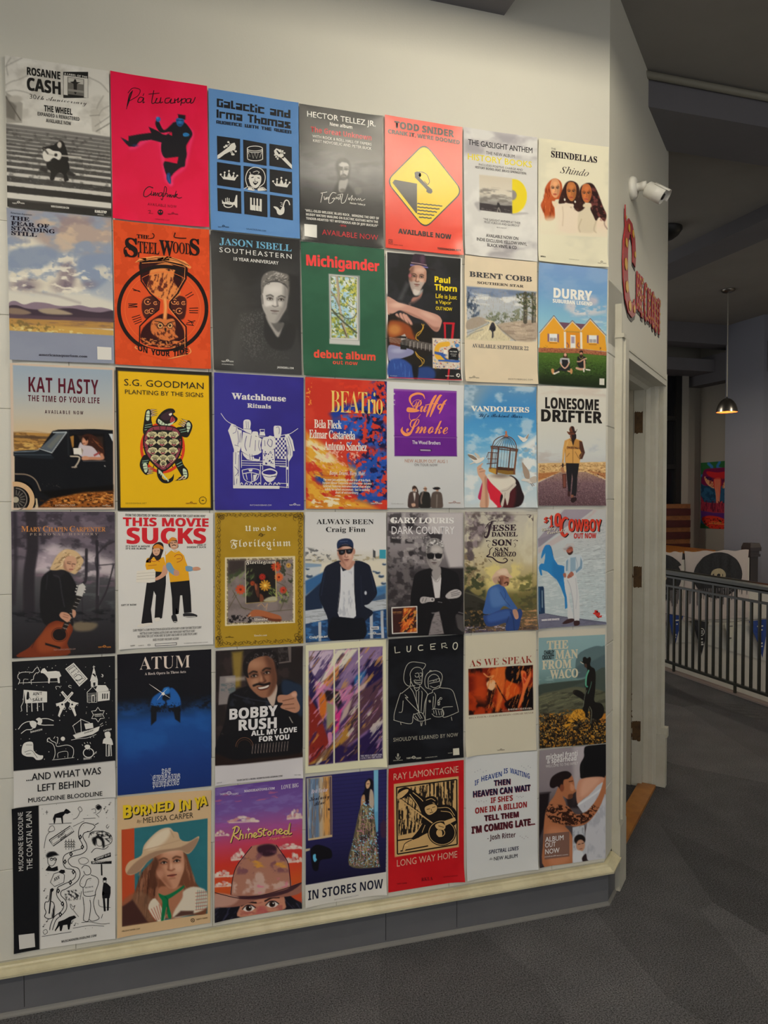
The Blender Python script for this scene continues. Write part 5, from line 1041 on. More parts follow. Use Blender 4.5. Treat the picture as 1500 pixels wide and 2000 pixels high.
p.L('e8b23a', 46, '620,955 540,970 515,1020 530,1080 610,1110', 2).P('3a5aa4', '495,1025 600,1045 600,1075 495,1050', 2).L('2a56a8', 18, '560,1060 620,1110 725,1118', 2).P('15151a', '628,1010 660,990 705,995 724,1020 722,1110 626,1100', 1).P('efe8da', '580,1010 612,1008 612,1050 580,1050', 1).E('4a86c8', 710, 970, 20, 18, 2).P('2c5cb0', '530,1105 720,1110 720,1130 530,1120', 1)
p.T('PAUL THORN', 'B', 'd8d8d4', 640, 1032, 708, 12).T('LIFE IS JUST', 's', 'd8d8d4', 645, 1055, 704, 9).T('A VAPOR', 's', 'd8d8d4', 655, 1072, 698, 9)
p.T('Paul', 'H', 'f2d81e', 494, 374, 642, 54).T('Thorn', 'H', 'f2d81e', 494, 448, 706, 54).T('Life is Just', 's', 'f2d81e', 506, 522, 706, 42, sp=.9).T('a Vapor', 's', 'f2d81e', 506, 574, 655, 36, sp=.9).T('OUT NOW', 'S', 'f2d81e', 506, 634, 662, 32, sp=.9).T('PAULTHORN.COM', 's', 'd8d8d4', 76, 1258, 140, 6).T('THIRTY TIGERS', 'B', 'e4e0da', 596, 1262, 674, 9).O('e4e0da', 5, 712, 1252, 15, 15, 18).D('e4e0da', 706, 1248, 6).D('e4e0da', 714, 1268, 6)

p = Po(2, 'G', '775,122 1458,185 1470,1335 780,1310', 'cream poster with a watercolour of a lone walker on a country road', 'e6d6ba', 140, 0)
p.N('ded0b6', 260, 260, .4, .7, .6, seed=3); A = '797,415 1452,466 1450,930 800,912'
p.P('b9bfc6', A, 3).P('6d7f9f', '797,415 1452,466 1440,500 1250,500 1120,520 1010,510 900,500 797,520', 12).N('8c9cb8', 60, 40, .45, .65, .7, '797,415 1452,466 1450,520 800,540', seed=4).N('e2e4e2', 120, 30, .48, .62, .9, '850,480 1350,520 1330,640 870,620', seed=6, soft=20).L('8a94a6', 4, '870,520 980,505 1100,512 1230,495', 2, .7).P('b4bcc4', '870,580 1330,600 1320,660 1200,670 1050,660 900,620', 14, .8)
p.N('4a5a72', 30, 40, .45, .6, .9, '797,440 850,450 915,500 920,680 850,720 797,720', seed=7, soft=12).N('2f3e52', 16, 26, .55, .65, .8, '797,440 860,520 915,620 900,690 800,720', seed=9).N('77806a', 22, 20, .45, .58, .9, '960,690 1040,650 1180,660 1330,610 1340,760 1100,770 1020,750', seed=8, soft=10).N('4f584a', 12, 14, .56, .64, .8, '980,690 1330,660 1330,770 1000,760', seed=12)
p.Q('a89c8e', '800,740 900,700 1000,740 900,800 800,820', 8).Q('b7a796', '1080,780 1200,750 1450,740 1450,920 1250,920 1150,850', 10).N('8c7c70', 80, 14, .5, .66, .6, '1080,780 1450,745 1450,925 1250,920', seed=5).N('cfc0ac', 60, 12, .55, .7, .7, '1200,760 1440,760 1440,880 1250,860', seed=15).Q('d9cfae', '960,730 1040,740 1080,780 1140,850 1200,925 800,915 800,880 900,820 1000,770 1020,755', 4).L('7d8280', 6, '800,850 900,815 1000,770', 3, .8).L('7d7a74', 8, '1085,780 1150,840 1260,925', 4, .8).L('6f777f', 10, '800,890 860,850 950,820', 5, .6).L('eee6c8', 12, '1020,760 1000,820 900,915', 6, .7)
for x, w_ in ((1350, 34), (1418, 22), (1335, 12), (1440, 12)): p.L('4e4c44', w_, [(x, 480), (x + 4, 620), (x + 2, 750)], 4)
p.N('39432f', 26, 16, .46, .58, .9, '1260,480 1452,470 1452,700 1340,640 1280,560', seed=14, soft=10).N('8c8a70', 14, 14, .56, .66, .8, '1290,490 1452,480 1452,700 1340,700', seed=16)
p.Q('35353e', '1030,760 1048,752 1062,775 1072,800 1066,830 1052,838 1052,880 1045,900 1034,895 1036,850 1025,830 1012,818 1018,790', 1).E('26262e', 1050, 815, 20, 22, 2).L('2c2c34', 5, '1018,790 1010,825', 1).N('9c8c70', 4, 20, .5, .7, .3, A, seed=22)
p.T('BRENT COBB', 'K', '4c4b4d', 820, 322, 1412, 50).T('SOUTHERN STAR', 'K', '57504a', 895, 390, 1334, 24).T('AVAILABLE SEPTEMBER 22', 'R', '4a4c55', 848, 988, 1382, 36).T('BRENTCOBBMUSIC.COM', 's', '5a5650', 1192, 1292, 1418, 14, sp=1.3); tigers(p, 812, 1280, 104, '6a6458')

p = Po(2, 'H', '75,110 1110,205 1088,1990 68,1930', 'blue sky poster of a yellow gabled house with two people sitting on the lawn', '6f9fd0', 140, 1)
p.G('100 7da0d2 500 6f9ecf 900 86bcd8 1400 b6d4d8').N('8fb0d6', 300, 140, .45, .7, .5, seed=4).N('d2cfd4', 120, 70, .42, .6, .9, '480,720 800,590 930,640 1100,760 1090,860 900,900 640,900 480,800', seed=6, soft=50).E('cfc4cc', 900, 690, 70, 60, 40, .8).N('e2dfe0', 90, 40, .5, .66, .7, '540,800 860,780 860,920 560,900', seed=8, soft=30).N('d2dfe2', 160, 40, .5, .7, .6, '720,940 1100,900 1100,1200 800,1040', seed=10, soft=40)
p.P('6d4a60', '380,998 800,1030 720,1140 450,1140', 2).P('e6a42e', '100,1160 310,920 465,1110 470,1390 90,1395', 1).P('e6a42e', '470,1120 590,990 715,1110 715,1150 470,1150', 1).P('e6a42e', '720,1110 855,962 1075,1200 1100,1440 735,1400', 1).P('dd8f22', '490,1140 705,1140 705,1395 490,1390', 1)
for q in ('95,1165 308,912 468,1112', '465,1112 588,985 715,1110', '715,1118 855,955 1085,1205'): p.L('5a3a38', 16, [(x, y - 5) for x, y in nums(q)], 1, 1, 0).L('e0d4c4', 14, [(x, y + 6) for x, y in nums(q)], 1, 1, 0)
p.P('b88a3c', '490,1132 700,1138 700,1158 490,1150', 1); p.P('eee6d8', '458,1145 488,1145 490,1385 462,1385', 1).P('eee6d8', '702,1150 734,1152 738,1400 712,1398', 1)
for x, y in ((212, 1172), (806, 1192)):
    p.P('80607a', [(x, y), (x + 26, y + 2), (x + 24, y + 122), (x, y + 120)], 1).P('80607a', [(x + 146, y + 6), (x + 172, y + 8), (x + 172, y + 132), (x + 146, y + 128)], 1).P('e8ecee', [(x + 28, y + 2), (x + 144, y + 6), (x + 144, y + 122), (x + 28, y + 118)], 1).P('8c8a92', [(x + 34, y + 62), (x + 138, y + 66), (x + 138, y + 116), (x + 34, y + 112)], 2, .8).L('f4f4f0', 6, [(x + 86, y + 60), (x + 86, y + 118)], 1, 1, 0).P('b87a24', [(x + 24, y + 130), (x + 144, y + 134), (x + 140, y + 152), (x + 28, y + 148)], 2)
p.P('ecece6', '558,1192 635,1195 635,1388 555,1386', 1).P('a89ab0', '570,1215 620,1217 620,1318 570,1316', 2).L('80505a', 14, '505,1310 530,1350 520,1380', 4).L('80505a', 14, '680,1310 660,1350 690,1380', 4).N('6a5a30', 20, 20, .5, .6, .8, '150,1350 210,1350 210,1395 150,1395', seed=3).N('6a3a30', 16, 20, .5, .6, .8, '970,1380 1015,1380 1015,1430 970,1425', seed=5)
p.P('a86848', '75,1385 300,1390 700,1398 1100,1445 1100,1510 700,1470 75,1460', 2).N('7c4434', 14, 12, .5, .6, .7, '75,1385 700,1398 1100,1445 1100,1510 75,1460', seed=6).P('2f4a1c', '75,1455 400,1460 700,1468 1098,1505 1090,1990 68,1930', 4).G('1450 4a6a24 1650 33501c 1940 131c0c', '75,1458 700,1470 1098,1508 1090,1990 68,1930').N('5c7c34', 16, 7, .52, .7, .5, '75,1460 1098,1510 1090,1800 68,1780', seed=7).N('101a0a', 18, 8, .52, .7, .5, '75,1600 1098,1600 1090,1990 68,1930', seed=9)
p.Q('3a201a', '455,1480 480,1462 505,1480 515,1530 510,1570 440,1565 445,1520', 2).E('d8a890', 478, 1490, 20, 26, 3).L('a04a4a', 4, '470,1506 484,1508', 1).P('b4b4b8', '400,1545 430,1535 540,1545 548,1610 510,1615 420,1625 395,1600', 2).P('1c1c22', '425,1560 515,1565 530,1640 560,1690 480,1740 390,1720 430,1640', 2).L('dcae98', 18, '402,1610 430,1660 465,1690', 2).L('dcae98', 18, '535,1610 510,1660 478,1690', 2).L('1c1c22', 40, '400,1700 340,1740 310,1750', 2).L('e6dcd4', 20, '380,1745 320,1770', 2).L('d6a08c', 20, '520,1735 570,1745', 2).Q('c89060', '265,1710 290,1695 308,1720 305,1775 290,1785 268,1750', 2).Q('c89060', '555,1700 575,1698 588,1725 580,1770 560,1775 548,1740', 2).Q('e6e4de', '300,1760 330,1770 322,1782 302,1784', 1)
p.E('221512', 720, 1450, 28, 28, 3).E('c48c70', 718, 1478, 22, 28, 3).Q('2a1812', '696,1485 742,1485 738,1510 702,1508', 3, .8).P('17171c', '660,1520 700,1505 740,1505 785,1525 790,1600 750,1690 700,1690 660,1640', 2).L('c8a84c', 5, '690,1520 715,1550 745,1520', 1).L('d2a48c', 18, '660,1590 700,1590 750,1560 795,1545', 2).L('cfa088', 26, '765,1580 768,1690', 2).L('cfa088', 34, '650,1690 700,1705 750,1705', 3).L('e6e2da', 20, '756,1700 756,1740', 2).L('e6e2da', 18, '790,1710 845,1720', 3)
p.T('DURRY', 'H', 'f6f4ec', 300, 630, 880, 140).T('SUBURBAN LEGEND', 'H', 'f6f4ec', 288, 705, 884, 52); p.V('d8d6cc', '988,1845 1060,1848 1058,1945 985,1940')
# ================================================================ third row
p = Po(3, 'I', '38,35 780,72 785,1078 50,1082', 'poster of a woman leaning out of an old dark truck in dry grass', 'd8c3b0', 150, 0)
A = '58,50 768,86 775,1068 70,1066'
p.G('50 9fb0c2 250 b4bcc0 400 c8c2b4 520 d4bf9c', A).P('b78a4a', '62,525 400,540 400,665 66,665', 3).N('7c5a34', 40, 12, .45, .62, .9, '62,530 400,540 400,650 66,650', seed=4, soft=4).N('e0b868', 40, 10, .5, .66, .8, '66,600 330,610 330,665 66,665', seed=6).L('b49878', 8, '62,530 150,520 220,524 300,536', 4, .7).P('4c3c30', '62,548 330,560 330,580 62,568', 6, .7)
p.P('14161c', '340,520 380,510 640,505 772,514 775,1066 240,1066 230,1000 70,1000 70,690 240,660', 2).Q('1e242c', '70,665 240,655 330,690 330,720 70,700', 4).L('8a9aac', 5, '70,668 200,664 240,655', 2).L('5c6a78', 4, '70,688 330,690', 2, .8)
p.P('59626c', '440,530 370,530 255,640 330,675', 3).P('7a7a70', '420,545 380,548 300,630 330,650', 8, .6).L('aab6bc', 9, '345,530 440,528', 2, 1, 0).L('c2ccd2', 6, '440,530 335,675 245,645', 2, 1, 0).L('20242a', 12, '450,520 455,690', 2)
p.P('0e0d10', '480,545 710,540 720,730 475,700', 6).P('a87a3c', '466,560 492,552 492,630 482,640', 4).P('3c2c24', '520,550 700,560 710,720 640,640 560,640', 10, .7)
p.Q('3b2019', '550,560 590,540 640,555 690,610 712,680 690,700 655,660 610,630 570,610', 5).N('8a5030', 40, 10, .5, .66, .8, '590,560 640,560 705,640 700,690 640,650', seed=5, rot=45, soft=8).E('c08468', 572, 592, 22, 32, 4).E('e2a888', 566, 600, 12, 18, 5, .7).L('6a3024', 5, '556,610 570,606', 2).Q('2a1612', '560,560 600,560 585,590 570,575', 4)
p.Q('cbc0c8', '525,640 540,600 560,620 620,630 660,670 690,720 590,715 530,690', 4).P('a34a4a', '632,690 672,668 678,680 640,702', 2).L('c88a6c', 22, '690,690 695,715 620,715 560,718', 4).E('d09878', 575, 712, 26, 14, 3).P('e6e2da', '488,642 545,640 552,688 492,686', 2).P('9a8a7a', '545,640 560,655 552,690', 2).L('c9bca8', 10, '470,700 530,705 525,740 500,778', 2).L('b8a898', 8, '480,778 512,776', 2).L('6c6c6e', 4, '560,735 715,733', 1, 1, 0).L('d0ccc8', 6, '712,768 716,772', 2)
p.P('cfd6da', '742,540 770,540 772,600', 3).L('9a8672', 8, '74,826 160,832 220,870 255,945', 2).Q('0a0a0c', '70,880 150,885 200,930 215,1066 70,1066', 3).O('d9b48a', 34, 78, 1010, 118, 112, 40, -100, 90).E('1c1a1c', 78, 1008, 92, 92, 3).O('77706a', 8, 78, 1008, 80, 80, 36, -90, 90)
for k in range(-4, 5): a = k * .38; p.L('8a847c', 7, [(80 + 34 * math.cos(a), 1008 + 34 * math.sin(a)), (80 + 64 * math.cos(a), 1008 + 64 * math.sin(a))], 2, .8, 0)
p.E('b0a894', 80, 1010, 22, 22, 3).P('9c5a24', '240,1066 330,1000 560,950 775,940 775,1066', 10).N('e6a050', 18, 8, .5, .64, .9, '300,1030 540,955 775,950 775,1030 500,1040', seed=8, soft=8).N('3c2010', 20, 8, .52, .66, .9, '240,1000 775,950 775,1066 240,1066', seed=9, soft=6).N('5a5450', 10, 8, .62, .7, .6, '250,890 420,900 420,925 250,915', seed=10).P('0c0a0a', '255,950 500,930 775,905 775,950 560,960 330,1000', 10, .8)
p.H('d8c3b0', 1068, 1200).H('d8c3b0', -99, 999999, -99, 54); p.T('KAT HASTY', 'B', '5a1a2c', 170, 240, 668, 104, sp=1.1).T('THE TIME OF YOUR LIFE', 'B', '5a1a2c', 166, 306, 676, 42, sp=1.15).T('AVAILABLE NOW', 'B', '4a2a34', 286, 394, 560, 24, sp=1.6).T('KATHASTY.COM', 's', 'd8c8b0', 362, 1056, 502, 13, sp=1.2); tigers(p, 696, 1056, 62, 'd8c8b0')

p = Po(3, 'I', '790,65 1475,102 1485,1083 805,1088', 'yellow poster with black border and a patterned snapping turtle', '15120d', 110, 1)
p.P('f0be00', '808,92 1455,126 1468,1066 826,1066', 0)
K = '16130f'; G_ = 'cfe0c0'; M_ = '8c3a4c'
p.O('e23c1c', 20, 1125, 640, 150, 172, 60)
p.V(K, '1000,400 1010,372 1030,365 1052,380 1045,430 1052,470 1060,510 1000,545 985,520 990,470', 1).V(K, '1220,500 1275,485 1290,455 1315,445 1338,480 1325,530 1300,565 1250,550', 1).V(K, '1000,690 1035,720 1020,770 1030,820 1005,832 975,800 962,760 975,715', 1).V(K, '1210,740 1255,715 1275,760 1305,800 1308,850 1280,865 1255,830', 1)
p.V(K, '1085,430 1120,385 1160,362 1200,362 1215,385 1200,400 1232,430 1220,455 1190,470 1150,488 1100,480 1078,460', 1).V(K, '1090,780 1130,800 1120,850 1150,870 1190,850 1205,825 1200,870 1165,892 1120,885 1088,840', 1)
for q in ('1008,440 1012,385 1032,378 1030,440', '1296,470 1315,458 1325,485 1305,530', '985,760 1010,750 1018,800 1000,815', '1270,790 1295,800 1300,845 1278,850'): p.V(G_, q, 1)
for q in ('1005,400 1036,402', '1003,418 1034,420', '1292,485 1322,490', '1290,505 1318,512', '982,775 1012,770', '985,792 1014,790', '1272,812 1298,812', '1274,828 1298,830'): p.S(K, 4, q, 0)
for q in ('1000,480 1048,470', '998,495 1050,488', '996,512 1052,505', '1240,515 1290,505', '1245,530 1300,520', '980,735 1025,728', '978,748 1022,742', '1225,760 1262,740', '1232,775 1268,758'): p.S('7fa894', 5, q, 0)
def claws(pts, dx, dy):
    for x, y in pts: p.V(K, [(x - dy * .16 - 2, y + dx * .16), (x + dx, y + dy), (x + dy * .16 + 2, y - dx * .16)]).V('e8c8a8', [(x - dy * .09, y + dx * .09), (x + dx * .8, y + dy * .8), (x + dy * .09, y - dx * .09)])
claws([(1040, 372), (1044, 386), (1046, 400), (1042, 412)], 48, -6); claws([(1300, 452), (1292, 466), (1285, 478), (1278, 488)], -46, -22); claws([(1022, 785), (1026, 800), (1024, 812), (1016, 824)], 48, -4); claws([(1280, 840), (1272, 850), (1262, 858), (1290, 855)], -50, 18)
p.V(G_, '1095,435 1120,450 1150,470 1190,460 1215,445 1185,478 1140,484 1096,465', 1).V('3c2430', '1110,420 1140,392 1180,378 1195,392 1170,440 1130,440', 1).V('f0e8d8', '1170,400 1188,392 1192,402 1178,412', 1).V('b8404c', '1190,415 1205,425 1215,440 1200,455 1178,455', 1).S(K, 4, '1188,410 1200,430 1192,445', 0)
for k in range(4): p.S(K, 4, [(1105 + k * 20, 448 + k * 6), (1098 + k * 20, 470 + k * 4)], 0)
for k in range(6): a = k / 5; p.V(G_, [(1096 + 60 * a, 800 + 72 * a - 8), (1110 + 60 * a, 812 + 66 * a - 8), (1100 + 64 * a, 826 + 56 * a)], 1)
p.V(K, '1040,490 1110,478 1200,488 1250,520 1268,600 1250,690 1200,760 1130,808 1060,760 1005,690 985,600 1000,530', 1).V(M_, '1045,497 1110,486 1198,496 1242,526 1258,600 1242,684 1196,750 1130,796 1066,750 1014,684 995,600 1009,534', 1)
for k in range(18): a = k / 18 * 2 * math.pi; p.S(K, 5, [(1128 + 118 * math.cos(a), 640 + 132 * math.sin(a)), (1128 + 142 * math.cos(a), 640 + 162 * math.sin(a))], 0)
p.V(K, '1040,520 1110,512 1200,520 1235,560 1240,620 1210,710 1130,770 1050,710 1018,620 1020,560', 1)
for r, (y, xs, w) in enumerate(((555, (1050, 1125, 1202), 40), (608, (1042, 1122, 1206), 40), (668, (1055, 1128, 1200), 38), (722, (1072, 1130, 1186), 34), (760, (1130,), 26))):
    for x in xs:
        p.V('d8cfa0', [(x - w, y - 4), (x - w * .7, y - 26), (x, y - 34), (x + w * .7, y - 26), (x + w, y - 4), (x + w * .5, y + 12), (x, y + 24), (x - w * .5, y + 12)]).V(M_, [(x - w * .5, y + 8), (x, y + 22), (x + w * .5, y + 8), (x + w * .3, y + 2), (x, y + 8), (x - w * .3, y + 2)])
        for k in (-2, -1, 0, 1, 2): p.S(K, 4, [(x + k * w * .12, y + 2), (x + k * w * .30, y - 24 + abs(k) * 4)], 0)
p.T('S.G. GOODMAN', 'n', '1a140c', 852, 196, 1418, 48).T('PLANTING BY THE SIGNS', 'n', '1a140c', 858, 256, 1416, 32).T('SGGOODMAN.NET', 's', '6a5410', 862, 1040, 1012, 10, sp=1.3); tigers(p, 1290, 1040, 80, '7a2a14')
for k in range(14): a = k * math.pi / 7; p.S('2a2008', 7, [(1412 + 22 * math.cos(a), 1014 + 22 * math.sin(a)), (1412 + 28 * math.cos(a), 1014 + 28 * math.sin(a))], 0)
p.V('2a2008', '1400,1014 1412,1010 1424,1014 1412,1018')

p = Po(3, 'J', '33,35 780,78 785,1183 40,1183', 'deep blue poster with a white drawing of laundry on a line over a kitchen stove', '2c2684', 60, 1)
p.N('34309a', 400, 300, .4, .75, .8, seed=4); W = 'e8e6e4'; N_ = '2c2684'
p.T('Watchhouse', 'K', W, 180, 256, 634, 52).T('Rituals', 'K', W, 310, 328, 508, 36)
p.S(W, 5, '90,375 130,430 180,465 250,500 340,545 430,572 540,570 620,555 670,545 735,502', 1)
p.V(W, '280,440 300,428 330,432 340,460 335,505 345,520 340,545 285,520 278,480', 1).V(W, '350,540 360,528 395,530 402,550 400,570 350,560', 1).V(W, '532,490 560,480 595,490 592,560 575,580 540,575', 1).S(N_, 4, '552,495 572,490 580,520 575,550', 1).S(N_, 3, '300,440 305,500', 1).S(N_, 3, '318,445 320,500', 1).S(N_, 3, '285,505 338,508', 1)
p.S(W, 5, '415,510 455,510 452,530 460,560 410,560 420,530 415,510', 0).V(W, '418,530 455,530 458,558 414,558')
p.V(W, '180,460 215,475 235,510 265,520 262,640 245,700 250,960 240,1000 205,985 198,800 200,680 165,560 150,520', 0)
for q in ('195,480 220,490 215,530 190,545', '230,520 238,600 230,640', '255,540 248,620', '205,640 240,650', '215,700 212,800', '240,720 236,900', '205,820 235,860 210,900', '225,920 220,980'): p.S(N_, 4, q, 1)
p.V(W, '275,530 330,548 400,570 432,590 420,640 430,700 400,720 330,735 262,690 258,660', 0).S(N_, 5, '305,565 290,640 305,690', 1).S(N_, 4, '380,600 375,690', 1).S(N_, 4, '410,600 405,650 420,690', 1).S(N_, 4, '345,560 330,660', 1).V(W, '268,700 330,735 420,740 415,770 395,778 310,760 280,730').S(N_, 4, '330,715 335,760', 0).S(N_, 4, '350,718 356,764', 0).V(N_, '365,730 412,740 408,760 368,752')
p.V(W, '440,585 480,575 500,562 535,575 545,600 540,670 440,680 432,640', 1).S(N_, 5, '490,590 480,630 510,655 520,610 500,590', 1).S(N_, 4, '455,600 460,650', 1).V(W, '440,682 535,678 545,835 500,815 440,808')
rg = random.Random(5)
for k in range(22): x, y = rg.uniform(450, 530), rg.uniform(690, 800); p.D(N_, x, y, rg.uniform(3, 8), rg.uniform(3, 9), 7)
p.V(W, '545,580 630,575 640,760 545,752')
for i in range(6):
    for j in range(9): 
        if (i + j) % 2 == 0: p.V(N_, [(547 + i * 15, 582 + j * 19), (561 + i * 15, 581 + j * 19), (561 + i * 15, 600 + j * 19), (547 + i * 15, 601 + j * 19)])
p.V(W, '625,555 655,545 690,600 708,690 690,690 690,730 655,785 645,740 648,700', 0).S(N_, 4, '655,565 680,640 690,690', 1).S(N_, 4, '640,580 665,660 672,730', 1).S(N_, 4, '650,650 655,720', 1)
for q in ('262,770 440,775', '262,790 440,795', '262,808 440,812', '545,775 640,778', '545,795 640,798', '545,812 640,815', '262,700 262,830', '195,700 195,1000', '440,815 440,850', '580,820 655,825', '655,780 655,1000', '635,700 640,1000', '420,790 424,960', '580,960 655,962', '580,990 655,995'): p.S(W, 5, q, 0)
p.V(W, '640,825 655,825 655,845 640,845').V(W, '640,962 655,962 655,985 640,985')
p.S(W, 6, '268,850 340,838 410,850 405,900 380,935 330,950 290,930 275,890 268,850', 1).S(W, 7, '275,880 340,870 405,885', 1).S(W, 6, '300,880 310,930', 1).S(W, 6, '345,875 350,945', 1).V(W, '320,845 355,842 350,862 328,862').V(W, '360,890 395,885 380,930 362,940')
p.V(W, '432,870 450,850 500,835 545,850 562,870 552,905 530,935 500,950 470,940 445,905', 1).V(N_, '445,862 500,848 548,862 545,880 500,888 450,880', 1).S(N_, 4, '440,895 500,908 555,895', 1)
p.V(W, '195,975 580,982 580,1006 195,1002').S(N_, 3, '205,990 575,994', 0)
for x in (220, 250, 290, 330, 370, 400, 450, 490, 530, 560): p.S(W, 7, [(x, 975), (x + 12, 955), (x + 25, 970)], 1)
p.T('WATCHHOUSEBAND.COM', 's', W, 332, 1148, 512, 12, sp=1.2); tigers(p, 662, 1146, 92, W)

p = Po(3, 'J', '795,72 1475,110 1478,1178 800,1172', 'poster of thick red, blue and yellow paint strokes with tall serif names', 'c9392c', 150, 0)
p.N('d84a38', 120, 120, .4, .7, .6, seed=3)
for q, c in (('1360,110 1480,100 1480,420 1380,360 1250,400 1150,380 1030,430 1000,380 1080,300 1200,300 1280,240', '1f3f9c'), ('1030,420 1200,400 1400,400 1480,480 1480,640 1350,660 1250,600 1150,560 1040,600 1000,520', '24479f'), ('1180,780 1290,740 1400,700 1480,670 1480,1090 1360,1140 1220,1100 1180,1000 1220,900', '2450a8'), ('870,890 940,880 1020,920 1060,960 960,980 890,940', '1f4a9c')): p.N(c, 60, 60, .30, .40, 1, q, seed=5, soft=26)
p.N('151a40', 70, 60, .5, .6, .95, '1300,100 1480,100 1480,680 1280,640 1200,500', seed=8, soft=20).N('1a1c48', 60, 50, .5, .58, .9, '1200,680 1480,660 1480,1100 1240,1110', seed=12, soft=20).N('3f7ad8', 50, 40, .54, .62, .8, '1000,400 1300,380 1280,560 1020,560', seed=9, soft=20).N('d8402c', 40, 30, .56, .62, .95, '1050,120 1480,100 1480,1140 1200,1100', seed=11).N('2c5cc0', 30, 40, .56, .64, .8, '1080,380 1480,380 1470,1080 1200,1060', seed=21, rot=30)
p.N('e8b040', 90, 50, .30, .44, 1, '800,530 900,600 1000,700 1120,800 1220,850 1200,940 1000,1060 1300,1120 1400,1178 800,1178', seed=4, soft=40, rot=30).N('f2e4b8', 90, 30, .46, .6, .95, '805,580 960,650 1050,770 980,840 860,800 800,700', seed=7, soft=25, rot=35).N('d8842c', 60, 30, .5, .62, .9, '820,720 1100,820 1200,1170 820,1170', seed=14, rot=30, soft=15).N('d0342a', 60, 26, .5, .6, .9, '860,1000 1100,1020 1240,1060 1200,1110 900,1080', seed=15, rot=12, soft=12).N('f4ead0', 50, 14, .56, .64, .9, '820,1060 1180,1060 1180,1160 820,1160', seed=16, rot=10).N('f0a048', 16, 16, .6, .68, .9, '800,120 850,120 850,310 800,310', seed=18).N('f0b4a0', 26, 18, .62, .68, .9, '900,640 1250,680 1250,860 950,860', seed=19, rot=40)
p.L('c03428', 10, '880,880 1000,900 1100,870', 4, .5)
p.T('BEATrio', 'r', 'f0cf70', 1008, 366, 1442, 190, sp=.85).T('Béla Fleck', 'R', 'f6f2e6', 870, 496, 1100, 72, sp=.9).T('Edmar Castañeda', 'R', 'f6f2e6', 828, 582, 1212, 72, sp=.9).T('Antonio Sánchez', 'R', 'f6f2e6', 952, 680, 1308, 72, sp=.9).T('Banjo, Drums, Harp, Huh?', 'I', 'f2ecdc', 996, 888, 1294, 34)
for k, (t, a, b) in enumerate((('The new jazz-adjoining all-star trio of Béla Fleck,', 944, 1340), ('harpist Edmar Castañeda and drummer Antonio', 940, 1348), ('Sánchez features instrumentation that might', 946, 1338), ('safely be called uncommon - but is nothing', 958, 1330), ('short of extraordinary.', 1046, 1240))): p.T(t, 'B', 'f2ecdc', a, 938 + k * 27, b, 19)
tigers(p, 1340, 1132, 96, 'f2ecdc')

p = Po(3, 'K', '45,52 772,90 770,1243 48,1245', 'pale grey poster with a purple matchbook cover and three small men at the foot', 'd9dadb', 120, 1)
p.G('60 dfe1e2 1240 cfd1d3'); p.P('6c1f94', '112,122 703,142 706,756 121,754', 1).N('7c2ca4', 200, 140, .45, .7, .6, '112,122 703,142 706,756 121,754', seed=5).L('b48ac4', 8, '114,132 700,152', 5, .7, 0).P('5a1880', '118,574 706,586 706,756 121,754', 2, .5).L('d8b8e0', 4, '120,570 250,572 500,578 706,584', 1, .9).L('4a1068', 9, '118,564 706,578', 4, .7, 0).L('45106a', 8, '122,752 706,754', 3, .8, 0).L('1c0a2a', 20, '365,698 460,700', 2, 1, 0).L('e8dff0', 9, '366,698 456,701', 1, 1, 0).N('d9dadb', 8, 16, .55, .6, 1, '108,160 122,160 126,280 112,280', seed=3)
O_ = 'ff9a5c'
p.T('Pu', 'C', O_, 270, 334, 425, 130).S(O_, 26, '420,385 440,330 470,250 500,195 515,180', 1, 0, .5).S(O_, 26, '455,385 475,330 510,250 545,190 565,182', 1, 0, .5).S(O_, 8, '410,275 470,262 530,258', 1).S(O_, 15, '545,268 528,290 540,312 560,296 562,272 545,268', 1).S(O_, 20, '540,355 560,310 585,250 612,222', 1, 0, .5).S(O_, 7, '565,268 600,262', 1)
p.T('Smoke', 'C', O_, 230, 535, 622, 150, skew=.12).V(O_, '232,322 245,295 285,300 330,312 355,326 320,340 250,340', 1).S(O_, 22, '300,300 265,235 275,190 330,165 385,175 405,215', 1, 0, .6).S(O_, 30, '196,480 188,515 220,550 262,545 295,505', 1, 0, .7).S(O_, 5, '260,350 262,400 290,420 330,400 365,360', 1)
p.T('The Wood Brothers', 'S', 'f2ecf4', 286, 640, 551, 34).T('NEW ALBUM OUT AUG 1', 's', 'c2907a', 216, 814, 616, 32).T('ON TOUR NOW', 's', '7a7678', 306, 848, 524, 24, sp=1.1)
for x, c, h in ((300, '4a3a38', 0), (402, '22201f', 0), (514, '584c46', 1)):
    p.Q(c, [(x - 44, 1110), (x - 20, 1090), (x + 20, 1090), (x + 48, 1110), (x + 58, 1180), (x + 52, 1243), (x - 46, 1243), (x - 56, 1180)], 3).E('c69a80', x + 6, 1066, 15, 22, 3).E('7a5040', x + 12, 1070, 8, 16, 5, .5)
    if h: p.Q('17151a', [(x - 38, 1058), (x - 22, 1050), (x - 12, 1046), (x + 22, 1048), (x + 36, 1062), (x + 10, 1072), (x - 22, 1070)], 2).L('c8c4bc', 10, [(x + 4, 1120), (x, 1240)], 4, .4)
    elif x < 350: p.Q('3a2820', [(x - 14, 1050), (x + 4, 1034), (x + 26, 1046), (x + 44, 1090), (x + 30, 1100), (x + 22, 1062), (x - 10, 1070), (x - 14, 1100)], 2).P('d6d0cc', [(x - 6, 1100), (x + 18, 1100), (x + 8, 1190)], 2).Q('d0a890', [(x - 22, 1205), (x + 10, 1200), (x + 14, 1225), (x - 14, 1232)], 3)
    else: p.L('7a6a62', 14, [(x - 16, 1096), (x - 34, 1160), (x - 30, 1200)], 3).L('1c1a1a', 5, [(x - 10, 1062), (x + 20, 1062)], 1)
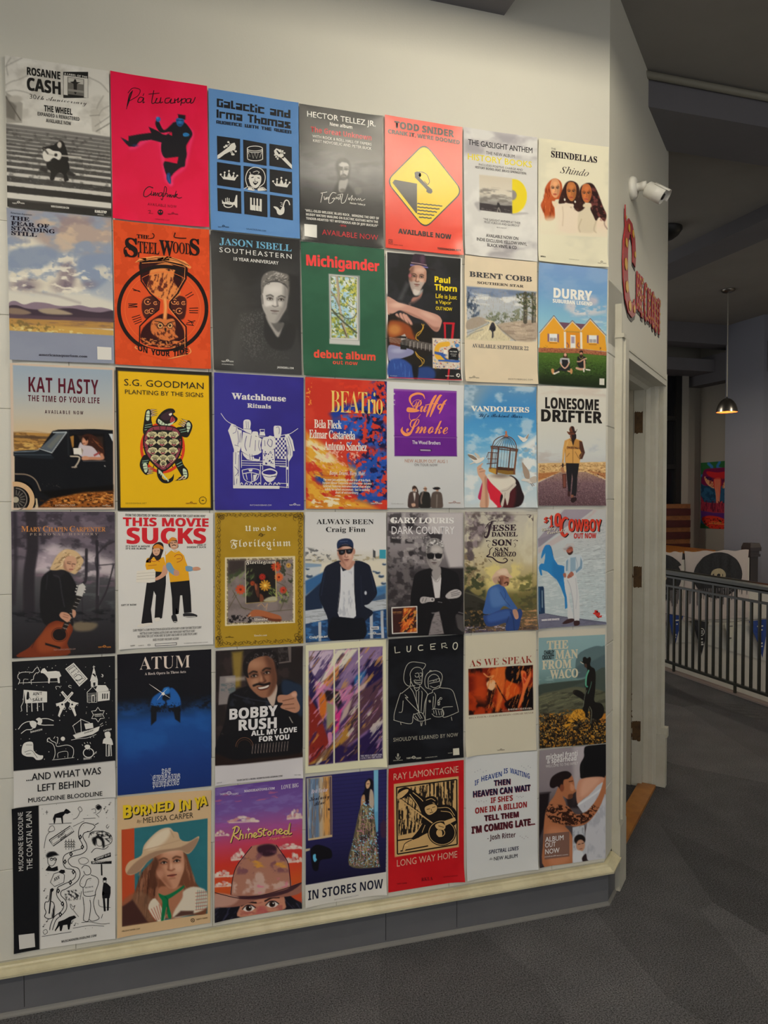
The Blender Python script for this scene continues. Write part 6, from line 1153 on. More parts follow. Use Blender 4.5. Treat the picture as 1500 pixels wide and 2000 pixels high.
p.T('TheWoodBros.com', 's', '9a9694', 86, 1208, 203, 9); tigers(p, 624, 1202, 112, 'a87a70')

p = Po(3, 'K', '775,82 1455,103 1462,1240 775,1240', 'blue sky poster of a figure with a birdcage head and flying doves', '3f8ecb', 150, 1)
p.G('90 5f92c0 300 3d8ccc 600 5aa8dc 900 b4d4e4 1240 d4dee2').P('8fa6b8', '775,85 1000,92 900,320 775,400', 90, .7).N('cfe0ea', 130, 80, .5, .72, .7, seed=5).N('eef0ee', 80, 60, .36, .56, .95, '1280,680 1400,590 1462,560 1462,1000 1330,900 1250,820', seed=7, soft=30).N('b8b4b4', 60, 50, .52, .7, .6, '1280,720 1462,640 1462,1060 1330,960', seed=9, soft=25).N('e8ecec', 90, 60, .42, .66, .9, '775,900 940,880 940,1240 775,1240', seed=11, soft=40).N('e6ecee', 70, 50, .45, .65, .8, '1300,1040 1462,1000 1462,1240 1330,1240', seed=13, soft=30)
p.Q('c22a5c', '990,960 950,990 920,1080 905,1150 940,1170 960,1130 1000,1100 1060,1180 1110,1100 1050,1030', 4).Q('d8243c', '1000,980 1060,1020 1110,1060 1130,1120 1130,1230 1050,1235 1010,1120', 5).Q('e6e2dc', '935,1160 1000,1150 1060,1200 1080,1240 930,1240', 6).Q('241418', '1200,940 1280,980 1320,1080 1340,1150 1290,1230 1130,1235 1120,1120 1200,1080', 5).Q('5c1c22', '1180,1060 1260,1060 1240,1235 1140,1235', 16, .8)
p.Q('e8e2d4', '990,930 1050,925 1130,950 1210,945 1260,985 1240,1040 1160,1080 1120,1090 1060,1040 1010,985', 4).E('8a7468', 1120, 940, 80, 22, 16, .8).Q('d8d0c4', '1110,1080 1180,1050 1240,1010 1265,1030 1210,1090 1200,1150 1180,1220 1160,1150 1140,1230 1120,1210 1140,1130', 3).L('9c9084', 5, '1130,1085 1180,1075 1230,1030', 2, .8).L('9c9084', 5, '1160,1100 1150,1180', 2, .8)
p.Q('d9a98c', '895,870 905,850 925,835 945,825 935,860 960,880 975,890 970,920 990,960 985,1040 1005,1120 1000,1235 925,1235 935,1130 945,1010 925,960 905,930', 3).L('8a5a44', 5, '915,880 950,870', 2, .7).L('8a5a44', 5, '920,905 965,895', 2, .7).Q('b07a60', '965,960 990,970 995,1235 975,1235 970,1060', 8, .6).L('d9a98c', 12, '915,860 945,826', 2)
p.P('b4d2de', '1040,670 1270,695 1250,880 1020,850', 3, .45).P('8c6a2c', '1010,860 1255,885 1258,930 1180,930 1010,895', 2).P('c0933c', '1005,865 1080,880 1080,930 1005,900', 2).P('4a2c1c', '1090,855 1250,870 1255,895 1085,885', 2)
p.L('5c3a30', 16, '1030,665 1150,672 1278,695', 1, 1, 0).L('4a2c24', 10, '1030,680 1278,708', 1, 1, 0).L('7a4a30', 14, '1038,670 1020,870', 1, 1, 0).L('5c3226', 14, '1098,675 1080,920', 1, 1, 0).L('5c3226', 12, '1210,690 1190,890', 1, 1, 0).L('7a4a30', 16, '1270,700 1245,920', 1, 1, 0)
for k in range(8): x = 1050 + k * 27; p.S('4a3a38', 3, [(x, 680), (x - 18, 870)], 0)
p.S('6a4a3c', 8, '1040,660 1060,610 1110,575 1170,565 1230,590 1262,640 1270,695', 1)
for k in range(9): x = 1052 + k * 26; p.S('54443c', 4, [(x, 665 + k * 2), (1110 + (x - 1060) * .55, 605), (1168, 566)], 1)
p.V('c07a58', '1155,568 1165,540 1160,530 1170,515 1180,530 1178,542 1188,570', 1).S('5c3a34', 7, '985,770 1000,720 1098,725', 0).S('5c3a34', 6, '990,780 1085,782', 0).S('5c3a34', 7, '985,828 1080,820', 0)
for k in range(5): p.S('6a4a40', 3, [(1005 + k * 18, 722), (1000 + k * 17, 828)], 0)
p.V('e8e4dc', '808,738 850,740 890,768 920,775 950,765 965,775 945,800 905,822 870,815', 1).V('cfc8bc', '870,725 900,735 925,770 900,775', 1).V('8a7a6c', '808,738 860,752 895,785 870,790 825,765', 1).V('d8d2c8', '880,815 830,835 825,828 870,805')
p.V('e6e4de', '1280,560 1330,580 1350,575 1385,545 1375,590 1350,618 1320,615', 1).V('a8988c', '1355,580 1385,545 1372,590', 1)
p.V('e2dcd4', '1310,985 1335,965 1370,970 1420,975 1455,955 1440,1000 1400,1015 1360,995', 1).V('a89484', '1320,815 1345,840 1385,900 1390,965 1350,960 1330,900', 1).V('c8beb2', '1390,965 1450,945 1455,1000 1410,1005', 1).S('7a5a50', 4, '1400,1010 1420,1040', 0).S('7a5a50', 4, '1415,1008 1435,1035', 0)
p.T('VANDOLIERS', 'K', 'f4f2e8', 838, 330, 1390, 50).T('Life Behind Bars', 'C', '14305c', 912, 384, 1324, 36)

p = Po(3, 'L', '62,95 1095,145 1078,1905 58,1905', 'poster of a man in a tan jacket walking a desert road with a case', 'dedbd0', 150, 1)
p.N('d2c4b8', 300, 90, .45, .7, .7, '70,90 1095,140 1095,270 70,240', seed=3, soft=30).G('650 dad9d0 1100 d4d8d6 1240 c9ccce', '62,650 1095,650 1095,1260 65,1270').N('b8c0ca', 150, 120, .5, .72, .7, '860,900 1095,960 1095,1250 800,1240', seed=6, soft=60).N('c0b8b4', 240, 60, .42, .65, .7, '70,1060 420,1120 420,1260 70,1260', seed=8, soft=40)
p.P('d8b27a', '70,1268 1095,1248 1095,1560 70,1560', 3).N('8c5c34', 24, 9, .55, .66, .9, '70,1290 1095,1270 1095,1520 70,1520', seed=5).N('f0d49c', 40, 12, .5, .68, .8, '70,1270 1095,1250 1095,1400 70,1420', seed=9).P('b06c3c', '70,1420 400,1390 300,1440 70,1530', 8, .8).P('b8784a', '800,1380 1095,1420 1095,1500 960,1440', 8, .8).N('5a2a1c', 26, 9, .55, .66, .9, '960,1400 1095,1410 1095,1480 960,1450', seed=12)
p.P('755a60', '70,1560 405,1400 790,1400 1095,1530 1080,1905 60,1905', 3).G('1400 a88878 1560 7c6068 1905 583f48', '70,1560 405,1400 790,1400 1095,1530 1080,1905 60,1905').N('a89090', 7, 6, .56, .7, .6, '70,1570 405,1410 790,1410 1095,1540 1080,1905 60,1905', seed=7).N('3c2a30', 8, 6, .56, .7, .5, '70,1570 405,1410 790,1410 1095,1540 1080,1905 60,1905', seed=17).L('cfc6c2', 8, '65,1560 200,1495 300,1450', 2).L('cfc6c2', 8, '950,1445 1095,1525', 2)
J, JD = 'd6a258', '4a2a20'
p.P('1c1a1e', '485,1255 690,1260 660,1480 655,1640 640,1760 570,1760 590,1500 580,1420 560,1640 560,1700 520,1690 500,1480', 2).P(J, '470,930 560,890 640,900 730,935 745,1060 690,1270 480,1265 475,1080 450,1270 428,1255 440,1080', 3).P(JD, '690,930 735,945 775,1110 735,1205 690,1210 690,1150 720,1110 690,1040', 3).P('b07c3c', '600,900 690,930 690,1040 600,1040', 8, .7)
p.P('8a5a30', '500,1020 690,1030 690,1055 500,1050', 4, .8).N('3c2018', 12, 10, .5, .62, .9, '500,1015 690,1025 690,1055 500,1055', seed=4).L('5a3a20', 5, '595,930 592,1265', 2).L('8a6030', 5, '480,1060 475,1250', 2).L('6a4424', 6, '500,1170 540,1120', 2).L('6a4424', 6, '680,1190 630,1100', 2).L('f0cc88', 10, '520,940 500,1010', 5, .7).L('f0cc88', 10, '455,1060 440,1200', 5, .7).L('8c6a40', 10, '735,1110 700,1190', 4, .9).P('2a1814', '545,905 580,940 560,930', 2)
p.Q('221618', '555,850 600,840 640,830 645,890 620,930 598,1000 575,930', 3).Q('6a3a28', '552,860 575,850 580,900 560,890', 4).Q('6a3a24', '505,790 545,800 540,760 560,720 590,712 615,730 630,790 662,755 655,775 625,830 560,845 530,835', 2).Q('20161a', '570,720 600,720 630,790 660,758 630,820 600,800', 5, .85).L('2a1a18', 8, '545,810 620,800', 3)
p.E('3a2420', 440, 1300, 16, 34, 4).P('b07c58', '405,1340 430,1320 470,1390 480,1420 425,1410', 4).P('42221f', '430,1430 490,1425 492,1640 440,1645', 2).P('7a4438', '440,1440 482,1436 484,1625 448,1630', 3).P('3c1f1e', '515,1690 548,1690 550,1760 530,1775 512,1750', 2).P('8a5a48', '560,1740 600,1740 605,1780 565,1790', 3).Q('241418', '570,1790 640,1780 650,1820 600,1860 560,1840', 6)
p.L('1c1a20', 8, '640,1700 700,1690', 4, .5)
p.T('LONESOME', 'H', '1c1816', 178, 442, 986, 158).T('DRIFTER', 'H', '1c1816', 116, 638, 1036, 172)
# ================================================================ fourth row
p = Po(4, 'M', '45,50 775,52 778,1048 52,1085', 'dusky woodland poster of a blonde woman in black with acoustic guitar', '3b3540', 150, 1)
p.G('50 5a5060 200 4c4450 400 6d6470 560 4b4a50 760 34343a 1080 1c1a1f').N('8a7c8c', 120, 60, .5, .72, .6, '45,50 775,52 775,330 50,330', seed=3, soft=40).N('2a2630', 60, 40, .5, .68, .7, '45,50 775,52 775,380 50,380', seed=5, soft=40).N('d8ccd2', 90, 50, .42, .62, .85, '210,330 340,280 560,320 775,400 775,520 520,520 420,520 210,470', seed=7, soft=40).P('c9b8c4', '210,360 350,310 400,330 330,440 210,470', 25, .7).N('7a6474', 90, 24, .45, .65, .7, '210,450 775,500 775,580 210,560', seed=9, soft=30).N('5d6464', 120, 30, .5, .7, .6, '300,560 775,560 775,740 480,740', seed=11, soft=30)
p.L('26222a', 80, '185,50 195,300 170,500 170,760', 8, .95).L('2b2730', 30, '70,50 75,400 60,700', 10, .8).L('2e2a32', 20, '575,320 572,520 550,560', 3).L('2a262e', 22, '650,260 655,480 650,800', 4).L('9a90a0', 6, '662,300 664,500 660,640', 2, .6).L('2a262e', 12, '655,480 640,380 700,300 775,260', 3, .8).L('2a262e', 10, '660,720 720,600 765,430', 3).L('2a262e', 8, '660,430 775,420', 3, .8).L('2a262e', 7, '548,820 545,640', 2, .8)
p.Q('8a7a60', '480,840 540,825 640,835 650,860 600,890 500,890', 14, .8).N('15141a', 60, 20, .45, .65, .9, '45,760 775,740 775,830 50,830', seed=13, soft=20)
p.Q('131216', '265,510 330,460 390,450 450,480 490,540 520,600 545,640 500,720 480,800 470,860 300,860 250,760 250,600', 6).Q('1c1a20', '330,460 400,450 420,490 360,520', 6).L('3a3a42', 8, '345,500 385,520 400,620 420,720', 4, .7).L('34323a', 6, '300,500 290,600', 4, .6)
p.Q('d9b98c', '330,430 360,370 400,330 440,315 500,330 540,370 555,400 530,450 500,490 470,485 440,470 400,460 360,465 320,460', 5).N('f6e6c4', 40, 12, .5, .68, .8, '340,440 420,325 530,360 520,440 420,440', seed=6, rot=-35, soft=8).N('7c5c3c', 34, 10, .55, .7, .7, '330,450 400,330 540,370 540,470 380,460', seed=9, rot=-30, soft=6)
p.Q('d6a688', '425,380 460,362 495,375 506,410 492,450 470,470 440,468 415,440', 4).Q('9a6a54', '420,400 440,460 470,472 440,475 412,445', 8, .6).L('4a2e24', 5, '440,415 462,420', 2).L('4a2e24', 5, '478,420 495,422', 2).L('9a6250', 5, '472,420 476,440', 2).L('8a3c38', 6, '455,458 478,458', 2).L('7a5038', 6, '440,405 465,406', 3, .7)
p.Q('7a3216', '215,960 260,910 300,850 360,820 410,830 460,840 480,880 460,930 440,980 440,1062 90,1076 170,1010', 4).Q('a8532a', '230,960 300,870 400,840 455,870 430,950 380,1020 250,1040', 24, .6).E('170f10', 385, 918, 48, 42, 4).O('5a2a18', 4, 385, 918, 56, 50, 30).P('17100f', '285,975 395,1005 390,1020 285,990', 3).L('1a1214', 5, '300,850 230,930 190,1010', 3, .6)
p.P('1c1818', '395,890 420,830 505,640 540,655 450,850 425,900', 2).P('cbc8c4', '500,640 520,570 550,555 570,580 545,650', 2)
for x, y in ((505, 595), (500, 615), (510, 575), (565, 600), (560, 620)): p.E('d8d4d0', x, y, 6, 5, 1)
for k in range(9): a = k / 8; p.L('c8c4bc', 4, [(510 - 100 * a, 665 + 205 * a), (532 - 96 * a, 672 + 205 * a)], 1, .9, 0)
p.Q('c9967c', '385,780 400,760 440,765 465,790 460,815 440,830 415,815 395,800', 3).Q('c9967c', '480,740 500,755 500,780 485,800 475,770', 3).L('7a4a3c', 4, '410,790 445,800', 2, .8).L('7a4a3c', 4, '415,775 450,785', 2, .8)
p.T('M', 'R', 'd08a4a', 116, 192, 168, 40).T('ARY', 'R', 'd08a4a', 172, 192, 256, 32).T('C', 'R', 'd08a4a', 268, 192, 304, 40).T('HAPIN', 'R', 'd08a4a', 308, 192, 444, 32).T('C', 'R', 'd08a4a', 456, 192, 494, 40).T('ARPENTER', 'R', 'd08a4a', 498, 192, 710, 32).T('PERSONAL HISTORY', 'r', 'b8a494', 176, 220, 655, 17, sp=1.7).T('MARYCHAPINCARPENTER.COM', 's', 'a88a80', 346, 1030, 498, 10); tigers(p, 658, 1010, 90, 'd88a3c')

p = Po(4, 'M', '795,52 1468,62 1468,985 803,1022', 'white film style poster of two people in yellow shirts under big red words', 'e6e4e0', 150, 1)
p.T('FROM THE CREATORS OF "WHO\'S LAUGHING NOW" AND "IDK I JUST WORK HERE"', 'B', '1c1a1a', 850, 84, 1416, 17).T('THIS MOVIE', 'H', 'd8202e', 832, 152, 1436, 58).T('SUCKS', 'H', 'd8202e', 858, 276, 1418, 108)
for t, x0, y, x1 in (("IT'S NOT A MOVIE", 852, 302, 1022), ("IT'S AN ALBUM", 852, 318, 996), ('AND IT', 1356, 292, 1418), ("DOESN'T SUCK", 1284, 308, 1418), ('GET IT NOW', 820, 716, 928)): p.T(t, 'B', '1c1a1a', x0, y, x1, 12)
def fv(c, q, s=1): p.V(c, q, s)
fv('17161a', '1000,550 1060,470 1135,475 1135,560 1120,700 1108,800 1080,812 1055,800 1065,640 1050,610 1030,740 1040,835 1000,845 962,838 975,740', 0); fv('ece6dc', '940,850 985,838 1040,835 1020,852 960,866 935,862'); fv('ece6dc', '1058,800 1092,798 1090,818 1065,825 1056,815')
fv('f0ae1e', '1000,380 1040,370 1090,380 1120,370 1140,440 1140,478 1060,472 1000,465 990,430', 0); fv('d9a184', '1118,430 1140,440 1146,480 1120,510 1070,535 1050,525 1100,490'); fv('2a1a18', '1040,300 1060,275 1090,265 1115,280 1118,320 1105,360 1095,385 1070,395 1050,370 1030,390 1010,398 1035,340'); fv('dfae90', '1042,320 1065,305 1092,312 1090,345 1070,362 1048,350'); fv('e08a2c', '1048,295 1075,280 1110,295 1118,318 1085,308 1050,310'); p.S('5a2a20', 3, '1052,328 1064,328', 0).S('5a2a20', 3, '1075,326 1088,326', 0).S('9a3a3a', 3, '1060,348 1074,348', 0)
fv('ece6da', '930,470 1050,455 1062,470 1060,545 1020,552 925,548', 0); p.S('b8b0a0', 2, '930,488 1060,478', 0).S('b8b0a0', 2, '930,508 1060,498', 0).S('b8b0a0', 2, '928,528 1060,520', 0)
fv('17161a', '1165,545 1300,530 1310,640 1315,760 1262,765 1250,640 1235,640 1225,770 1182,780 1178,660', 0); fv('2a2a2e', '1260,768 1310,765 1352,778 1350,792 1290,795 1260,788'); fv('2a2a2e', '1178,780 1205,778 1216,815 1210,830 1190,830 1175,800'); p.S('e8e4dc', 4, '1265,790 1345,790', 0).S('e8e4dc', 4, '1190,826 1212,826', 0)
fv('f0ae1e', '1132,360 1170,325 1225,325 1262,360 1275,400 1290,440 1300,535 1165,548 1150,440 1135,430', 0); fv('7aa4c4', '1138,420 1165,410 1190,450 1210,470 1200,500 1170,485 1142,455', 1); fv('7aa4c4', '1275,435 1320,440 1325,465 1280,470', 1); fv('d39a7c', '1195,460 1225,470 1228,495 1205,505 1190,490'); fv('d39a7c', '1325,445 1360,440 1380,455 1360,465 1328,465'); p.S('b04a2c', 4, '1210,385 1240,380', 0).S('b04a2c', 4, '1195,370 1210,355 1245,358 1250,385 1235,400 1212,408', 1).S('b04a2c', 4, '1015,405 1030,396 1050,402 1075,395 1090,404', 1).S('b04a2c', 3, '1010,432 1070,425', 0)
fv('1c1614', '1152,260 1170,240 1200,236 1215,262 1222,300 1200,310 1160,300'); fv('d8a486', '1165,262 1212,262 1218,300 1195,318 1170,304'); fv('e08a2c', '1148,262 1175,232 1205,238 1208,252 1175,256 1155,278'); p.S('17161a', 4, '1162,270 1185,272', 0).S('17161a', 4, '1192,268 1214,266', 0).S('2a1a18', 5, '1178,290 1192,285 1206,290', 0).S('f0ece0', 3, '1182,298 1204,297', 0).S('e8e2d8', 4, '1175,322 1200,335 1225,325', 1).S('f0ae1e', 3, '1130,360 1135,330', 0)
for k, (x0, x1) in enumerate(((904, 1386), (950, 1340), (936, 1356), (1044, 1228))): p.T(('DURRY PRESENTS A DURRY PRODUCTION IN ASSOCIATION WITH DURRY A DURRY FILM DIRECTED BY DURRY', 'WRITTEN BY DURRY STARRING AUSTIN DURRY AND TARYN DURRY WRITTEN BY DURRY', 'FEATURING "IDK I JUST WORK HERE" BY DURRY AND DURRY BY DURRY FROM DURRY', 'BASED ON DURRY AND DURRY AS DURRY')[k], 's', '3a3838', x0, 896 + k * 22, x1, 17)
p.V('4a4848', '1058,982 1212,972 1212,990 1058,999').V('e6e4e0', '1062,985 1208,976 1208,987 1062,995'); p.T('DURRY', 'B', '4a4848', 886, 1000, 918, 8).T('PARENTS', 's', '4a4848', 942, 998, 980, 6).O('4a4848', 2, 1016, 990, 10, 5, 14); p.T('THISMOVIESUCKS.COM', 's', '7a7878', 1260, 982, 1430, 6)

p = Po(4, 'N', '42,68 780,65 780,1160 42,1197', 'mustard poster with a scrollwork border round a photo of flowers and a mirror', 'b08c1e', 150, 1)
p.N('bc982a', 300, 200, .4, .7, .6, seed=3)
rg = random.Random(11); DK = '4a370c'
def scroll(x, y, r, a, c=DK, w=3):
    q = [(x + r * (1 - k / 16) * math.cos(a + k * .42), y + r * (1 - k / 16) * math.sin(a + k * .42)) for k in range(15)]; p.S(c, w, q, 0)
for k in range(26):
    y = 90 + k * 42
    for s_ in (0, 1): scroll(68 + 7 * (k % 2), y + s_ * 18, 17, 1.5 * k + s_ * 3); scroll(756 - 7 * (k % 2), y + s_ * 18, 17, 1.2 * k + 2 + s_ * 3)
    p.S(DK, 2, [(90, y), (80, y + 20), (92, y + 40)], 1).S(DK, 2, [(735, y), (745, y + 20), (733, y + 40)], 1)
for k in range(17):
    x = 75 + k * 42; sl = -.05 * (x - 42)
    for s_ in (0, 1): scroll(x + s_ * 18, 86 + 6 * (k % 2), 17, 1.3 * k + s_ * 3); scroll(x + s_ * 18, 1172 + sl - 6 * (k % 2), 17, 1.6 * k + s_ * 3)
for cx, cy in ((90, 100), (735, 100), (90, 1130), (730, 1105)):
    for k in range(5): scroll(cx + rg.uniform(-28, 28), cy + rg.uniform(-22, 22), 24, k * 1.3)
p.T('Uwade', 'F', 'eee6cc', 292, 224, 552, 44, 220, sp=1.3).T('Florilegium', 'F', 'eee6cc', 170, 356, 674, 58, sp=1.12).S('3a2a0a', 5, '405,262 425,240 440,262 420,268', 1).S('3a2a0a', 4, '405,258 460,252', 0).D('eee6cc', 490, 372, 7).D('eee6cc', 505, 374, 7)
p.P('eadfc0', '126,444 710,432 710,990 126,1018', 1).P('8a7a58', '140,455 696,443 696,980 140,1005', 1).N('e6d8b4', 8, 8, .5, .55, .9, '128,446 708,434 708,988 128,1016', seed=4)
A = '150,468 690,458 690,970 150,992'
p.P('8b7f7e', A, 1).N('756866', 90, 90, .45, .7, .7, A, seed=5).P('1f1a18', '295,480 545,470 550,810 300,828', 2).P('2a2220', '150,465 295,462 295,560 150,600', 20, .8).N('3c4a2c', 40, 50, .5, .64, .9, '160,580 295,520 380,560 340,780 200,720 150,680', seed=8, rot=60, soft=16).N('7c8a58', 14, 50, .55, .68, .8, '160,560 380,540 340,800 160,720', seed=9, rot=35, soft=16).N('3a4826', 30, 40, .5, .62, .9, '480,700 560,680 680,720 640,820 480,800', seed=10, rot=40, soft=16).N('9aa85a', 12, 40, .56, .66, .8, '480,680 680,700 650,830 500,820', seed=12, rot=-30, soft=14).N('2c3420', 26, 36, .55, .66, .8, '540,460 690,460 690,660 560,640', seed=13)
p.Q('17100f', '380,640 420,590 480,600 500,680 480,760 440,810 400,780 370,720', 8).Q('5a3020', '375,700 395,660 410,720 405,780 385,750', 5).Q('9a5a3a', '372,680 382,660 392,690 385,720', 3).Q('7a4228', '415,750 440,760 450,800 420,815', 5).Q('d8d4b0', '450,810 480,780 545,770 550,812', 6, .8)
for x, y, r, c in ((255, 712, 36, 'd8481c'), (552, 520, 36, 'd8481c'), (575, 608, 32, 'e8662a'), (612, 716, 26, 'd8341c'), (437, 606, 24, 'c82c1c'), (460, 678, 40, 'e0a02c'), (655, 510, 18, 'e0a838'), (355, 660, 18, 'b84a20')):
    for k in range(11): a = k * .571; p.L(c, r * .38, [(x + r * .2 * math.cos(a), y + r * .2 * math.sin(a)), (x + r * math.cos(a), y + r * math.sin(a))], 2, .9, 0)
    p.E('7a2a14' if c != 'e0a02c' else 'f0d06a', x, y, r * .3, r * .3, 3)
for q in ('190,720 260,850 300,880', '150,880 220,760', '210,740 190,780', '260,860 420,900 560,890 680,880', '590,880 640,760', '560,650 630,690 610,740', '640,580 690,600'): p.L('5a5238', 5, q, 2, .9)
p.L('e0d8c0', 5, '296,480 300,828', 1, 1, 0).L('c8b878', 6, '545,470 556,800', 1, 1, 0).L('a8925c', 6, '300,828 550,808', 1, 1, 0).L('d8a878', 4, '400,850 430,830 460,860 480,830 470,880', 2)
p.N('1c1618', 16, 12, .45, .56, .95, '155,930 330,910 380,960 340,990 155,992', seed=15).Q('b0653e', '330,915 370,880 450,890 520,910 590,935 588,978 500,970 450,945 400,935 345,940', 3).Q('5a2a1a', '430,935 520,955 590,960 588,978 500,972', 6, .8).L('b0653e', 10, '345,925 318,935 340,910', 2).L('e8d8c8', 4, '325,935 340,925', 1)
p.T('Florilegium', 'F', 'eee6d8', 298, 498, 548, 28).T('Uwade', 'F', 'eee6d8', 370, 972, 482, 20).T('Uwade.com', 'F', 'eee6cc', 368, 1104, 476, 15); tigers(p, 128, 1116, 70, '3a2a0a')

p = Po(4, 'N', '792,62 1470,68 1475,1115 797,1153', 'pale sky poster of a man in a cap and sunglasses with jacket over white shirt', 'dfe0e2', 150, 1)
p.G('60 dcdcdc 380 e4e2e0 480 d9d4c6 720 cfd0cc 900 9ab0c4 1150 2a4a74').N('5a5c60', 30, 20, .5, .62, .8, '795,360 1010,390 1010,470 795,470', seed=3, soft=10).N('a89a78', 26, 20, .5, .64, .8, '850,420 1060,440 1060,480 850,480', seed=5).N('a89a78', 34, 18, .5, .64, .7, '1200,420 1470,420 1470,480 1200,470', seed=6).P('3aa0b8', '1415,378 1468,378 1468,455 1415,452', 2).L('8a8a8a', 5, '1362,375 1362,470', 1, 1, 0).P('4a4c50', '1362,380 1382,390 1382,450 1362,440', 2)
p.P('e6dfcc', '940,490 1250,480 1470,460 1470,760 1390,700 1250,560 1000,660 850,700', 12).P('8aa4c0', '795,490 930,500 930,520 795,540', 5).P('cfd4d6', '795,530 930,520 900,640 830,640', 8)
for x, y, r in ((1400, 570, 30), (1430, 600, 34), (1455, 500, 24), (830, 600, 40), (1450, 660, 30), (1370, 560, 18), (815, 540, 22), (860, 650, 34), (1430, 720, 36)): p.E('2c4668', x, y, r * .7, r * .42, 5, .9).E('f2f2ee', x + 3, y - r * .3, r * .45, r * .14, 3, .9)
p.P('34659a', '795,640 960,560 940,650 800,760', 10).P('1c2c48', '795,770 940,640 940,880 795,890', 8).P('24446e', '1310,720 1380,700 1470,680 1470,800 1310,860', 12, .8).P('4a86c0', '1380,690 1470,670 1470,740 1390,770', 10, .7)
p.P('c2c8d0', '795,890 980,865 1475,790 1475,870 990,960 797,1000', 3).N('8a9098', 60, 9, .55, .7, .7, '795,890 980,865 1475,790 1475,870 990,960 797,1000', seed=8).P('20406c', '797,1000 990,960 1475,875 1475,1115 797,1153', 3).N('3c74b0', 60, 26, .5, .68, .8, '797,1000 990,960 1475,875 1475,1115 797,1153', seed=9).P('b8bec8', '905,985 930,980 930,1145 908,1146', 2).P('b8bec8', '1335,900 1360,895 1362,1120 1338,1122', 2).P('b8bec8', '1425,890 1448,886 1450,1115 1428,1118', 2)
SU = '151a2c'
p.Q(SU, '1000,500 1090,470 1150,540 1215,470 1320,500 1350,560 1390,700 1390,760 1330,830 1290,850 1365,905 1290,990 1285,1120 1010,1135 985,960 945,860 912,760 940,600 960,530', 3).P('e2e4ea', '1090,510 1110,560 1150,545 1195,470 1208,520 1205,700 1222,930 1200,952 1080,940 1065,900 1085,700', 3).N('b8bcc8', 20, 70, .55, .7, .7, '1090,560 1200,560 1215,940 1075,930', seed=7, soft=14).L('0a0d18', 5, '1087,480 1088,700 1068,900', 2).L('0a0d18', 5, '1205,480 1208,700 1225,930', 2).L('2a3450', 8, '960,560 930,760', 5, .7).L('2a3450', 8, '1340,560 1375,720', 5, .7).L('2a3450', 6, '1260,600 1270,850', 5, .5).E('cdd3dc', 1300, 740, 10, 16, 4).Q('0c0f1a', '1010,960 1080,945 1200,955 1290,960 1285,1120 1010,1135', 8)
p.Q('c4907c', '1090,480 1200,470 1205,500 1160,548 1110,530 1088,500', 6)
F = face(p, 1136, 405, 66, -3, 'd2a08c', '8a5848', 'ecc8b4', -1, .1, '6a4a3a', 'a8645c', glass=None, eyes=0, ch=1.75)
p.Q('17131a', '1072,388 1126,380 1128,405 1108,422 1082,418', 2).Q('17131a', '1138,380 1190,372 1186,402 1164,414 1142,408', 2).L('17131a', 9, '1066,386 1195,372', 1, 1, 0).E('4a5a6a', 1104, 398, 10, 8, 4, .8).E('4a5a6a', 1164, 390, 10, 8, 4, .8).E('c08a76', 1204, 395, 9, 24, 3).E('c08a76', 1070, 410, 6, 20, 3)
p.Q('1c2c50', '1064,370 1060,330 1075,300 1120,285 1170,290 1195,320 1196,365 1180,360 1150,335 1110,335 1080,355', 3).Q('0c1428', '1068,372 1090,345 1130,334 1175,345 1195,368 1160,352 1110,352', 4).T('AMERICAN', 'B', '4a5c84', 1082, 318, 1150, 10, 312)
p.T('ALWAYS BEEN', 'R', '1c1c20', 890, 164, 1366, 42).T('Craig Finn', 'R', '1c1c20', 968, 230, 1296, 42).T('CraigFinn.net', 'K', 'eceae4', 830, 1120, 985, 20).V('e0dfe0', '1338,1022 1410,1018 1410,1044 1338,1048').T('TAMARAC', 'H', '2a3c5c', 1344, 1042, 1404, 14); tigers(p, 1318, 1088, 110, 'e8e6e0')

p = Po(4, 'O', '48,72 770,78 770,1225 55,1250', 'black and white poster of a man in sunglasses with folded arms', '8c868a', 150, 1)
p.G('70 9a9498 400 8e888c 700 5a5458 1250 1c181c').P('c8c2c4', '440,80 770,78 770,590 640,600 560,340 440,240', 20).N('3c383c', 60, 50, .5, .64, .8, '50,80 450,80 450,700 50,700', seed=3, soft=20)
for q in ('60,180 150,190 150,260 60,250', '80,320 180,330 180,370 80,360', '220,330 305,335 305,370 220,368', '215,435 305,445 300,490 215,470', '345,370 375,370 370,440 345,430', '330,490 390,490 390,550 335,545', '240,570 305,575 300,620 240,610', '430,270 570,280 560,350 470,330', '230,170 300,175 290,230 230,225'): p.P('2c282c', q, 8, .9)
p.P('b8b2b4', '185,80 225,80 215,340 185,340', 8, .8).N('b0aaac', 50, 40, .5, .66, .7, '190,240 430,240 430,560 190,560', seed=15, soft=20).N('6a6466', 50, 40, .45, .66, .9, '50,480 300,560 280,960 55,960', seed=5, soft=30).N('2a262a', 60, 50, .5, .66, .8, '50,560 320,640 280,980 55,980', seed=6, soft=20).P('1c181c', '600,600 770,605 770,1225 680,1225', 14, .9).L('a8a2a6', 6, '700,1010 770,1030', 3, .7).P('5a5658', '690,1030 770,1050 770,1200 720,1200', 10, .7)
SU = '131115'
p.Q(SU, '320,650 460,600 560,590 680,630 725,680 740,800 765,900 740,990 690,1060 700,1150 735,1225 300,1245 270,900 285,780', 4).P('d9d5d6', '465,670 510,720 555,660 560,700 545,880 500,885 480,770', 3).L('8c8688', 5, '480,690 500,725 530,725 552,680', 2).Q('a09a9a', '470,640 500,600 550,590 556,660 515,715 480,690', 6).P('8c8486', '500,1020 540,1010 585,1220 440,1235 470,1100', 6).N('5a5456', 40, 10, .5, .7, .6, '490,1030 560,1030 580,1220 445,1230', seed=7)
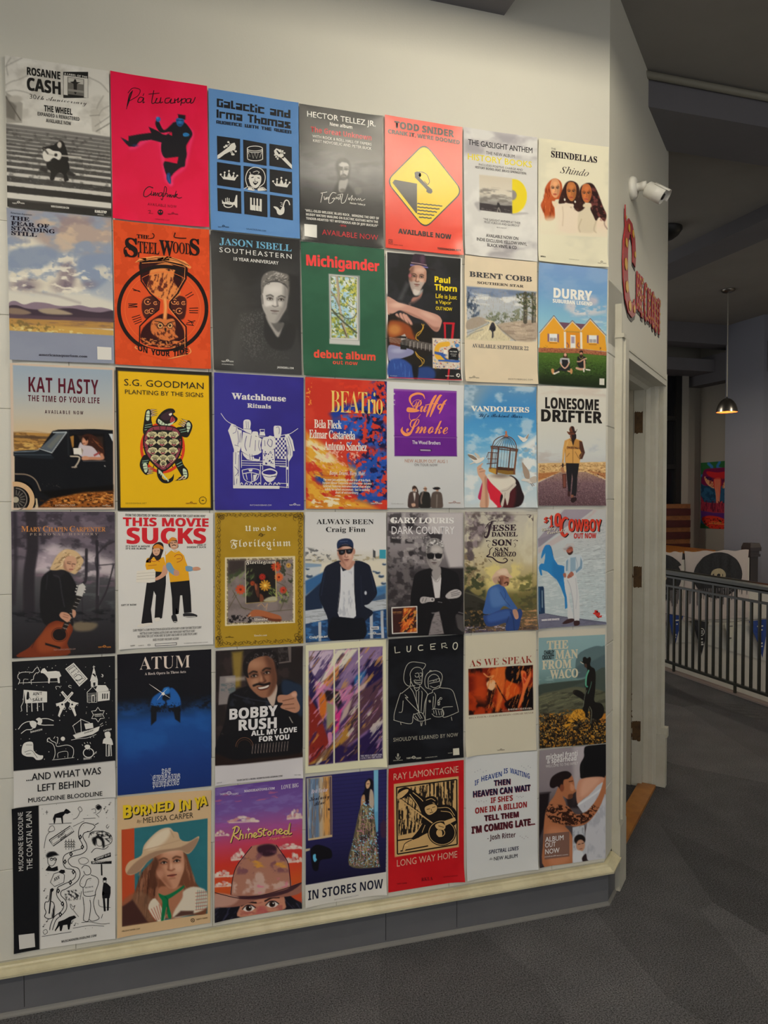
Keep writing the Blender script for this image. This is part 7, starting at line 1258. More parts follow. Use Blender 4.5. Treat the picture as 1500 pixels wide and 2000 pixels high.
F = face(p, 495, 482, 78, 3, 'b4aeac', '4a4648', 'dcd8d6', -1, .15, '3a3638', '6c6466', '9a9494', .7, eyes=0, ch=1.65)
p.Q('9a9696', '415,440 420,370 450,330 500,318 550,335 585,380 585,430 570,420 540,390 480,390 435,420 420,470', 5).N('eceaea', 14, 12, .48, .62, .9, '420,420 440,340 510,322 575,350 585,410 540,385 470,385', seed=8).N('4a4648', 13, 12, .55, .66, .8, '420,440 440,340 510,322 580,350 585,430 540,390 470,390', seed=18)
p.Q('131115', '428,466 490,468 488,508 462,516 434,508', 2).Q('131115', '505,468 566,470 560,506 534,514 508,506', 2).L('2a272a', 6, '415,466 572,468', 1, 1, 0).E('a09a9a', 578, 490, 8, 24, 3)
p.Q('b8b2b2', '365,880 400,870 470,880 495,885 490,915 440,920 380,935 358,915', 3).E('e0dcdc', 475, 898, 18, 18, 2).E('6a6668', 475, 898, 12, 12, 2).Q('c0baba', '600,860 640,820 700,800 745,820 748,850 715,880 640,890 610,885', 3)
for q in ('650,835 715,815', '655,850 735,832', '655,866 730,850', '390,885 380,915', '420,885 405,920'): p.L('4a4648', 5, q, 2, .9, 0)
p.L('3a363a', 5, '495,900 600,880 650,920', 3, .6).L('c8c2c2', 5, '530,920 565,925', 2, .7).L('2a262a', 4, '465,640 500,900', 2, .6).E('8c8688', 485, 1025, 20, 8, 3, .6)
p.P('eceae4', '88,970 332,958 334,1212 92,1222', 1).P('3a1a18', '98,980 324,968 326,1202 102,1212', 1); A = '98,980 324,968 326,1202 102,1212'
p.N('d8581c', 30, 60, .42, .6, .95, '200,980 324,968 326,1202 170,1210 200,1100', seed=4, rot=50, soft=14).N('f0a84a', 14, 40, .56, .68, .9, '200,980 326,975 326,1202 170,1205', seed=6, rot=40)
for k in range(9): a = -.5 + k * .42; p.L('e8742c', 8, [(228, 1100), (228 + 70 * math.cos(a), 1100 + 70 * math.sin(a))], 2, .8, 0)
p.E('2a1410', 226, 1100, 8, 8, 2).T('GARY LOURIS', 'K', 'e0a060', 100, 1020, 186, 8).T('DARK COUNTRY', 's', 'c08050', 100, 1034, 186, 6)
p.T('GARY LOURIS', 'K', 'f4f2f0', 80, 176, 680, 54, sp=.95).T('DARK COUNTRY', 'n', 'f0eef0', 92, 280, 686, 74).T('NEW ALBUM OUT NOW', 'n', 'd0caca', 95, 324, 432, 18, sp=1.4).V('f4f2f0', '100,122 116,122 112,176 98,176')

p = Po(4, 'O', '778,68 1462,68 1462,1180 780,1215', 'hazy golden poster of a seated man in a pale hat by a creek', 'd6cfae', 150, 1)
p.G('68 c9c4b8 300 d2ccb8 560 cfc29c 760 b0a068 900 6a6238 1050 6a5c3c 1215 5a4a44').N('5a4e52', 60, 60, .38, .58, .95, '778,68 1160,68 1280,140 1200,160 1000,250 900,420 860,640 780,720', seed=3, soft=40).N('a89aa0', 50, 50, .5, .66, .7, '778,70 1280,70 1250,160 960,300 800,620', seed=5, soft=20).N('8a7858', 34, 30, .5, .64, .9, '780,480 960,460 1040,640 960,780 780,800', seed=7, soft=20).N('3f452c', 50, 40, .42, .6, .95, '780,580 900,600 980,760 980,880 780,860', seed=8, soft=20).N('e8d88c', 70, 70, .4, .62, .9, '940,580 1100,540 1300,560 1420,700 1400,820 1000,800', seed=10, soft=40).N('e0dac0', 90, 130, .4, .7, .8, '1260,100 1462,100 1462,560 1280,560', seed=12, soft=30).N('6a6a3c', 60, 40, .48, .64, .9, '1180,720 1462,640 1462,1010 1260,960', seed=14, soft=30).N('4a4a30', 50, 34, .5, .64, .8, '1280,820 1462,780 1462,1000 1300,1000', seed=16, soft=20)
p.Q('34322a', '780,820 880,850 980,910 1000,960 980,1150 780,1190', 10).L('6c6a54', 10, '785,830 880,860 970,905', 5, .7).N('1f2018', 80, 40, .45, .65, .8, '780,900 980,940 980,1180 780,1190', seed=17).N('c89468', 50, 12, .48, .64, .9, '1290,1000 1462,960 1462,1180 1280,1180', seed=18).N('cbbcc4', 24, 8, .55, .66, .9, '780,1150 1200,1140 1200,1215 780,1215', seed=19).N('4c4264', 30, 10, .5, .62, .6, '780,1150 1180,1145 1180,1215 780,1215', seed=20).N('8a6a40', 20, 14, .6, .68, .8, '780,1000 1462,1000 1462,1200 780,1200', seed=21)
p.Q('3c62a4', '1010,800 1060,765 1120,755 1165,790 1200,860 1260,950 1280,985 1240,1000 1200,980 1150,960 1100,1010 1010,1035 955,1025 970,950 990,860', 3).Q('5c84c0', '1020,810 1090,780 1130,860 1180,930 1120,960 1040,960', 20, .7).L('24406e', 6, '1120,830 1160,900 1210,960', 3, .7).L('24406e', 5, '1150,800 1170,850 1160,900', 2, .7).Q('2a4480', '960,1050 1010,1040 1110,1000 1200,985 1260,1010 1300,985 1328,1020 1310,1090 1280,1190 1170,1190 1170,1120 1080,1145 1000,1150 965,1100', 3).Q('4468b0', '1000,1050 1120,1010 1200,1000 1210,1060 1100,1100 1010,1110', 18, .7).L('1a2c58', 7, '1215,1020 1240,1080 1250,1190', 3, .8).L('1a2c58', 6, '1180,1120 1200,1060', 3, .8).Q('c09078', '1235,1000 1265,990 1285,1020 1290,1070 1265,1085 1245,1050', 3)
p.Q('b47c64', '1095,700 1110,670 1180,660 1200,690 1205,740 1185,770 1150,775 1115,755', 4).Q('5a3a2c', '1090,690 1110,680 1125,720 1130,760 1110,750 1095,720', 4).Q('7a4a3a', '1120,690 1150,690 1140,760 1120,745', 10, .6).L('4a2a1c', 12, '1160,745 1178,735 1192,742 1188,760', 2).L('3a2018', 5, '1170,695 1195,692', 2).E('c89a82', 1108, 712, 8, 16, 3)
p.Q('e0bfa4', '1040,700 1060,660 1090,625 1140,604 1180,610 1200,650 1235,690 1200,690 1150,670 1110,680 1085,745 1060,740', 3).Q('b8917c', '1050,700 1090,680 1110,680 1085,745 1060,735', 8, .7).Q('f2dcc4', '1090,640 1140,610 1180,620 1190,655 1130,660', 14, .7)
p.L('6a5a4c', 3, '800,96 1425,100 1425,1150', 1, .7, 0); C_ = '33202c'
p.N('33202c', 10, 10, .5, .56, .9, '1360,96 1425,98 1425,160 1400,140', seed=4)
p.S(C_, 22, '1040,160 1020,210 1005,280 985,312 965,300', 1, 0, .4).S(C_, 7, '975,225 1000,185 1040,160 1080,158', 1).O(C_, 6, 985, 285, 20, 24, 20, 40, 300).T('ESSE', 'K', C_, 1042, 252, 1266, 58, 246).T('DANIEL', 'K', C_, 1034, 304, 1280, 44).T('SON', 'K', C_, 1042, 390, 1228, 58).T('SAN', 'K', C_, 1066, 446, 1196, 38).T('ORENZO', 'K', C_, 1046, 494, 1266, 44).S(C_, 12, '1045,405 1020,430 1015,470 990,492 1040,500 1090,540 1150,552 1185,530 1165,508 1145,520', 1, 0, .3)
for q in ('985,345 1005,340 1025,350', '1240,345 1260,335 1278,345', '1005,375 1000,395 1015,410', '1250,365 1262,385 1250,405', '1005,515 1020,530 1035,545', '1215,520 1235,535 1230,515', '1110,160 1150,155 1190,162', '1110,382 1140,378 1170,384'): p.S(C_, 4, q, 1)
p.D(C_, 988, 345, 6).D(C_, 1276, 342, 6).O('4a3428', 4, 1308, 1166, 11).T('RS', 'B', '3a2a24', 1338, 1172, 1358, 12).T('THIRTY TIGERS', 'B', '4a3428', 1372, 1168, 1430, 9)

p = Po(4, 'P', '60,110 1090,112 1085,1835 72,1905', 'poster of a man in white by a painted brick wall with a blue rearing horse', 'c6cdd0', 150, 1)
p.G('110 c4c4c4 500 c9cdcf 1200 c2d0d4 1700 c0cfd4').P('a39aa8', '470,115 905,115 700,270 480,380 75,690 72,560', 4).P('8c8796', '75,560 300,480 500,370 100,680', 12, .7).P('c8b4b4', '75,700 500,440 880,170 905,120 960,130 600,480 75,780', 14, .7).P('cfd0cc', '75,115 440,115 300,230 75,400', 8)
for k in range(44):
    y = 640 + k * 27; p.L('9aa4aa', 3, [(75, y + (1180 - y) * .25 + 60), (600, y), (1085, y - (1180 - y) * .24)], 2, .45, 0)
p.N('a4aeb4', 60, 12, .55, .7, .6, '600,500 1085,300 1085,1700 700,1700', seed=4, rot=-8).N('dfe6e8', 70, 16, .5, .7, .6, '75,900 1085,600 1085,1750 75,1700', seed=6, rot=-6).L('5a6068', 6, '900,740 1010,705', 2, .7).L('5a6068', 6, '760,870 1080,850', 2, .5)
p.P('1c3658', '78,1275 150,1268 165,1290 178,1680 80,1690', 3).P('34648c', '85,1290 100,1290 105,1640 90,1640', 3).P('c4d8e0', '130,1330 145,1330 148,1590 132,1590', 2, .6)
p.P('73748a', '75,1690 180,1672 420,1715 1085,1800 1085,1838 72,1905', 3).N('5c5c74', 60, 14, .5, .7, .6, '75,1690 1085,1800 1085,1838 72,1905', seed=8).L('3a4250', 7, '200,1680 440,1725 1080,1815', 3, .6)
p.P('2a84c8', '175,665 200,645 245,645 275,675 292,760 320,860 375,945 440,955 475,970 470,1050 462,1160 485,1330 505,1420 515,1590 480,1612 475,1440 420,1290 360,1170 280,1105 220,1050 130,1020 140,1105 115,1105 95,1040 88,990 100,945 130,925 165,930 180,850 185,770 130,855 120,840 140,740', 1).Q('1f6cb0', '300,900 380,960 460,980 460,1100 400,1200 300,1100', 30, .5).L('14406c', 6, '250,650 285,720 300,800', 2, .8)
p.Q('d8dadc', '480,1120 530,1080 640,1100 660,1180 690,1420 692,1770 620,1785 600,1500 560,1350 545,1500 610,1750 520,1745 520,1500 480,1300', 4).L('a4a8b4', 12, '520,1180 560,1280 600,1500 610,1740', 6, .7).L('9a9eac', 8, '640,1150 660,1400 640,1600', 8, .5).Q('cbd6de', '485,900 530,840 580,800 640,795 720,800 745,880 755,990 700,1050 640,1090 600,1060 560,1080 480,1060', 4).P('6e98b8', '560,840 640,830 640,1030 560,1060', 10, .6).P('5c88ac', '715,830 740,900 735,1000 650,1070 640,1040 705,960', 5, .7).P('5c88ac', '500,890 530,860 520,1040 495,1040', 6, .7).L('8a98a8', 7, '640,830 670,960 640,1030', 3, .7).L('aeb8c4', 7, '545,870 535,1050', 4, .8)
p.Q('b06a56', '455,1080 490,1070 500,1120 480,1140 455,1110', 4).Q('b06a56', '520,1110 570,1050 600,1060 612,1100 560,1140 520,1150', 4).L('6a3430', 5, '540,1110 580,1130', 2, .8).E('d8d4c8', 512, 1085, 14, 12, 3)
p.Q('a85c4a', '495,700 560,670 595,690 600,740 580,780 540,780 505,750', 4).Q('3a1c18', '510,755 545,770 595,740 600,760 570,795 535,795', 4).L('3a1c18', 6, '515,705 545,700', 2).L('3a1c18', 6, '560,695 585,690', 2).L('e8dcd4', 4, '545,745 565,742', 1).Q('c8c4c4', '445,700 480,670 510,630 560,625 600,622 620,660 610,690 570,660 520,690 490,750 460,745', 3).Q('9c969c', '455,705 500,690 560,655 610,690 560,675 500,730', 6, .7)
p.Q('3c2426', '440,1820 520,1760 610,1755 605,1795 540,1820 470,1835', 3).Q('3c2426', '612,1790 690,1785 690,1845 620,1860', 3)
R_ = 'd8402c'
for dx, dy, c in ((14, 10, '1a1416'), (0, 0, R_)):
    p.T('$', 'K', c, 160 + dx, 315 + dy, 225 + dx, 80, 300 + dy).T('1', 'K', c, 240 + dx, 385 + dy, 300 + dx, 170, 370 + dy).T('0', 'H', c, 318 + dx, 375 + dy, 420 + dx, 190, 362 + dy).S(c, 46, [(x + dx, y + dy) for x, y in nums('525,260 480,240 430,300 418,390 430,470 470,510 520,470')], 1, 0, .3)
    p.T('OWBOY', 'H', c, 528 + dx, 440 + dy, 1020 + dx, 175, 440 + dy)
p.T('OUT NOW', 'H', 'c8342c', 610, 550, 945, 76).T('Charley', 'C', '2a2226', 130, 452, 350, 56, 418).T('Crockett', 'C', '2a2226', 215, 496, 480, 56, 456).T('Charley', 'C', 'f0eada', 124, 446, 344, 56, 412).T('Crockett', 'C', 'f0eada', 208, 490, 474, 56, 450)
p.V('c8342c', '890,1670 918,1660 918,1625 965,1630 970,1655 995,1660 1000,1690 985,1710 1025,1700 1020,1730 990,1735 970,1745 940,1715 925,1690 905,1685', 0).T('OUT NOW', 's', '4a3434', 908, 1768, 985, 10).V('a8a4b4', '118,1760 395,1745 398,1778 120,1790').T('SON OF DAVY', 'K', 'eceae8', 124, 1786, 392, 24)
# ================================================================ fifth row
p = Po(5, 'Q', '50,115 775,75 782,1065 65,1142', 'black poster of small white drawings of horses, guns, church and boat over a white foot', '14151a', 100, 1)
p.P('dcdad6', '45,888 780,812 790,1070 55,1150', 0); W = 'e6e4de'; K = '14151a'; rg = random.Random(2)
for k in range(90):
    x, y = rg.uniform(60, 770), rg.uniform(130, 830)
    if y < 860 - .1 * x: p.D(W, x, y, rg.uniform(1.5, 3.5), n=6)
p.S(W, 4, '95,275 105,245 92,230 95,205 120,190 170,188 195,190 215,165 232,155 238,170 245,180 235,192 220,195 205,215 200,240 185,245 188,275', 1).S(W, 3, '130,275 135,240 165,240', 1).S(W, 3, '100,265 388,255', 1)
p.V(W, '252,185 265,165 280,160 300,185 360,180 385,185 398,215 385,225 388,265 375,265 370,230 320,232 315,268 305,265 305,230 285,205 268,195 255,195', 0)
p.V(W, '425,165 485,122 585,235 525,290', 0).V(K, '436,168 483,134 572,234 527,276', 0).V(W, '440,170 482,138 568,233 527,272')
for k, t in enumerate(('BIRDS', 'MEET', 'FLY')): p.T(t, 'B', K, 450 + k * 18, 178 + k * 20, 492 + k * 16, 10, 150 + k * 18)
p.S(K, 4, '490,225 520,205 545,225 520,250 500,240', 1).S(K, 3, '495,250 560,230', 0)
p.V(W, '627,150 640,195 655,242 600,252 615,200').S(W, 4, '627,142 627,170', 0).S(W, 4, '619,152 636,150', 0).V(W, '606,252 655,242 655,285 608,292').V(K, '622,262 638,260 638,285 624,286').V(W, '655,280 710,280 742,320 650,330 640,310').S(W, 4, '580,330 620,290 650,325 648,400 582,400 580,330', 0).V(W, '655,330 740,322 738,385 655,395')
for x in (690, 705, 722): p.V(K, [(x - 4, 340), (x + 4, 338), (x + 4, 375), (x - 4, 378)])
for k in range(6): p.S(W, 2, [(584, 340 + k * 10), (646, 335 + k * 10)], 0)
p.V(W, '612,350 632,348 632,400 612,400').V(K, '617,356 628,355 628,398 617,399').V(W, '680,202 692,206 694,218 684,226 688,214', 1)
p.V(W, '135,313 298,325 298,400 145,408').T("AIN'T", 'B', K, 198, 352, 262, 20).T('for', 'i', K, 218, 370, 240, 13).T('SALE', 'B', K, 196, 394, 266, 20).V(K, '158,330 168,328 172,350 170,375 160,382 152,375', 1).S(K, 3, '170,360 188,385', 0).S(W, 4, '135,313 130,400 115,430 120,460 112,465', 0)
for x in (155, 190, 230, 268): p.S(W, 6, [(x, 405), (x + 2, 470 - (x - 155) * .1)], 0)
for m in (1, -1):
    f = lambda q: [(440 + m * (x - 440), y + (0 if m > 0 else 4)) for x, y in nums(q)]
    p.V(W, f('395,330 408,320 470,390 500,400 520,405 515,425 500,420 490,440 505,490 495,500 470,445 455,430 460,405 445,395')).D(K, f('475,415')[0][0], 415, 7).S(K, 3, f('410,335 460,392'), 0).O(W, 3, f('462,440')[0][0], 440, 10)
p.S(W, 3, '365,310 360,290 385,290 390,300', 1).S(W, 3, '470,300 450,290 455,280 470,285', 1)
n6 = [(657 + r * math.cos(k * math.pi / 6 + .5), 487 + r * math.sin(k * math.pi / 6 + .5)) for k in range(12) for r in ((52,) if k % 2 == 0 else (32,))]; p.S(W, 5, n6, 0, 1); p.T('SHERIFF', 'B', W, 632, 494, 684, 12).S(W, 3, '635,500 682,496', 0)
p.S(W, 5, '95,590 130,550 180,535 210,560 190,590 150,595 115,620', 1).S(W, 5, '345,530 300,515 250,520 235,550 270,560 310,560 345,560', 1).V(W, '175,540 200,530 225,545 215,580 190,575', 1).V(W, '220,520 245,508 265,530 250,560 228,550 235,535', 1).T('BROKEN', 'B', W, 182, 616, 264, 12, 596)
p.V(W, '480,630 580,600 670,568 660,600 620,625 500,655', 0).T('SHRIMP', 'B', K, 560, 622, 625, 10, 602).S(W, 4, '540,620 535,515', 0).S(W, 4, '480,565 540,520 600,545', 0).S(W, 3, '480,565 500,620 580,600', 0).V(W, '560,550 620,545 625,580 570,590').S(W, 3, '468,665 520,655 580,650 645,625', 1).S(W, 3, '670,560 690,545', 0).S(W, 3, '675,570 695,560', 0)
p.V(W, '135,690 195,680 205,740 240,770 270,775 262,800 225,805 200,785 150,780 120,755', 1).S(K, 3, '150,700 195,700', 1).S(K, 3, '140,750 190,740 230,790', 1).S(K, 3, '150,765 185,760', 1)
p.S(W, 4, '345,800 355,760 350,715 335,690 300,670 310,650 330,670 360,685 370,710 440,700 480,720 485,760 475,790', 1).S(W, 4, '320,650 305,655 300,680', 1).S(W, 4, '370,690 375,650 365,645', 1).S(W, 4, '345,655 355,640', 1).S(W, 3, '375,790 378,755 440,745 445,790', 1).S(W, 3, '335,805 490,788', 1).D(W, 410, 656, 15)
p.O(W, 6, 590, 755, 36, 32).V(W, '562,710 575,698 595,700 602,715 582,732', 1).T('MARRY', 'B', W, 556, 804, 612, 14).T('ME', 'B', W, 626, 770, 648, 12, 755)
for a, b in ((545, 695), (560, 682), (580, 678), (600, 682)): p.S(W, 3, [(a, b), (a + 6, b + 10)], 0)
p.V(W, '706,612 735,606 745,625 740,650 715,652 705,630', 1).V(W, '700,655 745,650 762,690 755,700 700,690 690,690', 1).S(W, 5, '715,690 715,780 730,780 732,700 740,700 738,778 752,778 748,690', 0).T('CAPTAIN', 'B', W, 696, 606, 752, 11, 594)
p.T('...AND WHAT WAS', 'S', K, 152, 954, 678, 50, 904).T('LEFT BEHIND', 'S', K, 232, 1028, 602, 50, 990).T('MUSCADINE BLOODLINE', 'S', K, 166, 1106, 688, 32, 1056)

p = Po(5, 'Q', '792,63 1455,28 1455,990 795,1057', 'deep blue and black poster of two dim hands round a tiny star', '101018', 140, 1)
p.G('60 14131c 380 12121a 470 16345e 560 1c4f9a 700 1c4a96 850 1b3c86 1060 1a3478').N('12121a', 20, 14, .42, .62, .9, '792,360 1455,330 1455,440 792,470', seed=3, soft=24).N('2462b4', 200, 120, .45, .7, .5, '792,440 1455,400 1455,760 792,800', seed=5, soft=80).P('12121a', '1140,400 1260,330 1380,360 1260,460', 20, .7)
p.Q('1f5fb0', '1030,400 1050,360 1110,320 1150,292 1165,310 1160,340 1120,350 1110,380 1130,400 1110,440 1070,450 1030,440', 5).P('14151c', '1030,420 1110,440 1070,470 1068,530 1030,565', 4).Q('2260b0', '1165,305 1195,310 1235,370 1238,440 1195,450 1150,430 1140,390 1165,375', 5).P('14151c', '1150,440 1238,430 1236,545 1200,520 1190,470', 5).N('12121a', 10, 10, .5, .6, .8, '1030,410 1240,400 1240,470 1030,470', seed=8).E('0f1320', 1135, 365, 22, 12, 5).E('2f7ccc', 1138, 318, 24, 22, 5)
p.S('e8e2dc', 5, '1016,272 1060,302 1112,338 1165,372', 0, 0, .8).S('e8e2dc', 4, '1145,305 1112,338 1075,385', 0, 0, .8).D('f4efe8', 1116, 341, 11)
p.T('ATUM', 'r', 'ecdcd0', 950, 172, 1306, 92, 156).T('A Rock Opera In Three Acts', 'R', 'd8ccc8', 986, 210, 1276, 18, 194).T('THE', 'F', 'd4d8e4', 1104, 908, 1170, 38, 902).T('SMASHING', 'F', 'd4d8e4', 1042, 956, 1236, 40, 942).T('PUMPKINS', 'F', 'd4d8e4', 1040, 1002, 1230, 40, 982).S('d4d8e4', 5, '1025,905 1055,945', 0, 0, 1).S('d4d8e4', 5, '1060,908 1032,945', 0, 0, 1)

p = Po(5, 'R', '45,108 765,65 765,1150 42,1218', 'poster of a laughing man with moustache pointing, bold white letters, white foot', 'dcd8dc', 150, 1)
A = '45,108 765,65 765,984 45,1056'
p.P('262021', A, 0).N('3c3030', 90, 90, .5, .7, .7, A, seed=3).P('b89a3c', '180,120 270,110 250,400 200,420', 20, .7).P('8c8484', '80,320 210,310 210,540 70,555', 6).N('5a6a70', 30, 20, .5, .65, .8, '90,380 210,370 210,460 90,470', seed=5).P('c4b8b0', '130,330 290,320 290,350 130,370', 14, .6).P('6c6260', '640,70 668,68 668,200 550,215 548,205 650,190', 4).N('4a4444', 20, 20, .5, .65, .7, '560,80 640,75 640,190 560,195', seed=6)
p.Q('151419', '150,500 190,450 330,400 480,500 560,400 640,340 740,400 765,480 765,900 620,990 45,1050 45,900 120,700', 6).N('2c3240', 60, 60, .5, .7, .7, '180,450 400,420 500,560 300,600 160,560', seed=7).Q('24344c', '600,350 700,370 762,420 762,640 700,600 600,470', 14, .9).L('3c4456', 8, '200,470 300,500 480,530', 5, .6)
p.Q('cbb5a6', '540,380 555,410 545,480 520,570 470,490 500,460', 5)
F = face(p, 420, 300, 128, -14, '9c6a50', '4a2a20', 'c89878', 1, -.15, '17120f', '5a2c24', None, smile=1, ch=1.5)
p.Q('1a1517', '275,280 275,200 310,140 380,100 450,90 520,105 560,150 565,230 550,260 535,190 480,150 400,160 330,200 310,270 320,330 295,320', 5).N('5a5456', 9, 9, .52, .64, .8, '290,200 400,110 520,105 562,230 530,190 470,150 390,160 310,220', seed=9).L('151012', 18, '360,395 400,382 440,388 490,375', 5)
p.Q('c08a70', '555,490 580,470 640,470 690,440 715,450 715,500 740,560 735,600 700,620 640,600 580,575 600,540 560,530', 4).L('5a3424', 6, '600,520 690,500', 3, .8).L('5a3424', 6, '600,555 690,545', 3, .8).E('e0b09a', 695, 470, 24, 18, 8, .8).L('5a3424', 5, '620,585 700,580', 3, .7).L('d8d0c4', 7, '655,655 680,700', 2, .8)
p.O('6a4a38', 5, 285, 900, 72, 76, 30, 180, 350).O('4a3428', 4, 285, 905, 60, 64, 30, 180, 350).Q('2a1a16', '45,960 200,1010 400,990 600,975 765,950 765,984 45,1056', 10, .8)
for k in range(13): x = 355 + k * 24; p.L('b8a49c', 4, [(x, 880 - k * 2), (x - 8, 955 - k * 2)], 1, .9, 0)
for t, x0, y0, x1, y1, h in (('BOBBY', 160, 676, 556, 640, 84), ('RUSH', 236, 766, 550, 742, 84), ('ALL MY LOVE', 340, 810, 716, 776, 40), ('FOR YOU', 404, 858, 654, 836, 40)): p.T(t, 'H', 'ecE9ea', x0, y0, x1, h, y1)
p.T('TOUR DATES & MORE: BOBBYRUSHBLUESMAN.COM', 'B', '3a363c', 220, 1184, 596, 13, 1144).T('DEEP RUSH', 's', '4a464c', 56, 1198, 98, 6, 1194); p.T('THIRTY TIGERS', 's', '3a363c', 692, 1132, 745, 7, 1128)

p = Po(5, 'R', '788,62 1448,12 1455,1060 785,1120', 'cream bordered poster of jagged purple and pink paint shards in three panels', 'ebe8c8', 150, 0)
A = '815,112 1420,72 1422,992 815,1055'
p.P('4a3468', A, 1).N('8a6aa0', 60, 140, .4, .62, .9, A, seed=3, rot=35)
for q, c in (('815,110 1030,100 960,220 880,340 815,260', 'cdb8d0'), ('1030,100 1230,88 1100,240 900,380 980,220', 'e6e0d0'), ('1230,85 1420,75 1400,160 1240,260 1090,420 1000,430 1150,200', '8c74a0'), ('1000,290 1060,230 1060,330 980,410 910,390', 'd88a4a'), ('815,230 860,330 870,520 960,700 815,560', '2c2450'), ('860,340 1000,420 1080,430 1220,360 1180,500 1060,640 900,640', 'c87aa8'), ('900,460 975,440 960,600 930,690 900,620', 'd8742c'), ('940,430 1060,440 1095,560 1060,600 1020,520 960,520', '2a2028'), ('1030,620 1090,560 1060,760 1030,790', 'e03c8c'), ('960,530 1030,560 1020,700 960,760', '9a9a7c'), ('1300,175 1420,190 1420,320 1300,420 1220,480 1160,380 1250,280', '241c4a'), ('1190,320 1290,260 1260,370 1190,460', '2c6aa8'), ('1230,400 1320,330 1200,560 1060,720 1100,600', 'c8b0a8'), ('1180,480 1420,330 1420,680 1300,760 1120,900 1040,980 1000,930 1100,760', '5a3c4c'), ('815,480 900,620 980,860 940,990 815,1050', '8c2c24'), ('940,960 1010,880 1130,720 1150,820 1060,900 960,1010 830,1050 815,1040', 'b8863c'), ('1000,930 1080,885 1130,910 1420,700 1420,990 815,1055 960,1010', '2c1f50')): p.P(c, q, 12)
for c, sd, lo in (('f2ecd8', 5, .66), ('e8a0c4', 6, .67), ('3a2a60', 7, .66), ('d8a050', 8, .70), ('6a4a3c', 9, .66), ('a888b0', 10, .66), ('1c1838', 11, .68)): p.N(c, 26, 170, lo, lo + .09, .7, A, seed=sd, rot=38)
p.Q('d88ab0', '970,790 1000,780 1005,830 985,890 975,850', 4).L('e8d8d0', 5, '1320,870 1400,770', 3, .7).L('e8c0b0', 5, '1130,975 1190,925', 3, .8)
p.P('ebe8c8', '1017,95 1029,94 1029,1045 1017,1046', 0).P('ebe8c8', '1221,85 1234,84 1234,1020 1221,1022', 0).T('THE MILK CARTON KIDS', 'R', 'd8d0e0', 1242, 984, 1416, 15, 970).T('I ONLY SEE THE MOON', 'R', 'd8d0e0', 1242, 1002, 1412, 13, 986)

p = Po(5, 'S', '60,108 762,65 757,1205 62,1278', 'black poster with a chalk line drawing of two suited skeletons in hats', '17181d', 70, 0)
p.N('23252c', 260, 160, .4, .7, .7, seed=3); W = 'dcd9c8'
for c, q in (('L', '120,178 126,238 172,230'), ('U', '235,172 238,222 265,218 270,168'), ('C', '382,165 350,168 340,190 350,212 385,208'), ('E', '500,150 452,156 456,204 496,202'), ('E', '452,180 490,176'), ('R', '560,195 555,150 590,145 600,165 565,175 610,190'), ('O', '690,140 668,150 662,185 678,205 698,190 702,155 688,138')): p.S(W, 8, q, 1 if c in 'UCO' else 0)
p.T("SHOULD'VE LEARNED BY NOW", 's', 'b8b4a4', 108, 1062, 708, 36, 1012, sp=1.1)
for q in ('310,540 250,545 215,515 205,470 215,400 240,345 280,322 340,325 405,340 390,380 375,390', '265,545 270,480 265,430 290,385 330,370 370,385 380,430 375,470 370,520 345,530 310,515 300,490', '310,430 340,425 345,455 320,462 308,445', '352,425 372,425 372,450 355,455', '348,462 355,480', '305,488 330,492 368,490', '305,505 340,515 365,508', '265,480 280,520 310,560 350,555 355,530', '265,550 190,610 170,625 120,790 115,850 125,865 270,895 290,830 300,800', '265,560 300,620 350,790', '215,625 245,655 225,660 350,790', '360,545 420,610 420,640 400,700 390,790 375,800', '300,560 320,590 345,575 350,560', '320,590 325,700 345,780', '345,590 340,780', '370,590 375,620 365,780', '200,680 190,780 160,790', '300,810 350,790 380,800 400,860 350,870 310,850 295,830', '330,800 360,850', '345,795 375,845', '310,820 340,860', '175,880 180,905', '360,880 365,915', '375,880 370,915',
          '460,575 410,555 400,500 410,450 440,415 500,402 545,420 562,455 555,500 545,545', '440,415 450,400 465,405', '435,560 430,500 440,460 480,435 520,450 538,490 545,530 530,565', '440,500 480,490 535,475 530,500 490,510 442,520', '475,500 490,495', '500,495 510,490', '450,545 490,560 535,540', '470,600 475,580 520,565 545,555', '475,600 420,640 405,790 405,905', '485,605 500,640 490,745 475,740 480,640', '545,560 650,580 690,680 710,770 700,790 580,835 570,800 565,745 660,735', '465,760 500,755 530,760 565,765 575,810 540,830 490,825 465,800', '480,770 485,800', '500,765 510,815', '525,770 535,815', '550,775 555,815', '410,860 455,845', '645,830 652,865', '520,680 540,660 550,650', '515,700 535,690', '520,720 535,710', '435,680 450,675', '440,695 455,690'): p.S('c2c0b4', 5, q, 1)
p.O('c2c0b4', 4, 548, 660, 10).O('c2c0b4', 4, 530, 688, 10).O('c2c0b4', 4, 528, 712, 10).D('9a988c', 445, 685, 10, 12, 10)
p.S(W, 5, '150,1185 150,1215', 0).S(W, 4, '130,1200 138,1218 150,1222 164,1216 170,1198', 1).S(W, 4, '140,1192 160,1190', 0).O(W, 4, 150, 1178, 6).T('Liberty & Lament', 's', W, 106, 1240, 194, 10, 1234).T('LUCEROMUSIC.COM', 's', W, 402, 1212, 512, 8, 1200).V('d8d5c4', '660,1124 716,1118 718,1180 661,1186').T('TOUR DATES', 's', W, 612, 1170, 652, 7, 1166); tigers(p, 228, 1222, 136, W)

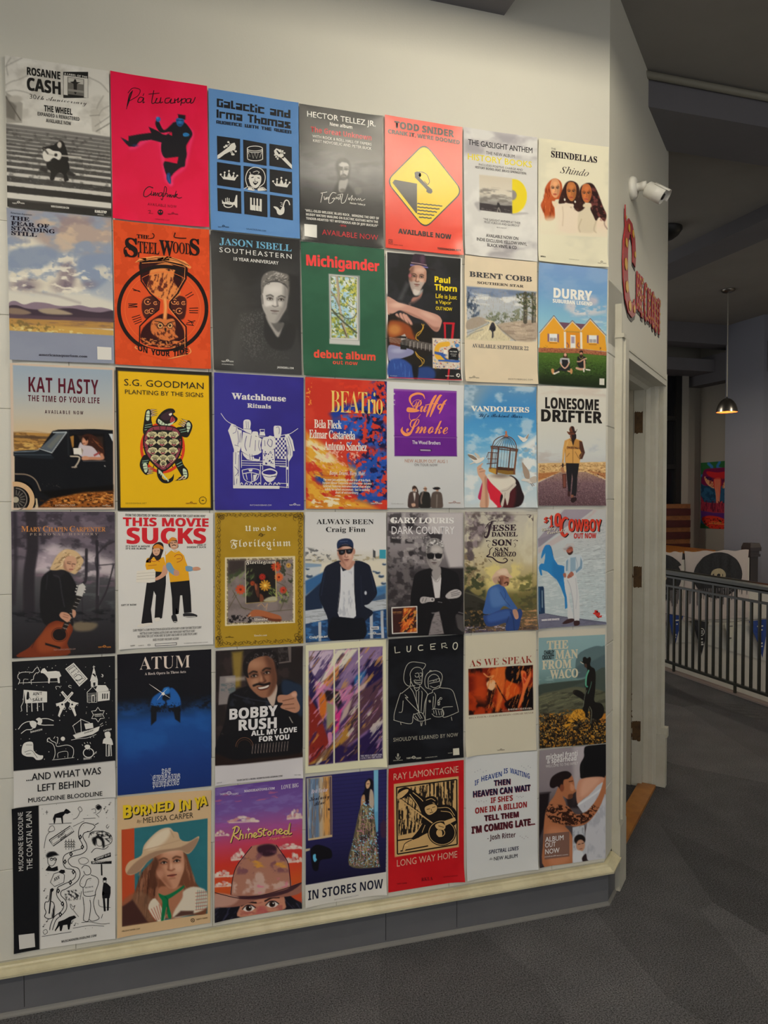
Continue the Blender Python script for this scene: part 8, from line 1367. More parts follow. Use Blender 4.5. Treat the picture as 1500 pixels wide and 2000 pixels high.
p = Po(5, 'S', '775,80 1432,30 1432,1135 778,1200', 'cream poster with a dark red blurred photo and thin red serif title', 'ddd6c0', 130, 0)
A = '806,386 1405,348 1408,766 810,818'
p.P('7a1f10', A, 0).N('b83c14', 120, 120, .4, .65, .9, A, seed=3, soft=4).N('1c0c0c', 90, 110, .48, .64, .9, A, seed=4).P('c8481c', '860,420 980,440 960,700 870,680', 40, .8).Q('e06a2c', '1020,400 1150,370 1150,480 1140,560 1100,760 1060,770 1080,600 1030,520', 14).Q('d8541c', '1150,500 1200,490 1280,560 1270,640 1200,690 1150,660', 14).Q('120c10', '1160,370 1290,352 1300,480 1260,520 1160,480', 10).Q('1a0c0c', '1170,680 1290,620 1280,740 1200,780 1140,720', 10).Q('120c0e', '1310,600 1404,560 1406,766 1310,772', 12)
p.Q('f0c090', '975,520 1010,490 1050,495 1060,540 1030,585 990,570', 6).L('e89a5c', 12, '950,430 990,460 1040,450 1010,480', 4).Q('e8743c', '1290,420 1310,400 1340,420 1345,480 1385,400 1380,480 1340,570 1310,680 1280,740 1265,735 1310,560', 6).Q('c83c20', '1310,430 1330,430 1340,490 1320,520', 6).L('f0b078', 5, '1320,465 1335,490', 2).L('3a1410', 12, '1060,520 1110,610 1160,690', 4).N('e8843c', 12, 70, .58, .7, .7, '980,380 1400,350 1400,760 980,790', seed=7, rot=20)
p.P('ddd6c0', '1406,300 1440,300 1440,900 1409,900', 0).P('ddd6c0', '811,819 1408,767 1440,850 811,900', 0).P('ddd6c0', '780,360 1405,318 1405,347 780,386', 0); p.T('AS WE SPEAK', 'r', '9c3024', 816, 368, 1398, 68, 326).T('FEATURING', 's', 'c89a80', 1112, 776, 1168, 6, 772).T('RAKESH CHAURASIA', 'R', 'e8d8c8', 1174, 772, 1394, 17, 758).T('BÉLA FLECK \u2022 ZAKIR HUSSAIN \u2022 EDGAR MEYER'.replace('É', 'E'), 'r', '8a6a58', 810, 850, 1410, 16, 798).T('THIRTY TIGERS', 'B', '4a4034', 1072, 1146, 1140, 8, 1140).O('4a4034', 3, 1108, 1132, 8, 6, 12)

p = Po(5, 'T', '75,140 1105,90 1115,1850 95,1935', 'poster of a cowboy with guitar case on a hillside, cream slab letters', 'd6d0c0', 150, 1)
A = '88,240 1108,190 1118,1850 95,1930'
p.P('8fb0b4', A, 4).G('240 8fb2b8 700 86a8ac 900 6c8c8c 1100 5c6a60 1500 4c4a3c 1930 2a2418', A).Q('5c7478', '680,510 920,375 1060,370 1108,385 1112,700 960,760 680,840', 8).Q('4c6066', '680,680 900,600 1110,500 1112,700 680,860', 20, .8).N('9cb8b8', 120, 30, .5, .7, .6, '88,780 700,760 900,850 90,960', seed=4, soft=20).Q('46524c', '88,970 300,930 560,900 800,860 1112,690 1112,1080 600,1060 88,1140', 8).P('3c463e', '88,960 560,905 830,890 560,1000 88,1150', 14, .8).Q('5c5e4a', '88,1130 400,1040 620,990 760,1000 1112,1080 1112,1400 88,1400', 12).N('3c3c30', 120, 30, .45, .65, .8, '88,1080 1112,1060 1112,1420 88,1420', seed=6, rot=-14).N('7c7c5c', 120, 14, .55, .7, .7, '88,1100 560,1050 760,1200 88,1400', seed=7, rot=-18)
p.N('2a2016', 60, 40, .3, .5, .95, '88,1380 500,1420 800,1380 1118,1300 1118,1850 95,1930', seed=8, soft=20).N('b87c24', 30, 30, .54, .66, .9, '88,1400 1118,1340 1118,1850 95,1930', seed=9).Q('d89a2c', '570,1420 640,1340 740,1330 795,1380 780,1470 640,1520 490,1620 470,1590', 10).N('8a5a1c', 20, 20, .5, .62, .8, '470,1330 800,1330 800,1500 480,1630', seed=10).Q('c8802c', '1010,1500 1080,1400 1118,1420 1118,1520 1040,1540', 14).N('e8b048', 14, 14, .62, .7, .9, '88,1420 1118,1360 1118,1850 95,1930', seed=11).N('0f0c0a', 40, 34, .55, .66, .9, '88,1440 1118,1480 1118,1850 95,1930', seed=12)
K = '15120f'
p.Q(K, '725,610 760,600 765,545 800,530 830,550 870,530 888,560 885,600 875,640 890,680 940,710 960,780 960,900 950,1060 940,1210 1040,1240 1085,1310 1080,1400 1040,1470 960,1490 905,1470 890,1560 865,1550 870,1400 850,1300 830,1440 800,1450 790,1380 755,1330 775,1200 620,1100 625,1040 680,1035 740,1060 790,1100 810,1000 790,980 810,850 830,740 820,700 790,680 780,630', 3)
p.L('e8d8c0', 10, '728,608 770,635', 2).L('4ca888', 24, '850,740 815,830 808,960 830,985', 5, .9).L('86d8b8', 8, '855,735 822,830 806,960', 2).L('6aa890', 8, '895,910 880,980 840,1090', 3, .8).L('8a9888', 7, '820,1040 790,1130 765,1290', 2, .8).L('a8a890', 8, '865,1290 895,1370 880,1540', 2, .8).Q('6a4a3c', '790,640 820,640 825,690 800,690', 8, .7).L('5a4a40', 5, '640,1045 615,1090', 2, .7)
C_ = 'd8d0b4'
for t, x0, y0, x1, h, y1 in (('THE', 215, 418, 542, 132, 400), ('MAN', 345, 562, 690, 135, 545), ('FROM', 140, 722, 592, 135, 695), ('WACO', 262, 866, 690, 135, 838)): p.T(t, 'K', C_, x0, y0, x1, h, y1)
p.T('CHARLEY', 'H', '1a1a1a', 172, 498, 330, 62, 490).T('CROCKETT', 'H', '1a1a1a', 144, 572, 330, 62, 562)
# ================================================================ sixth row
p = Po(6, 'U', '48,140 775,60 780,1050 65,1158', 'white poster with black spine and ink drawings of snake, ticket, fiddle and dog', 'e4e2de', 100, 0)
p.P('17181c', '40,130 240,115 250,1145 60,1170', 0).P('e4e2de', '240,118 256,116 262,1140 247,1142', 1); K = '16161a'; W = 'e4e2de'
p.S(K, 3, '262,140 262,145', 0)
for q, w in (('340,205 350,180 390,165 415,160 430,140 450,150 465,165 440,178 425,175 408,195 410,245 402,245 395,205 360,205 352,245 344,245 342,215 335,225', 0),): p.V(K, q)
for q in ('620,250 560,240 525,280 520,340 545,390 540,420 480,440 420,470 410,520 430,560 480,570 500,600 480,640 400,680 370,700 365,750 390,790 415,820 400,860 350,900 325,950 315,995', '600,300 560,310 550,340 575,390 575,430 540,460 470,480 445,510 470,545 515,560 530,600 510,650 440,700 400,720 395,750 430,790 435,840 410,880 360,925 335,995', '620,250 635,265 620,285 600,300 580,300', '635,255 660,240'): p.S(K, 5, q)
for x, y in ((530, 340), (545, 410), (465, 460), (422, 515), (482, 585), (460, 660), (375, 720), (405, 810), (390, 885)): p.V(K, [(x - 12, y), (x + 2, y - 20), (x + 14, y), (x, y + 20)]).V(W, [(x - 4, y), (x + 2, y - 7), (x + 5, y), (x, y + 7)])
p.S(K, 6, '312,362 460,262 487,300 340,405 312,362', 0).S(K, 3, '325,366 458,276 474,300 340,392 325,366', 0).T('ADMIT', 'B', K, 372, 354, 424, 20, 314).T('ONE', 'B', K, 390, 366, 432, 18, 336)
for x in (430, 450, 468, 485): p.S(K, 3, [(x, 350 + abs(x - 460) * .3), (x, 430)], 0); [p.S(K, 4, [(x - 10, y), (x, y - 14), (x + 10, y)], 0) for y in (380, 398, 414)]
p.S(K, 4, '590,345 605,310 640,298 690,300 735,315 755,350 745,385 700,405', 1).N('16161a', 12, 10, .5, .56, .9, '595,310 690,296 752,330 745,385 690,345 620,350', seed=4).Q(K, '615,350 650,335 690,345 705,400 690,420 680,370 650,350 640,400 620,385', 2).S(K, 3, '645,360 650,395 670,405 690,390 690,355', 1).S(K, 4, '608,450 640,420 700,425 730,405', 1)
p.Q(K, '298,490 290,470 310,448 350,445 372,462 378,470 350,475 320,485', 1).S(K, 4, '300,490 305,530 330,545 350,530 365,495', 1).S(K, 3, '318,495 340,492 358,496', 0).O(K, 4, 328, 498, 9).O(K, 4, 352, 496, 9).V(K, '285,575 310,540 330,560 370,545 375,575 350,582 300,580')
p.V(K, '625,492 745,448 748,478 632,510').V(K, '608,510 752,508 752,528 610,530').T('AIRPORT BLVD', 'B', W, 640, 502, 740, 13, 468).T('MCGREGOR AVE', 'B', W, 618, 526, 746, 14).V(K, '676,530 686,530 688,610 678,610')
p.S(K, 4, '345,600 400,580 420,610 415,660 350,690 320,660 345,600', 0).V(K, '375,588 395,570 420,572 425,590 405,600').T('XXX', 'B', K, 345, 655, 385, 24, 632)
p.S(K, 4, '540,560 560,540 590,545 605,570 600,600 570,605 555,580', 1).S(K, 4, '560,605 535,640 530,680 560,690 580,640 610,630', 1).S(K, 4, '605,605 650,625 660,660 640,720 630,750 560,750 550,690', 1).S(K, 4, '550,760 560,850 555,920 590,925 605,830 600,780', 1).S(K, 4, '640,740 625,800 640,870 665,910 620,930 595,920', 1).T('HE LOVES ME', 's', K, 566, 700, 622, 10).T('HE LOVES ME NOT', 's', K, 560, 732, 624, 9).S(K, 3, '525,520 520,500 545,485 575,490 590,510 565,530 535,530 525,520', 1)
p.V(K, '690,630 705,620 720,632 715,645 692,645').V(K, '695,660 720,665 745,690 745,735 738,770 688,770 685,740 690,690', 0).V(K, '690,770 705,770 712,860 698,862').V(K, '720,770 735,770 732,855 720,858').S(K, 3, '692,645 695,660 712,660 715,645', 1)
p.S(K, 5, '320,720 310,790 285,800 280,840 290,870 280,900 310,915 345,900 340,860 350,830 340,800 318,792', 1).S(K, 9, '330,705 312,880', 0).V(K, '318,712 335,700 345,712 330,728', 1).Q(K, '345,830 352,850 345,900 330,905', 2)
p.V(K, '378,935 420,920 455,900 490,890 505,905 470,925 455,990 445,990 440,955 410,960 400,1000 388,1000 385,965 365,990 355,1005 352,995 370,960', 0).N('16161a', 12, 10, .48, .54, .9, '420,720 500,710 535,745 520,780 430,785', seed=6)
for q in ('640,120 660,110 680,130 670,160 650,175', '610,145 635,140 640,165 625,170', '640,175 665,200', '515,140 530,160 545,150 530,125 515,140', '530,160 510,200 480,215', '320,265 340,262 350,290 320,305 305,295 320,265', '318,300 290,340 275,420', '465,810 480,830 495,820 480,850 465,835 460,810', '480,850 520,900', '540,940 600,935 680,950 740,945', '480,980 600,960 700,965', '270,1000 290,990 300,1010 280,1025 268,1005', '310,250 470,240', '480,265 560,225', '550,210 640,205', '725,250 715,265 722,278 735,262', '260,1040 350,1025 470,1005', '540,720 530,780', '660,780 670,825 745,835', '690,880 680,910', '285,165 305,165', '295,152 295,180'): p.S(K, 3, q)
p.Q(K, '640,130 660,112 682,130 660,150', 2)
for x, y in ((275, 720), (290, 770), (700, 140), (735, 110), (470, 945), (490, 960), (295, 935), (270, 970), (715, 165)): p.D(K, x, y, 5, 4, 8).S(K, 3, [(x + 4, y), (x + 8, y - 18), (x + 16, y - 14)], 0)
rg = random.Random(9)
for k in range(40): p.D(K, rg.uniform(262, 765), rg.uniform(100, 1020), 2.2, n=6)
p.T('MUSCADINEBLOODLINE.COM', 'B', K, 400, 1082, 645, 15, 1036)
def vtext(t, f, x0, y0, x1, y1, w):
    p.T(t, f, 'dcdad6', x0, y0, x1, w); o, a, b, h, c, z, sk, bo = p.txt.pop(); e = p.uv(x1, y1); p.vt.append((o, a, e, abs(p.uv(x0 + w, y0)[0] - a[0]), c, z))
p.vt = []; vtext('MUSCADINE BLOODLINE', 'S', 130, 576, 126, 162, 34); vtext('THE COASTAL PLAIN', 'S', 194, 568, 188, 158, 40); p.V('d6d4d0', '98,1028 208,1016 214,1112 104,1126')

p = Po(6, 'U', '792,60 1455,8 1448,945 792,1047', 'cream poster of a long haired woman in a white western hat and green scarf', 'e0bf94', 150, 1)
A = '822,290 1430,210 1428,880 826,970'
p.P('2f7480', A, 1).P('c8502c', '822,290 912,277 916,800 826,880', 1).N('3c8490', 160, 160, .45, .7, .5, '915,277 1430,210 1428,880 915,900', seed=3)
p.Q('7a4a34', '960,600 1010,540 1080,480 1250,440 1300,520 1340,650 1400,740 1420,880 1330,890 1200,900 1000,950 826,968 828,880 900,760', 8).N('a8745a', 14, 120, .5, .68, .8, '920,560 1080,500 1080,900 880,930', seed=4, rot=10, soft=10).N('a8745a', 14, 120, .5, .68, .8, '1250,450 1400,740 1400,880 1280,880', seed=5, rot=-14, soft=10).N('3c2018', 12, 110, .55, .7, .7, '930,600 1060,560 1060,900 880,940', seed=6, rot=4)
p.Q('b87a5c', '1080,700 1200,690 1260,700 1250,900 1150,910 1090,860', 10)
F = face(p, 1158, 515, 108, -7, 'd29a7c', '8a4c34', 'eec0a4', -1, .35, '5a3424', 'b05c4c', None, ch=1.7)
p.Q('5a3626', '1050,500 1060,480 1085,520 1060,600 1075,680 1030,700 1020,600', 10, .9).E('e0a88c', 1095, 600, 26, 30, 16, .6)
p.Q('8c6a52', '826,800 950,720 1040,780 1100,880 1130,905 826,968', 14, .6).P('4a2c28', '826,830 900,780 1010,940 826,968', 10).Q('e8dcc8', '1010,840 1060,770 1130,900 1080,935', 5).Q('e8dcc8', '1190,870 1250,770 1260,720 1330,690 1420,720 1428,830 1330,880 1200,910', 8)
for k in range(6): p.L('b84a34', 5, [(1015 + k * 18, 855 - k * 10), (1060 + k * 12, 930 - k * 5)], 2, .8, 0).L('2c5c6c', 4, [(1360 + k * 13, 715), (1350 + k * 15, 850)], 2, .6, 0).L('b84a34', 5, [(1345, 735 + k * 24), (1425, 725 + k * 24)], 2, .7, 0)
p.P('5a3c34', '1190,905 1240,860 1330,860 1330,885', 8)
p.Q('0f7a4a', '1085,735 1130,750 1200,720 1260,680 1255,705 1180,760 1150,790 1175,900 1150,905 1140,830 1120,925 1100,935 1110,800 1090,760', 4).L('06502e', 6, '1130,760 1150,790 1140,880', 3, .8)
p.Q('d8b894', '850,560 880,510 960,470 980,400 1040,330 1100,285 1160,275 1190,300 1220,310 1240,360 1300,370 1370,335 1340,410 1290,460 1230,432 1120,450 1020,500 960,570 900,605 860,600', 3).Q('f2e2c8', '985,420 1050,330 1130,282 1170,290 1140,360 1060,420', 16, .9).Q('a8846a', '860,590 930,510 1060,440 1240,410 1360,345 1340,410 1290,455 1230,432 1110,452 1010,510 940,585 880,603', 6, .9).L('c8a484', 8, '985,430 1100,400 1240,360', 3, .7).L('b89474', 7, '1165,290 1190,340', 5, .6)
for dx, dy, c in ((8, 8, '2a241a'), (0, 0, 'f2cf2a')):
    for t, x0, x1, y0, y1, h in (('B', 832, 895, 208, 202, 88), ('O', 900, 950, 180, 174, 60), ('R', 955, 1005, 186, 180, 70), ('N', 1008, 1065, 172, 160, 58), ('E', 1075, 1120, 160, 156, 62), ('D', 1128, 1190, 158, 150, 68), ('I', 1225, 1248, 160, 156, 78), ('N', 1255, 1310, 152, 142, 66), ('Y', 1335, 1385, 145, 138, 78), ('A', 1372, 1428, 124, 112, 66)): p.T(t, 'H', c, x0 + dx, y0 + dy, x1 + dx, h, y1 + dy)
p.P('e0bf94', '780,980 826,971 1428,882 1460,880 1460,960 780,1060', 0).P('e0bf94', '785,280 821,290 825,972 785,1000', 0).P('e0bf94', '1431,200 1470,200 1470,900 1429,890', 0); p.T('By:', 'i', '5a4a34', 928, 240, 964, 22, 236).T('MELISSA CARPER', 's', '3a342c', 975, 242, 1328, 40, 204).T('MELISSACARPER.COM', 's', '4a3c28', 826, 1004, 952, 10, 988).O('3a2c20', 4, 1324, 926, 12).D('3a2c20', 1324, 926, 4); p.T('THIRTY TIGERS', 'B', '6a4a2c', 1348, 926, 1428, 9, 912)

p = Po(6, 'V', '42,200 765,118 755,1185 38,1308', 'painted poster of eyes under a pink clouded cowboy hat in a red sunset', 'b04a6a', 150, 1)
p.G('200 6a4a9c 420 7c5aa8 560 a85a9c 700 d0486a 850 d83c30 1060 d85a28 1300 c04a30').N('8a78c0', 120, 40, .5, .7, .6, '42,200 765,118 765,450 42,520', seed=3, rot=-8, soft=20).N('c86a8c', 90, 14, .55, .7, .7, '42,260 560,220 560,300 42,340', seed=4, rot=-8).N('b05ab0', 140, 30, .5, .7, .5, '42,500 765,420 765,600 42,640', seed=5, rot=-6)
for x0, y0, w, h, sd in ((160, 420, 240, 70, 6), (640, 360, 130, 100, 7), (42, 540, 110, 60, 8), (180, 700, 140, 100, 9), (560, 650, 210, 60, 10), (620, 720, 150, 100, 11), (38, 860, 160, 80, 12), (38, 960, 150, 60, 13)):
    rg = random.Random(sd)
    for k in range(22): u = rg.random(); g = max(0, 1 - abs(u - .5) * 1.9) * rg.random(); p.E(('e8cfc8', 'f4e6da', 'd89a98')[k % 3], x0 + w * u, y0 + h * (.9 - .8 * g), w * .08, h * .15, 4, .85)
    p.L('ecd4c8', h * .16, [(x0, y0 + h), (x0 + w, y0 + h * .85)], 4, .9, 0)
p.Q('15141f', '38,1190 150,1110 300,1130 600,1080 700,1120 760,1150 755,1190 38,1310', 6).N('3c3c58', 10, 60, .55, .7, .7, '40,1180 240,1120 260,1270 40,1305', seed=14, rot=40).N('3c3c58', 10, 60, .55, .7, .7, '600,1090 755,1120 755,1190 620,1200', seed=15, rot=-40)
p.Q('cf8e74', '250,1270 245,1190 300,1120 450,1100 590,1085 620,1150 590,1215', 6).N('b05c58', 60, 20, .5, .7, .7, '250,1270 250,1190 600,1100 600,1215', seed=16).Q('c05a5c', '380,1250 400,1190 450,1180 470,1235', 14, .7)
for x, y in ((320, 1198), (513, 1166)): p.Q('f0e6e0', [(x - 48, y + 6), (x - 20, y - 22), (x + 20, y - 24), (x + 50, y - 4), (x + 20, y + 22), (x - 20, y + 24)], 3).E('3a1f18', x, y - 2, 25, 24, 2).E('0f0b0c', x, y - 2, 13, 13, 2).E('f4f0ec', x + 9, y - 10, 6, 6, 1).L('17101a', 8, [(x - 52, y + 6), (x - 20, y - 24), (x + 22, y - 26), (x + 54, y - 6)], 2)
p.L('2a1a1c', 14, '260,1175 310,1150 380,1152', 3).L('2a1a1c', 14, '455,1138 510,1112 570,1108', 3)
p.Q('a06a5c', '38,1100 100,1090 240,1110 420,1090 600,1040 755,985 755,1060 640,1100 420,1120 240,1180 60,1180', 4).Q('4a2c34', '180,1085 420,1085 620,1035 755,990 640,1070 420,1120 240,1118', 5).Q('c89888', '38,1080 140,1080 240,1110 180,1170 60,1190 38,1190', 12)
p.Q('b8806c', '175,1080 190,950 220,850 290,760 340,690 400,675 480,668 545,675 590,740 640,820 655,920 665,1020 520,1070 400,1090 280,1095', 5).Q('3c2030', '395,690 480,668 545,690 540,750 460,772 400,740', 12).N('d8b8ac', 80, 80, .45, .62, .9, '190,960 400,900 640,940 660,1010 420,1085 190,1080', seed=17, soft=14).N('e0a040', 90, 50, .5, .66, .9, '300,780 600,780 640,880 400,880', seed=18, soft=14).N('7a4a5c', 60, 60, .52, .68, .7, '230,780 600,700 650,900 220,920', seed=19, soft=14).N('e87a9c', 70, 30, .55, .7, .7, '380,960 640,940 640,1020 400,1080', seed=20, soft=10).S('2a1828', 6, '172,1085 188,950 220,850 290,755 345,688', 1).S('3a1c34', 7, '545,675 592,740 642,820 658,920 666,1020', 1).S('3a1c28', 6, '38,1066 110,1085 260,1115 420,1092 600,1042 755,985', 1)
for dx, dy, c in ((5, 6, '2a1418'), (0, 0, 'f0d27a')):
    for q in ('170,655 190,590 210,525', '185,540 215,520 240,535 225,570 195,590 240,630', '255,550 245,628', '248,595 270,585 272,625', '300,580 295,620', '318,620 322,585 345,582 345,615', '360,605 385,585 370,575 358,600 375,612 395,600', '430,540 405,545 400,565 425,575 420,600 395,602', '450,535 440,590 460,595', '430,558 475,548', '490,560 475,580 490,595 505,575 490,560', '522,590 525,555 550,550 552,585', '570,570 595,555 580,542 565,565 585,582 610,570', '640,560 620,558 615,580 640,578 660,490 650,580 675,575'): p.S(c, 11, [(x + dx, y + dy) for x, y in nums(q)])
p.V('f8ecd0', '318,525 322,540 335,545 322,550 318,566 313,550 302,546 314,541').T('Maggie Antone', 'c', 'f0d27a', 484, 634, 676, 22, 606); tigers(p, 80, 262, 154, 'e4dcec')
p.T('MAGGIEANTONE.COM', 'K', 'e8e0ee', 280, 238, 534, 20, 214).T('LOVE BIG', 'R', 'e8e0ee', 586, 214, 730, 34, 194)

p = Po(6, 'V', '788,115 1458,48 1452,1075 785,1188', 'night blue poster of a woman in a long sparkling gown by a doorway, white foot', 'e2dfd8', 150, 1)
A = '788,115 1458,48 1448,895 788,1002'
p.P('28265a', A, 0).G('100 2c2a66 600 28265c 1000 1a1838', A)
for k in range(26): y = 120 + k * 32; p.L('1c1a44', 4, [(1005, y), (1458, y - 40)], 2, .7, 0)
p.P('7fc4e4', '1350,58 1388,54 1384,560 1356,570', 2).P('5aa0cc', '1356,400 1384,400 1380,570 1358,575', 10, .7).P('c8b498', '796,125 1004,104 1008,605 808,635', 3).P('6c86a8', '805,130 900,122 900,612 815,622', 10).P('e0a45c', '935,116 996,110 1000,588 935,600', 18).N('8a6a50', 10, 120, .5, .66, .7, '805,130 996,110 1000,590 815,622', seed=4).N('b4c4d8', 12, 140, .58, .7, .6, '805,130 940,118 940,605 815,622', seed=5).P('2a2450', '986,112 1000,110 1006,600 990,602', 3, .7).P('d8bc90', '808,622 1006,588 1008,606 812,636', 2).E('3a2a30', 980, 380, 8, 10, 3).P('c8b898', '788,705 825,698 822,716 788,728', 2)
p.Q('100e16', '830,710 880,670 960,690 1000,720 1000,780 910,800 890,880 850,875 835,800', 6).Q('6cc8f0', '850,755 870,748 872,775 880,795 862,812 850,790', 3)
p.Q('16121c', '1280,160 1310,128 1340,140 1345,200 1330,300 1290,330 1255,270 1275,220', 4).Q('e0b48c', '1288,160 1310,140 1322,165 1312,200 1295,210 1286,190', 3).L('3a2420', 4, '1294,172 1312,170', 1).Q('c89a70', '1250,280 1275,262 1280,330 1270,365 1245,360', 4).Q('c8b4a0', '1320,220 1345,240 1352,340 1335,400 1312,340', 5)
p.Q('6a6048', '1245,355 1290,340 1340,380 1360,480 1375,640 1395,820 1390,855 1200,865 1140,810 1175,650 1215,460', 5).N('b8a878', 6, 60, .5, .64, .9, '1240,350 1340,370 1395,840 1150,840', seed=6, soft=4).N('2a2430', 8, 70, .55, .68, .8, '1240,380 1345,380 1395,840 1150,840', seed=7).N('9cd8f0', 9, 9, .63, .68, 1, '1180,600 1385,580 1395,860 1140,860', seed=8).N('d88aa8', 8, 8, .64, .69, .9, '1240,400 1350,400 1390,850 1150,850', seed=9).N('9cd8f0', 10, 10, .62, .67, 1, '1260,300 1350,300 1350,470 1260,470', seed=10).Q('4c2a44', '1405,500 1430,470 1450,490 1448,600 1415,610 1405,560', 6, .8).L('4c2a44', 8, '1428,470 1432,350', 3, .7)
p.T('Brit Taylor', 'I', 'e4dcec', 834, 250, 972, 34, 232).T('Kentucky', 'C', '15122a', 820, 312, 985, 40, 286).T('Blue', 'C', '15122a', 858, 352, 944, 36, 332).T('IN STORES NOW', 'B', '1f2238', 808, 1126, 1424, 74, 1024).T('BRITTAYLORMUSIC.COM', 's', '9a98a0', 1025, 1132, 1222, 10, 1094)

p = Po(6, 'W', '42,165 527,110 530,888 43,965', 'red poster with a black woodcut figure playing a lute on tan paper', 'c8141e', 130, 1)
p.N('d42028', 200, 160, .4, .7, .6, seed=3); K = '1c1614'; TN = 'dcb478'
p.P(TN, '78,266 494,215 497,672 85,738', 1); A = '95,285 480,235 483,655 102,718'
p.N(K, 7, 60, .5, .56, .95, '100,300 300,270 290,560 110,600', seed=4, rot=5).N(K, 9, 90, .48, .53, .95, '300,265 480,240 480,420 300,400', seed=5)
for q in ('92,288 482,236', '482,236 486,655', '486,655 102,718', '102,718 96,290', '105,630 240,610', '112,700 300,665'): p.S(K, 8, q, 0)
p.V(TN, '105,640 245,612 300,660 110,705')
p.V(K, '105,310 150,285 190,300 260,345 300,375 360,400 430,400 478,440 480,520 440,540 380,560 300,580 220,620 190,620 260,520 240,430 180,350 120,360', 1)
p.V(TN, '105,330 140,305 170,300 165,320 125,355 100,360', 1).S(TN, 8, '110,365 220,440 350,535', 0).S(K, 4, '118,355 350,525', 0).S(TN, 5, '200,320 260,370 290,420', 1).S(TN, 5, '180,330 230,400 262,480', 1).S(TN, 4, '360,420 430,420 470,470', 1).S(TN, 4, '380,440 440,450 470,500', 1).S(TN, 4, '260,520 230,570 195,610', 1).S(TN, 4, '280,530 260,580', 1)
p.V(K, '265,380 290,350 335,345 360,370 355,400 330,385 290,410 270,410', 1).V(TN, '280,415 330,395 355,410 350,440 310,465 285,450', 1).S(K, 4, '290,430 310,425', 0).S(K, 4, '325,418 345,412', 0).S(K, 3, '318,425 322,442', 0).S(K, 4, '310,452 332,446', 0).S(TN, 4, '285,370 320,360 345,375', 1)
p.D(K, 388, 580, 92, 84, 32).O(TN, 4, 388, 580, 84, 76).V(TN, '345,530 380,515 410,535 400,560 360,556', 1).V(TN, '355,570 385,565 388,600 365,605', 1).S(K, 4, '365,535 400,545', 0).O(TN, 5, 380, 580, 26, 24).V(TN, '400,505 470,480 478,500 410,535')
p.V(TN, '135,690 145,640 190,620 205,640 170,660 150,695', 1).S(K, 5, '135,690 150,650 195,625', 1).V(TN, '170,650 230,630 290,635 290,650 200,665', 1)
p.T('RAY LAMONTAGNE', 'n', 'e8b8a0', 75, 240, 492, 44, 190).T('LONG WAY HOME', 'n', 'e8b8a0', 98, 798, 486, 44, 738).T('RKLA', 'r', '5a0a14', 256, 892, 328, 24, 884).T('RAYLAMONTAGNE.COM', 's', '8a1018', 398, 868, 486, 8, 856); p.T('THIRTY TIGERS', 'B', '6a0c14', 98, 912, 162, 7, 906)

p = Po(6, 'W', '540,92 1000,52 1003,810 548,888', 'creased white poster of hand lettered red and blue sentences', 'e2e4e4', 60, 1)
B_ = '22408c'; NV = '1f1c40'; R_ = '9c2428'
q = [(596, 278), (640, 248), (690, 226), (725, 214), (790, 200), (830, 200), (880, 205), (945, 226)]
for t, x0, y0, x1, y1 in (('IF', 600, 278, 626, 268), ('HEAVEN', 642, 252, 774, 216), ('IS', 786, 200, 812, 196), ('WAITING', 826, 194, 952, 232)): p.T(t, 'B', B_, x0, y0, x1, 32, y1)
for t, x0, y0, x1, y1, c, h in (('THEN', 722, 278, 828, 266, NV, 34), ('HEAVEN CAN WAIT', 588, 352, 956, 306, NV, 38), ("IF SHE'S", 702, 390, 844, 372, R_, 34), ('ONE IN A BILLION', 602, 458, 934, 414, R_, 36), ('TELL THEM', 660, 504, 880, 476, '4c1c2c', 34), ("I'M COMING LATE...", 578, 584, 984, 524, '4a1c28', 42)):
    if c not in (R_,): p.T(t, 'H', '8c3038', x0 + 3, y0 + 3, x1 + 3, h, y1 + 3)
    p.T(t, 'H', c, x0, y0, x1, h, y1)
p.T('- Josh Ritter', 'B', '4a1a28', 680, 628, 860, 32, 606).T('SPECTRAL LINES', 'J', NV, 688, 716, 880, 24, 688).T('The', 'c', '2a2834', 690, 756, 716, 16, 750).T('NEW ALBUM', 'S', '2a2834', 722, 758, 872, 24, 736)
for k in range(5): p.D('b0b4bc', 600 + 18 * k, 190 - 9 * (k % 3), 3, n=6).D('b0b4bc', 900 + 14 * k, 150 + 10 * (k % 3), 3, n=6).D('b8b0b4', 610 + 16 * k, 375 + 6 * (k % 2), 3, n=6).D('b8b0b4', 890 + 12 * k, 600 + 8 * (k % 3), 3, n=6).D('b8b0b4', 870 + 10 * k, 345 + 6 * (k % 2), 3, n=6)

p = Po(6, 'W', '1013,50 1442,8 1442,745 1013,803', 'poster of a tattooed man embracing a pregnant belly, white lowercase title', 'a4989c', 150, 1)
p.G('10 9c9298 300 8c8288 400 5c5458 800 3a3034').P('d4ccd0', '1230,8 1320,8 1280,220 1260,360 1230,400', 20, .6).P('1c1418', '1013,330 1080,320 1060,500 1013,620', 8).L('3a3236', 8, '1013,325 1085,318', 4, .8).P('1a1216', '1180,330 1280,300 1280,420 1200,420', 10, .8)
p.Q('111013', '1300,50 1320,20 1442,8 1442,240 1400,225 1290,232 1275,200 1275,140 1300,90', 3).Q('d69a7e', '1290,230 1400,218 1442,235 1442,280 1380,320 1300,360 1262,395 1250,330 1260,260', 5).Q('e8b69c', '1300,240 1400,235 1330,320 1280,340', 18, .7).Q('cfd0d8', '1262,395 1330,340 1440,275 1442,745 1325,755 1310,600 1320,500 1270,420', 4).N('a8acb8', 30, 60, .5, .7, .6, '1300,400 1440,300 1440,740 1325,740', seed=4).L('eceef2', 12, '1270,395 1340,350 1430,285', 3, .8)
SK = 'b8744e'
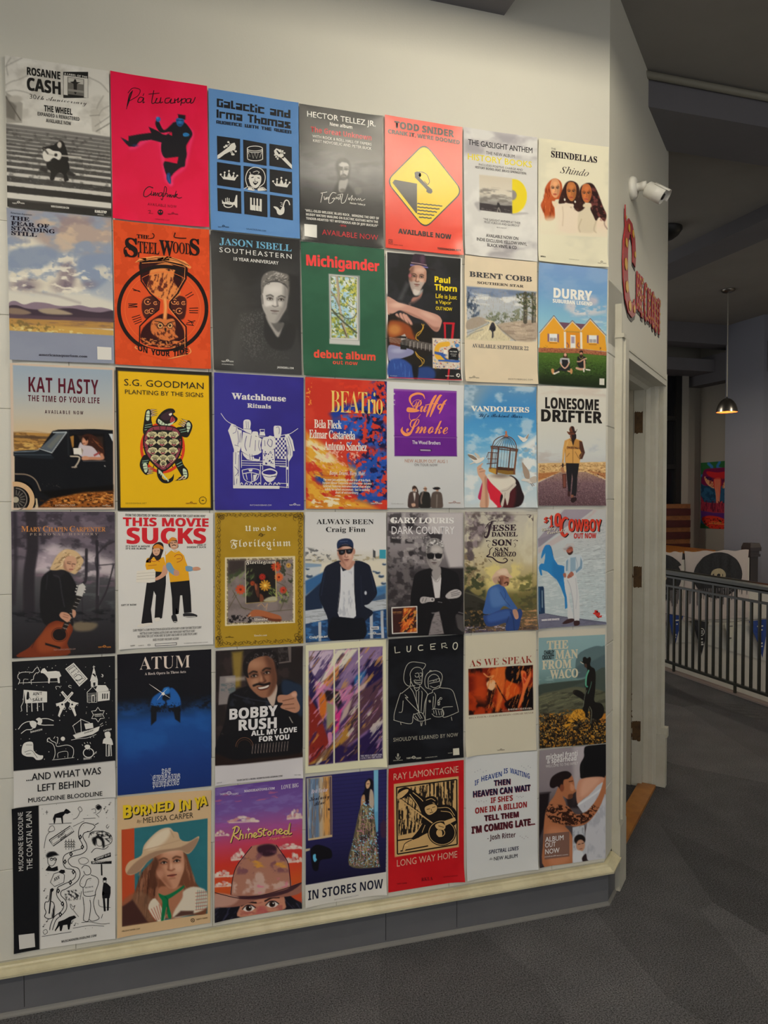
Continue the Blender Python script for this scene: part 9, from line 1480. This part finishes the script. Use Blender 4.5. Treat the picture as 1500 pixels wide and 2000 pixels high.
p.Q(SK, '1140,270 1170,215 1215,205 1235,245 1240,290 1250,310 1230,330 1225,355 1195,362 1165,345 1185,400 1140,420 1075,400 1110,340', 4).Q('1c1214', '1080,260 1095,220 1140,190 1190,182 1220,205 1200,230 1170,240 1165,285 1150,300 1130,280 1105,292 1085,285', 4).E('8a4c34', 1158, 290, 14, 24, 4).L('3a1c14', 5, '1205,250 1228,245', 2).Q('e0a07c', '1215,260 1240,285 1230,310 1212,300', 7, .7).Q('3a2018', '1200,335 1228,330 1224,356 1200,362', 6, .6)
p.Q(SK, '1050,470 1075,400 1130,385 1200,410 1250,460 1320,440 1390,350 1430,240 1440,215 1442,300 1400,420 1330,510 1260,540 1180,535 1225,600 1230,775 1045,800 1040,640', 4).Q('d89470', '1070,560 1180,560 1220,640 1200,760 1080,780', 24, .6)
p.N('2a140e', 14, 12, .47, .53, .9, '1052,440 1080,395 1150,400 1210,420 1250,465 1320,445 1360,400 1400,420 1330,505 1260,535 1180,530 1080,505', seed=6, soft=6)
for cx, cy, r in ((1100, 430, 26), (1180, 470, 30), (1240, 500, 20), (1300, 480, 16), (1130, 490, 20)): p.L('2a140e', 7, [(cx + r * (1 - k / 14) * math.cos(k * .7), cy + r * (1 - k / 14) * math.sin(k * .7)) for k in range(12)], 2)
p.Q('b8744e', '1425,260 1442,215 1442,330 1430,310', 3).P('c8ccd4', '1228,545 1305,530 1318,760 1228,780', 4).N('9aa0ac', 14, 20, .5, .66, .7, '1230,545 1305,530 1318,760 1230,775', seed=8).E('1a1414', 1275, 625, 36, 34, 5).E('cf9a7c', 1280, 662, 28, 38, 4).L('2a1a18', 4, '1265,655 1278,652', 1).L('2a1a18', 4, '1288,650 1300,646', 1).L('8a4a40', 4, '1275,685 1290,682', 1).Q('dfe2e8', '1235,700 1280,695 1300,720 1290,765 1235,775', 5).Q('2a1c20', '1290,740 1315,715 1318,760 1295,765', 4)
p.Q('3a2c30', '1085,430 1090,425 1092,435', 1).P('7a5c54', '1046,588 1208,572 1208,732 1048,752', 1, .85); W = 'f0eeee'
for t, y in (('ALBUM', 640), ('OUT', 676), ('NOW', 718)): p.T(t, 'S', W, 1052, y, 1052 + (118, 68, 92)[('ALBUM', 'OUT', 'NOW').index(t)], 32)
p.T('michaelfranti.com', 's', W, 1048, 738, 1198, 8, 722).T('michael franti', 'B', W, 1056, 108, 1258, 32, 82).T('& spearhead', 'B', W, 1062, 134, 1250, 32, 112).T('WELCOME TO THE FAMILY', 'l', W, 1054, 160, 1262, 18, 138)
# ================================================================ the elephant poster on the far wall, part hidden by the column
class FarPo(Po):
    PO, PH, PN = Vector((6.3, 0, 0)), Vector((0, -1, 0)), Vector((-1, 0, 0))
p = FarPo(3, 'Z', '888,722 1250,692 1250,1334 888,1320', 'red and blue psychedelic elephant head poster on the far wall beside the column', '2a5c80', 90, 0)
p.P('2f6a3c', '888,722 1250,690 1250,790 1000,790 900,900 888,950').L('3a7cc0', 26, '960,730 990,770 940,830 900,840', 4).L('3a7cc0', 22, '1060,715 1040,760 1090,780', 4).N('1c3a58', 26, 26, .5, .6, .8, '888,850 1250,850 1250,1120 888,1100', seed=3)
p.Q('7a1c4a', '905,830 930,780 1010,770 1125,765 1240,780 1250,840 1240,920 920,930', 4).Q('c82830', '945,800 1040,810 1125,800 1210,812 1180,850 1060,870 960,840', 3)
p.Q('e8a878', '920,850 960,860 1000,900 1010,950 990,950 940,910', 3).Q('e8a878', '1190,850 1150,860 1100,900 1085,950 1110,950 1160,910', 3).Q('2a1c4c', '930,850 980,858 1005,890 960,880', 2).Q('2a1c4c', '1180,850 1130,858 1080,890 1120,880', 2).N('8a2c30', 8, 10, .5, .6, .8, '920,860 1190,860 1110,950 990,950', seed=5)
p.Q('d84a40', '1010,870 1070,865 1068,980 1062,1080 1085,1070 1080,1110 1050,1125 1030,1100 1025,1000 1005,930', 2)
for k in range(4): p.L('f0b488', 5, [(1018 + k * 14, 875), (1024 + k * 11, 980), (1036 + k * 7, 1090)], 1)
p.P('a83448', '888,1020 920,1080 1000,1090 1120,1090 1250,1090 1250,1190 1000,1180 888,1160', 6).N('5a1c34', 7, 60, .5, .6, .8, '888,1060 1250,1090 1250,1190 888,1160', seed=7).P('5a2a78', '888,1160 1000,1180 1250,1190 1250,1260 900,1250', 6).Q('d83828', '900,1230 960,1205 1050,1215 1125,1240 1250,1230 1250,1330 980,1325 930,1290', 5).N('3a1c18', 12, 12, .6, .66, .9, '900,1230 1250,1230 1250,1330 940,1320', seed=9).P('2c5a34', '888,1270 930,1290 980,1325 888,1320', 4)
p.L('e8c85a', 5, '965,1275 1115,1285', 2, .9, 0).L('e8c85a', 4, '985,1262 1080,1268', 2, .9, 0)
# ---------------------------------------------------------------- print everything
CAPH = 0.70; TM = {}
DG = bpy.context.evaluated_depsgraph_get()
for p_ in POSTERS:
    for o, *_x in list(p_.txt) + list(p_.vt):
        me = bpy.data.meshes.new_from_object(o.evaluated_get(DG)); co = np.empty(len(me.vertices) * 3, np.float32); me.vertices.foreach_get('co', co)
        TM[o.name] = (co.reshape(-1, 3), [tuple(q.vertices) for q in me.polygons]); bpy.data.meshes.remove(me)
for p_ in POSTERS: p_.finish()
for p_ in POSTERS:
    for o, *_x in list(p_.txt) + list(p_.vt): c_ = o.data; bpy.data.objects.remove(o); bpy.data.curves.remove(c_)
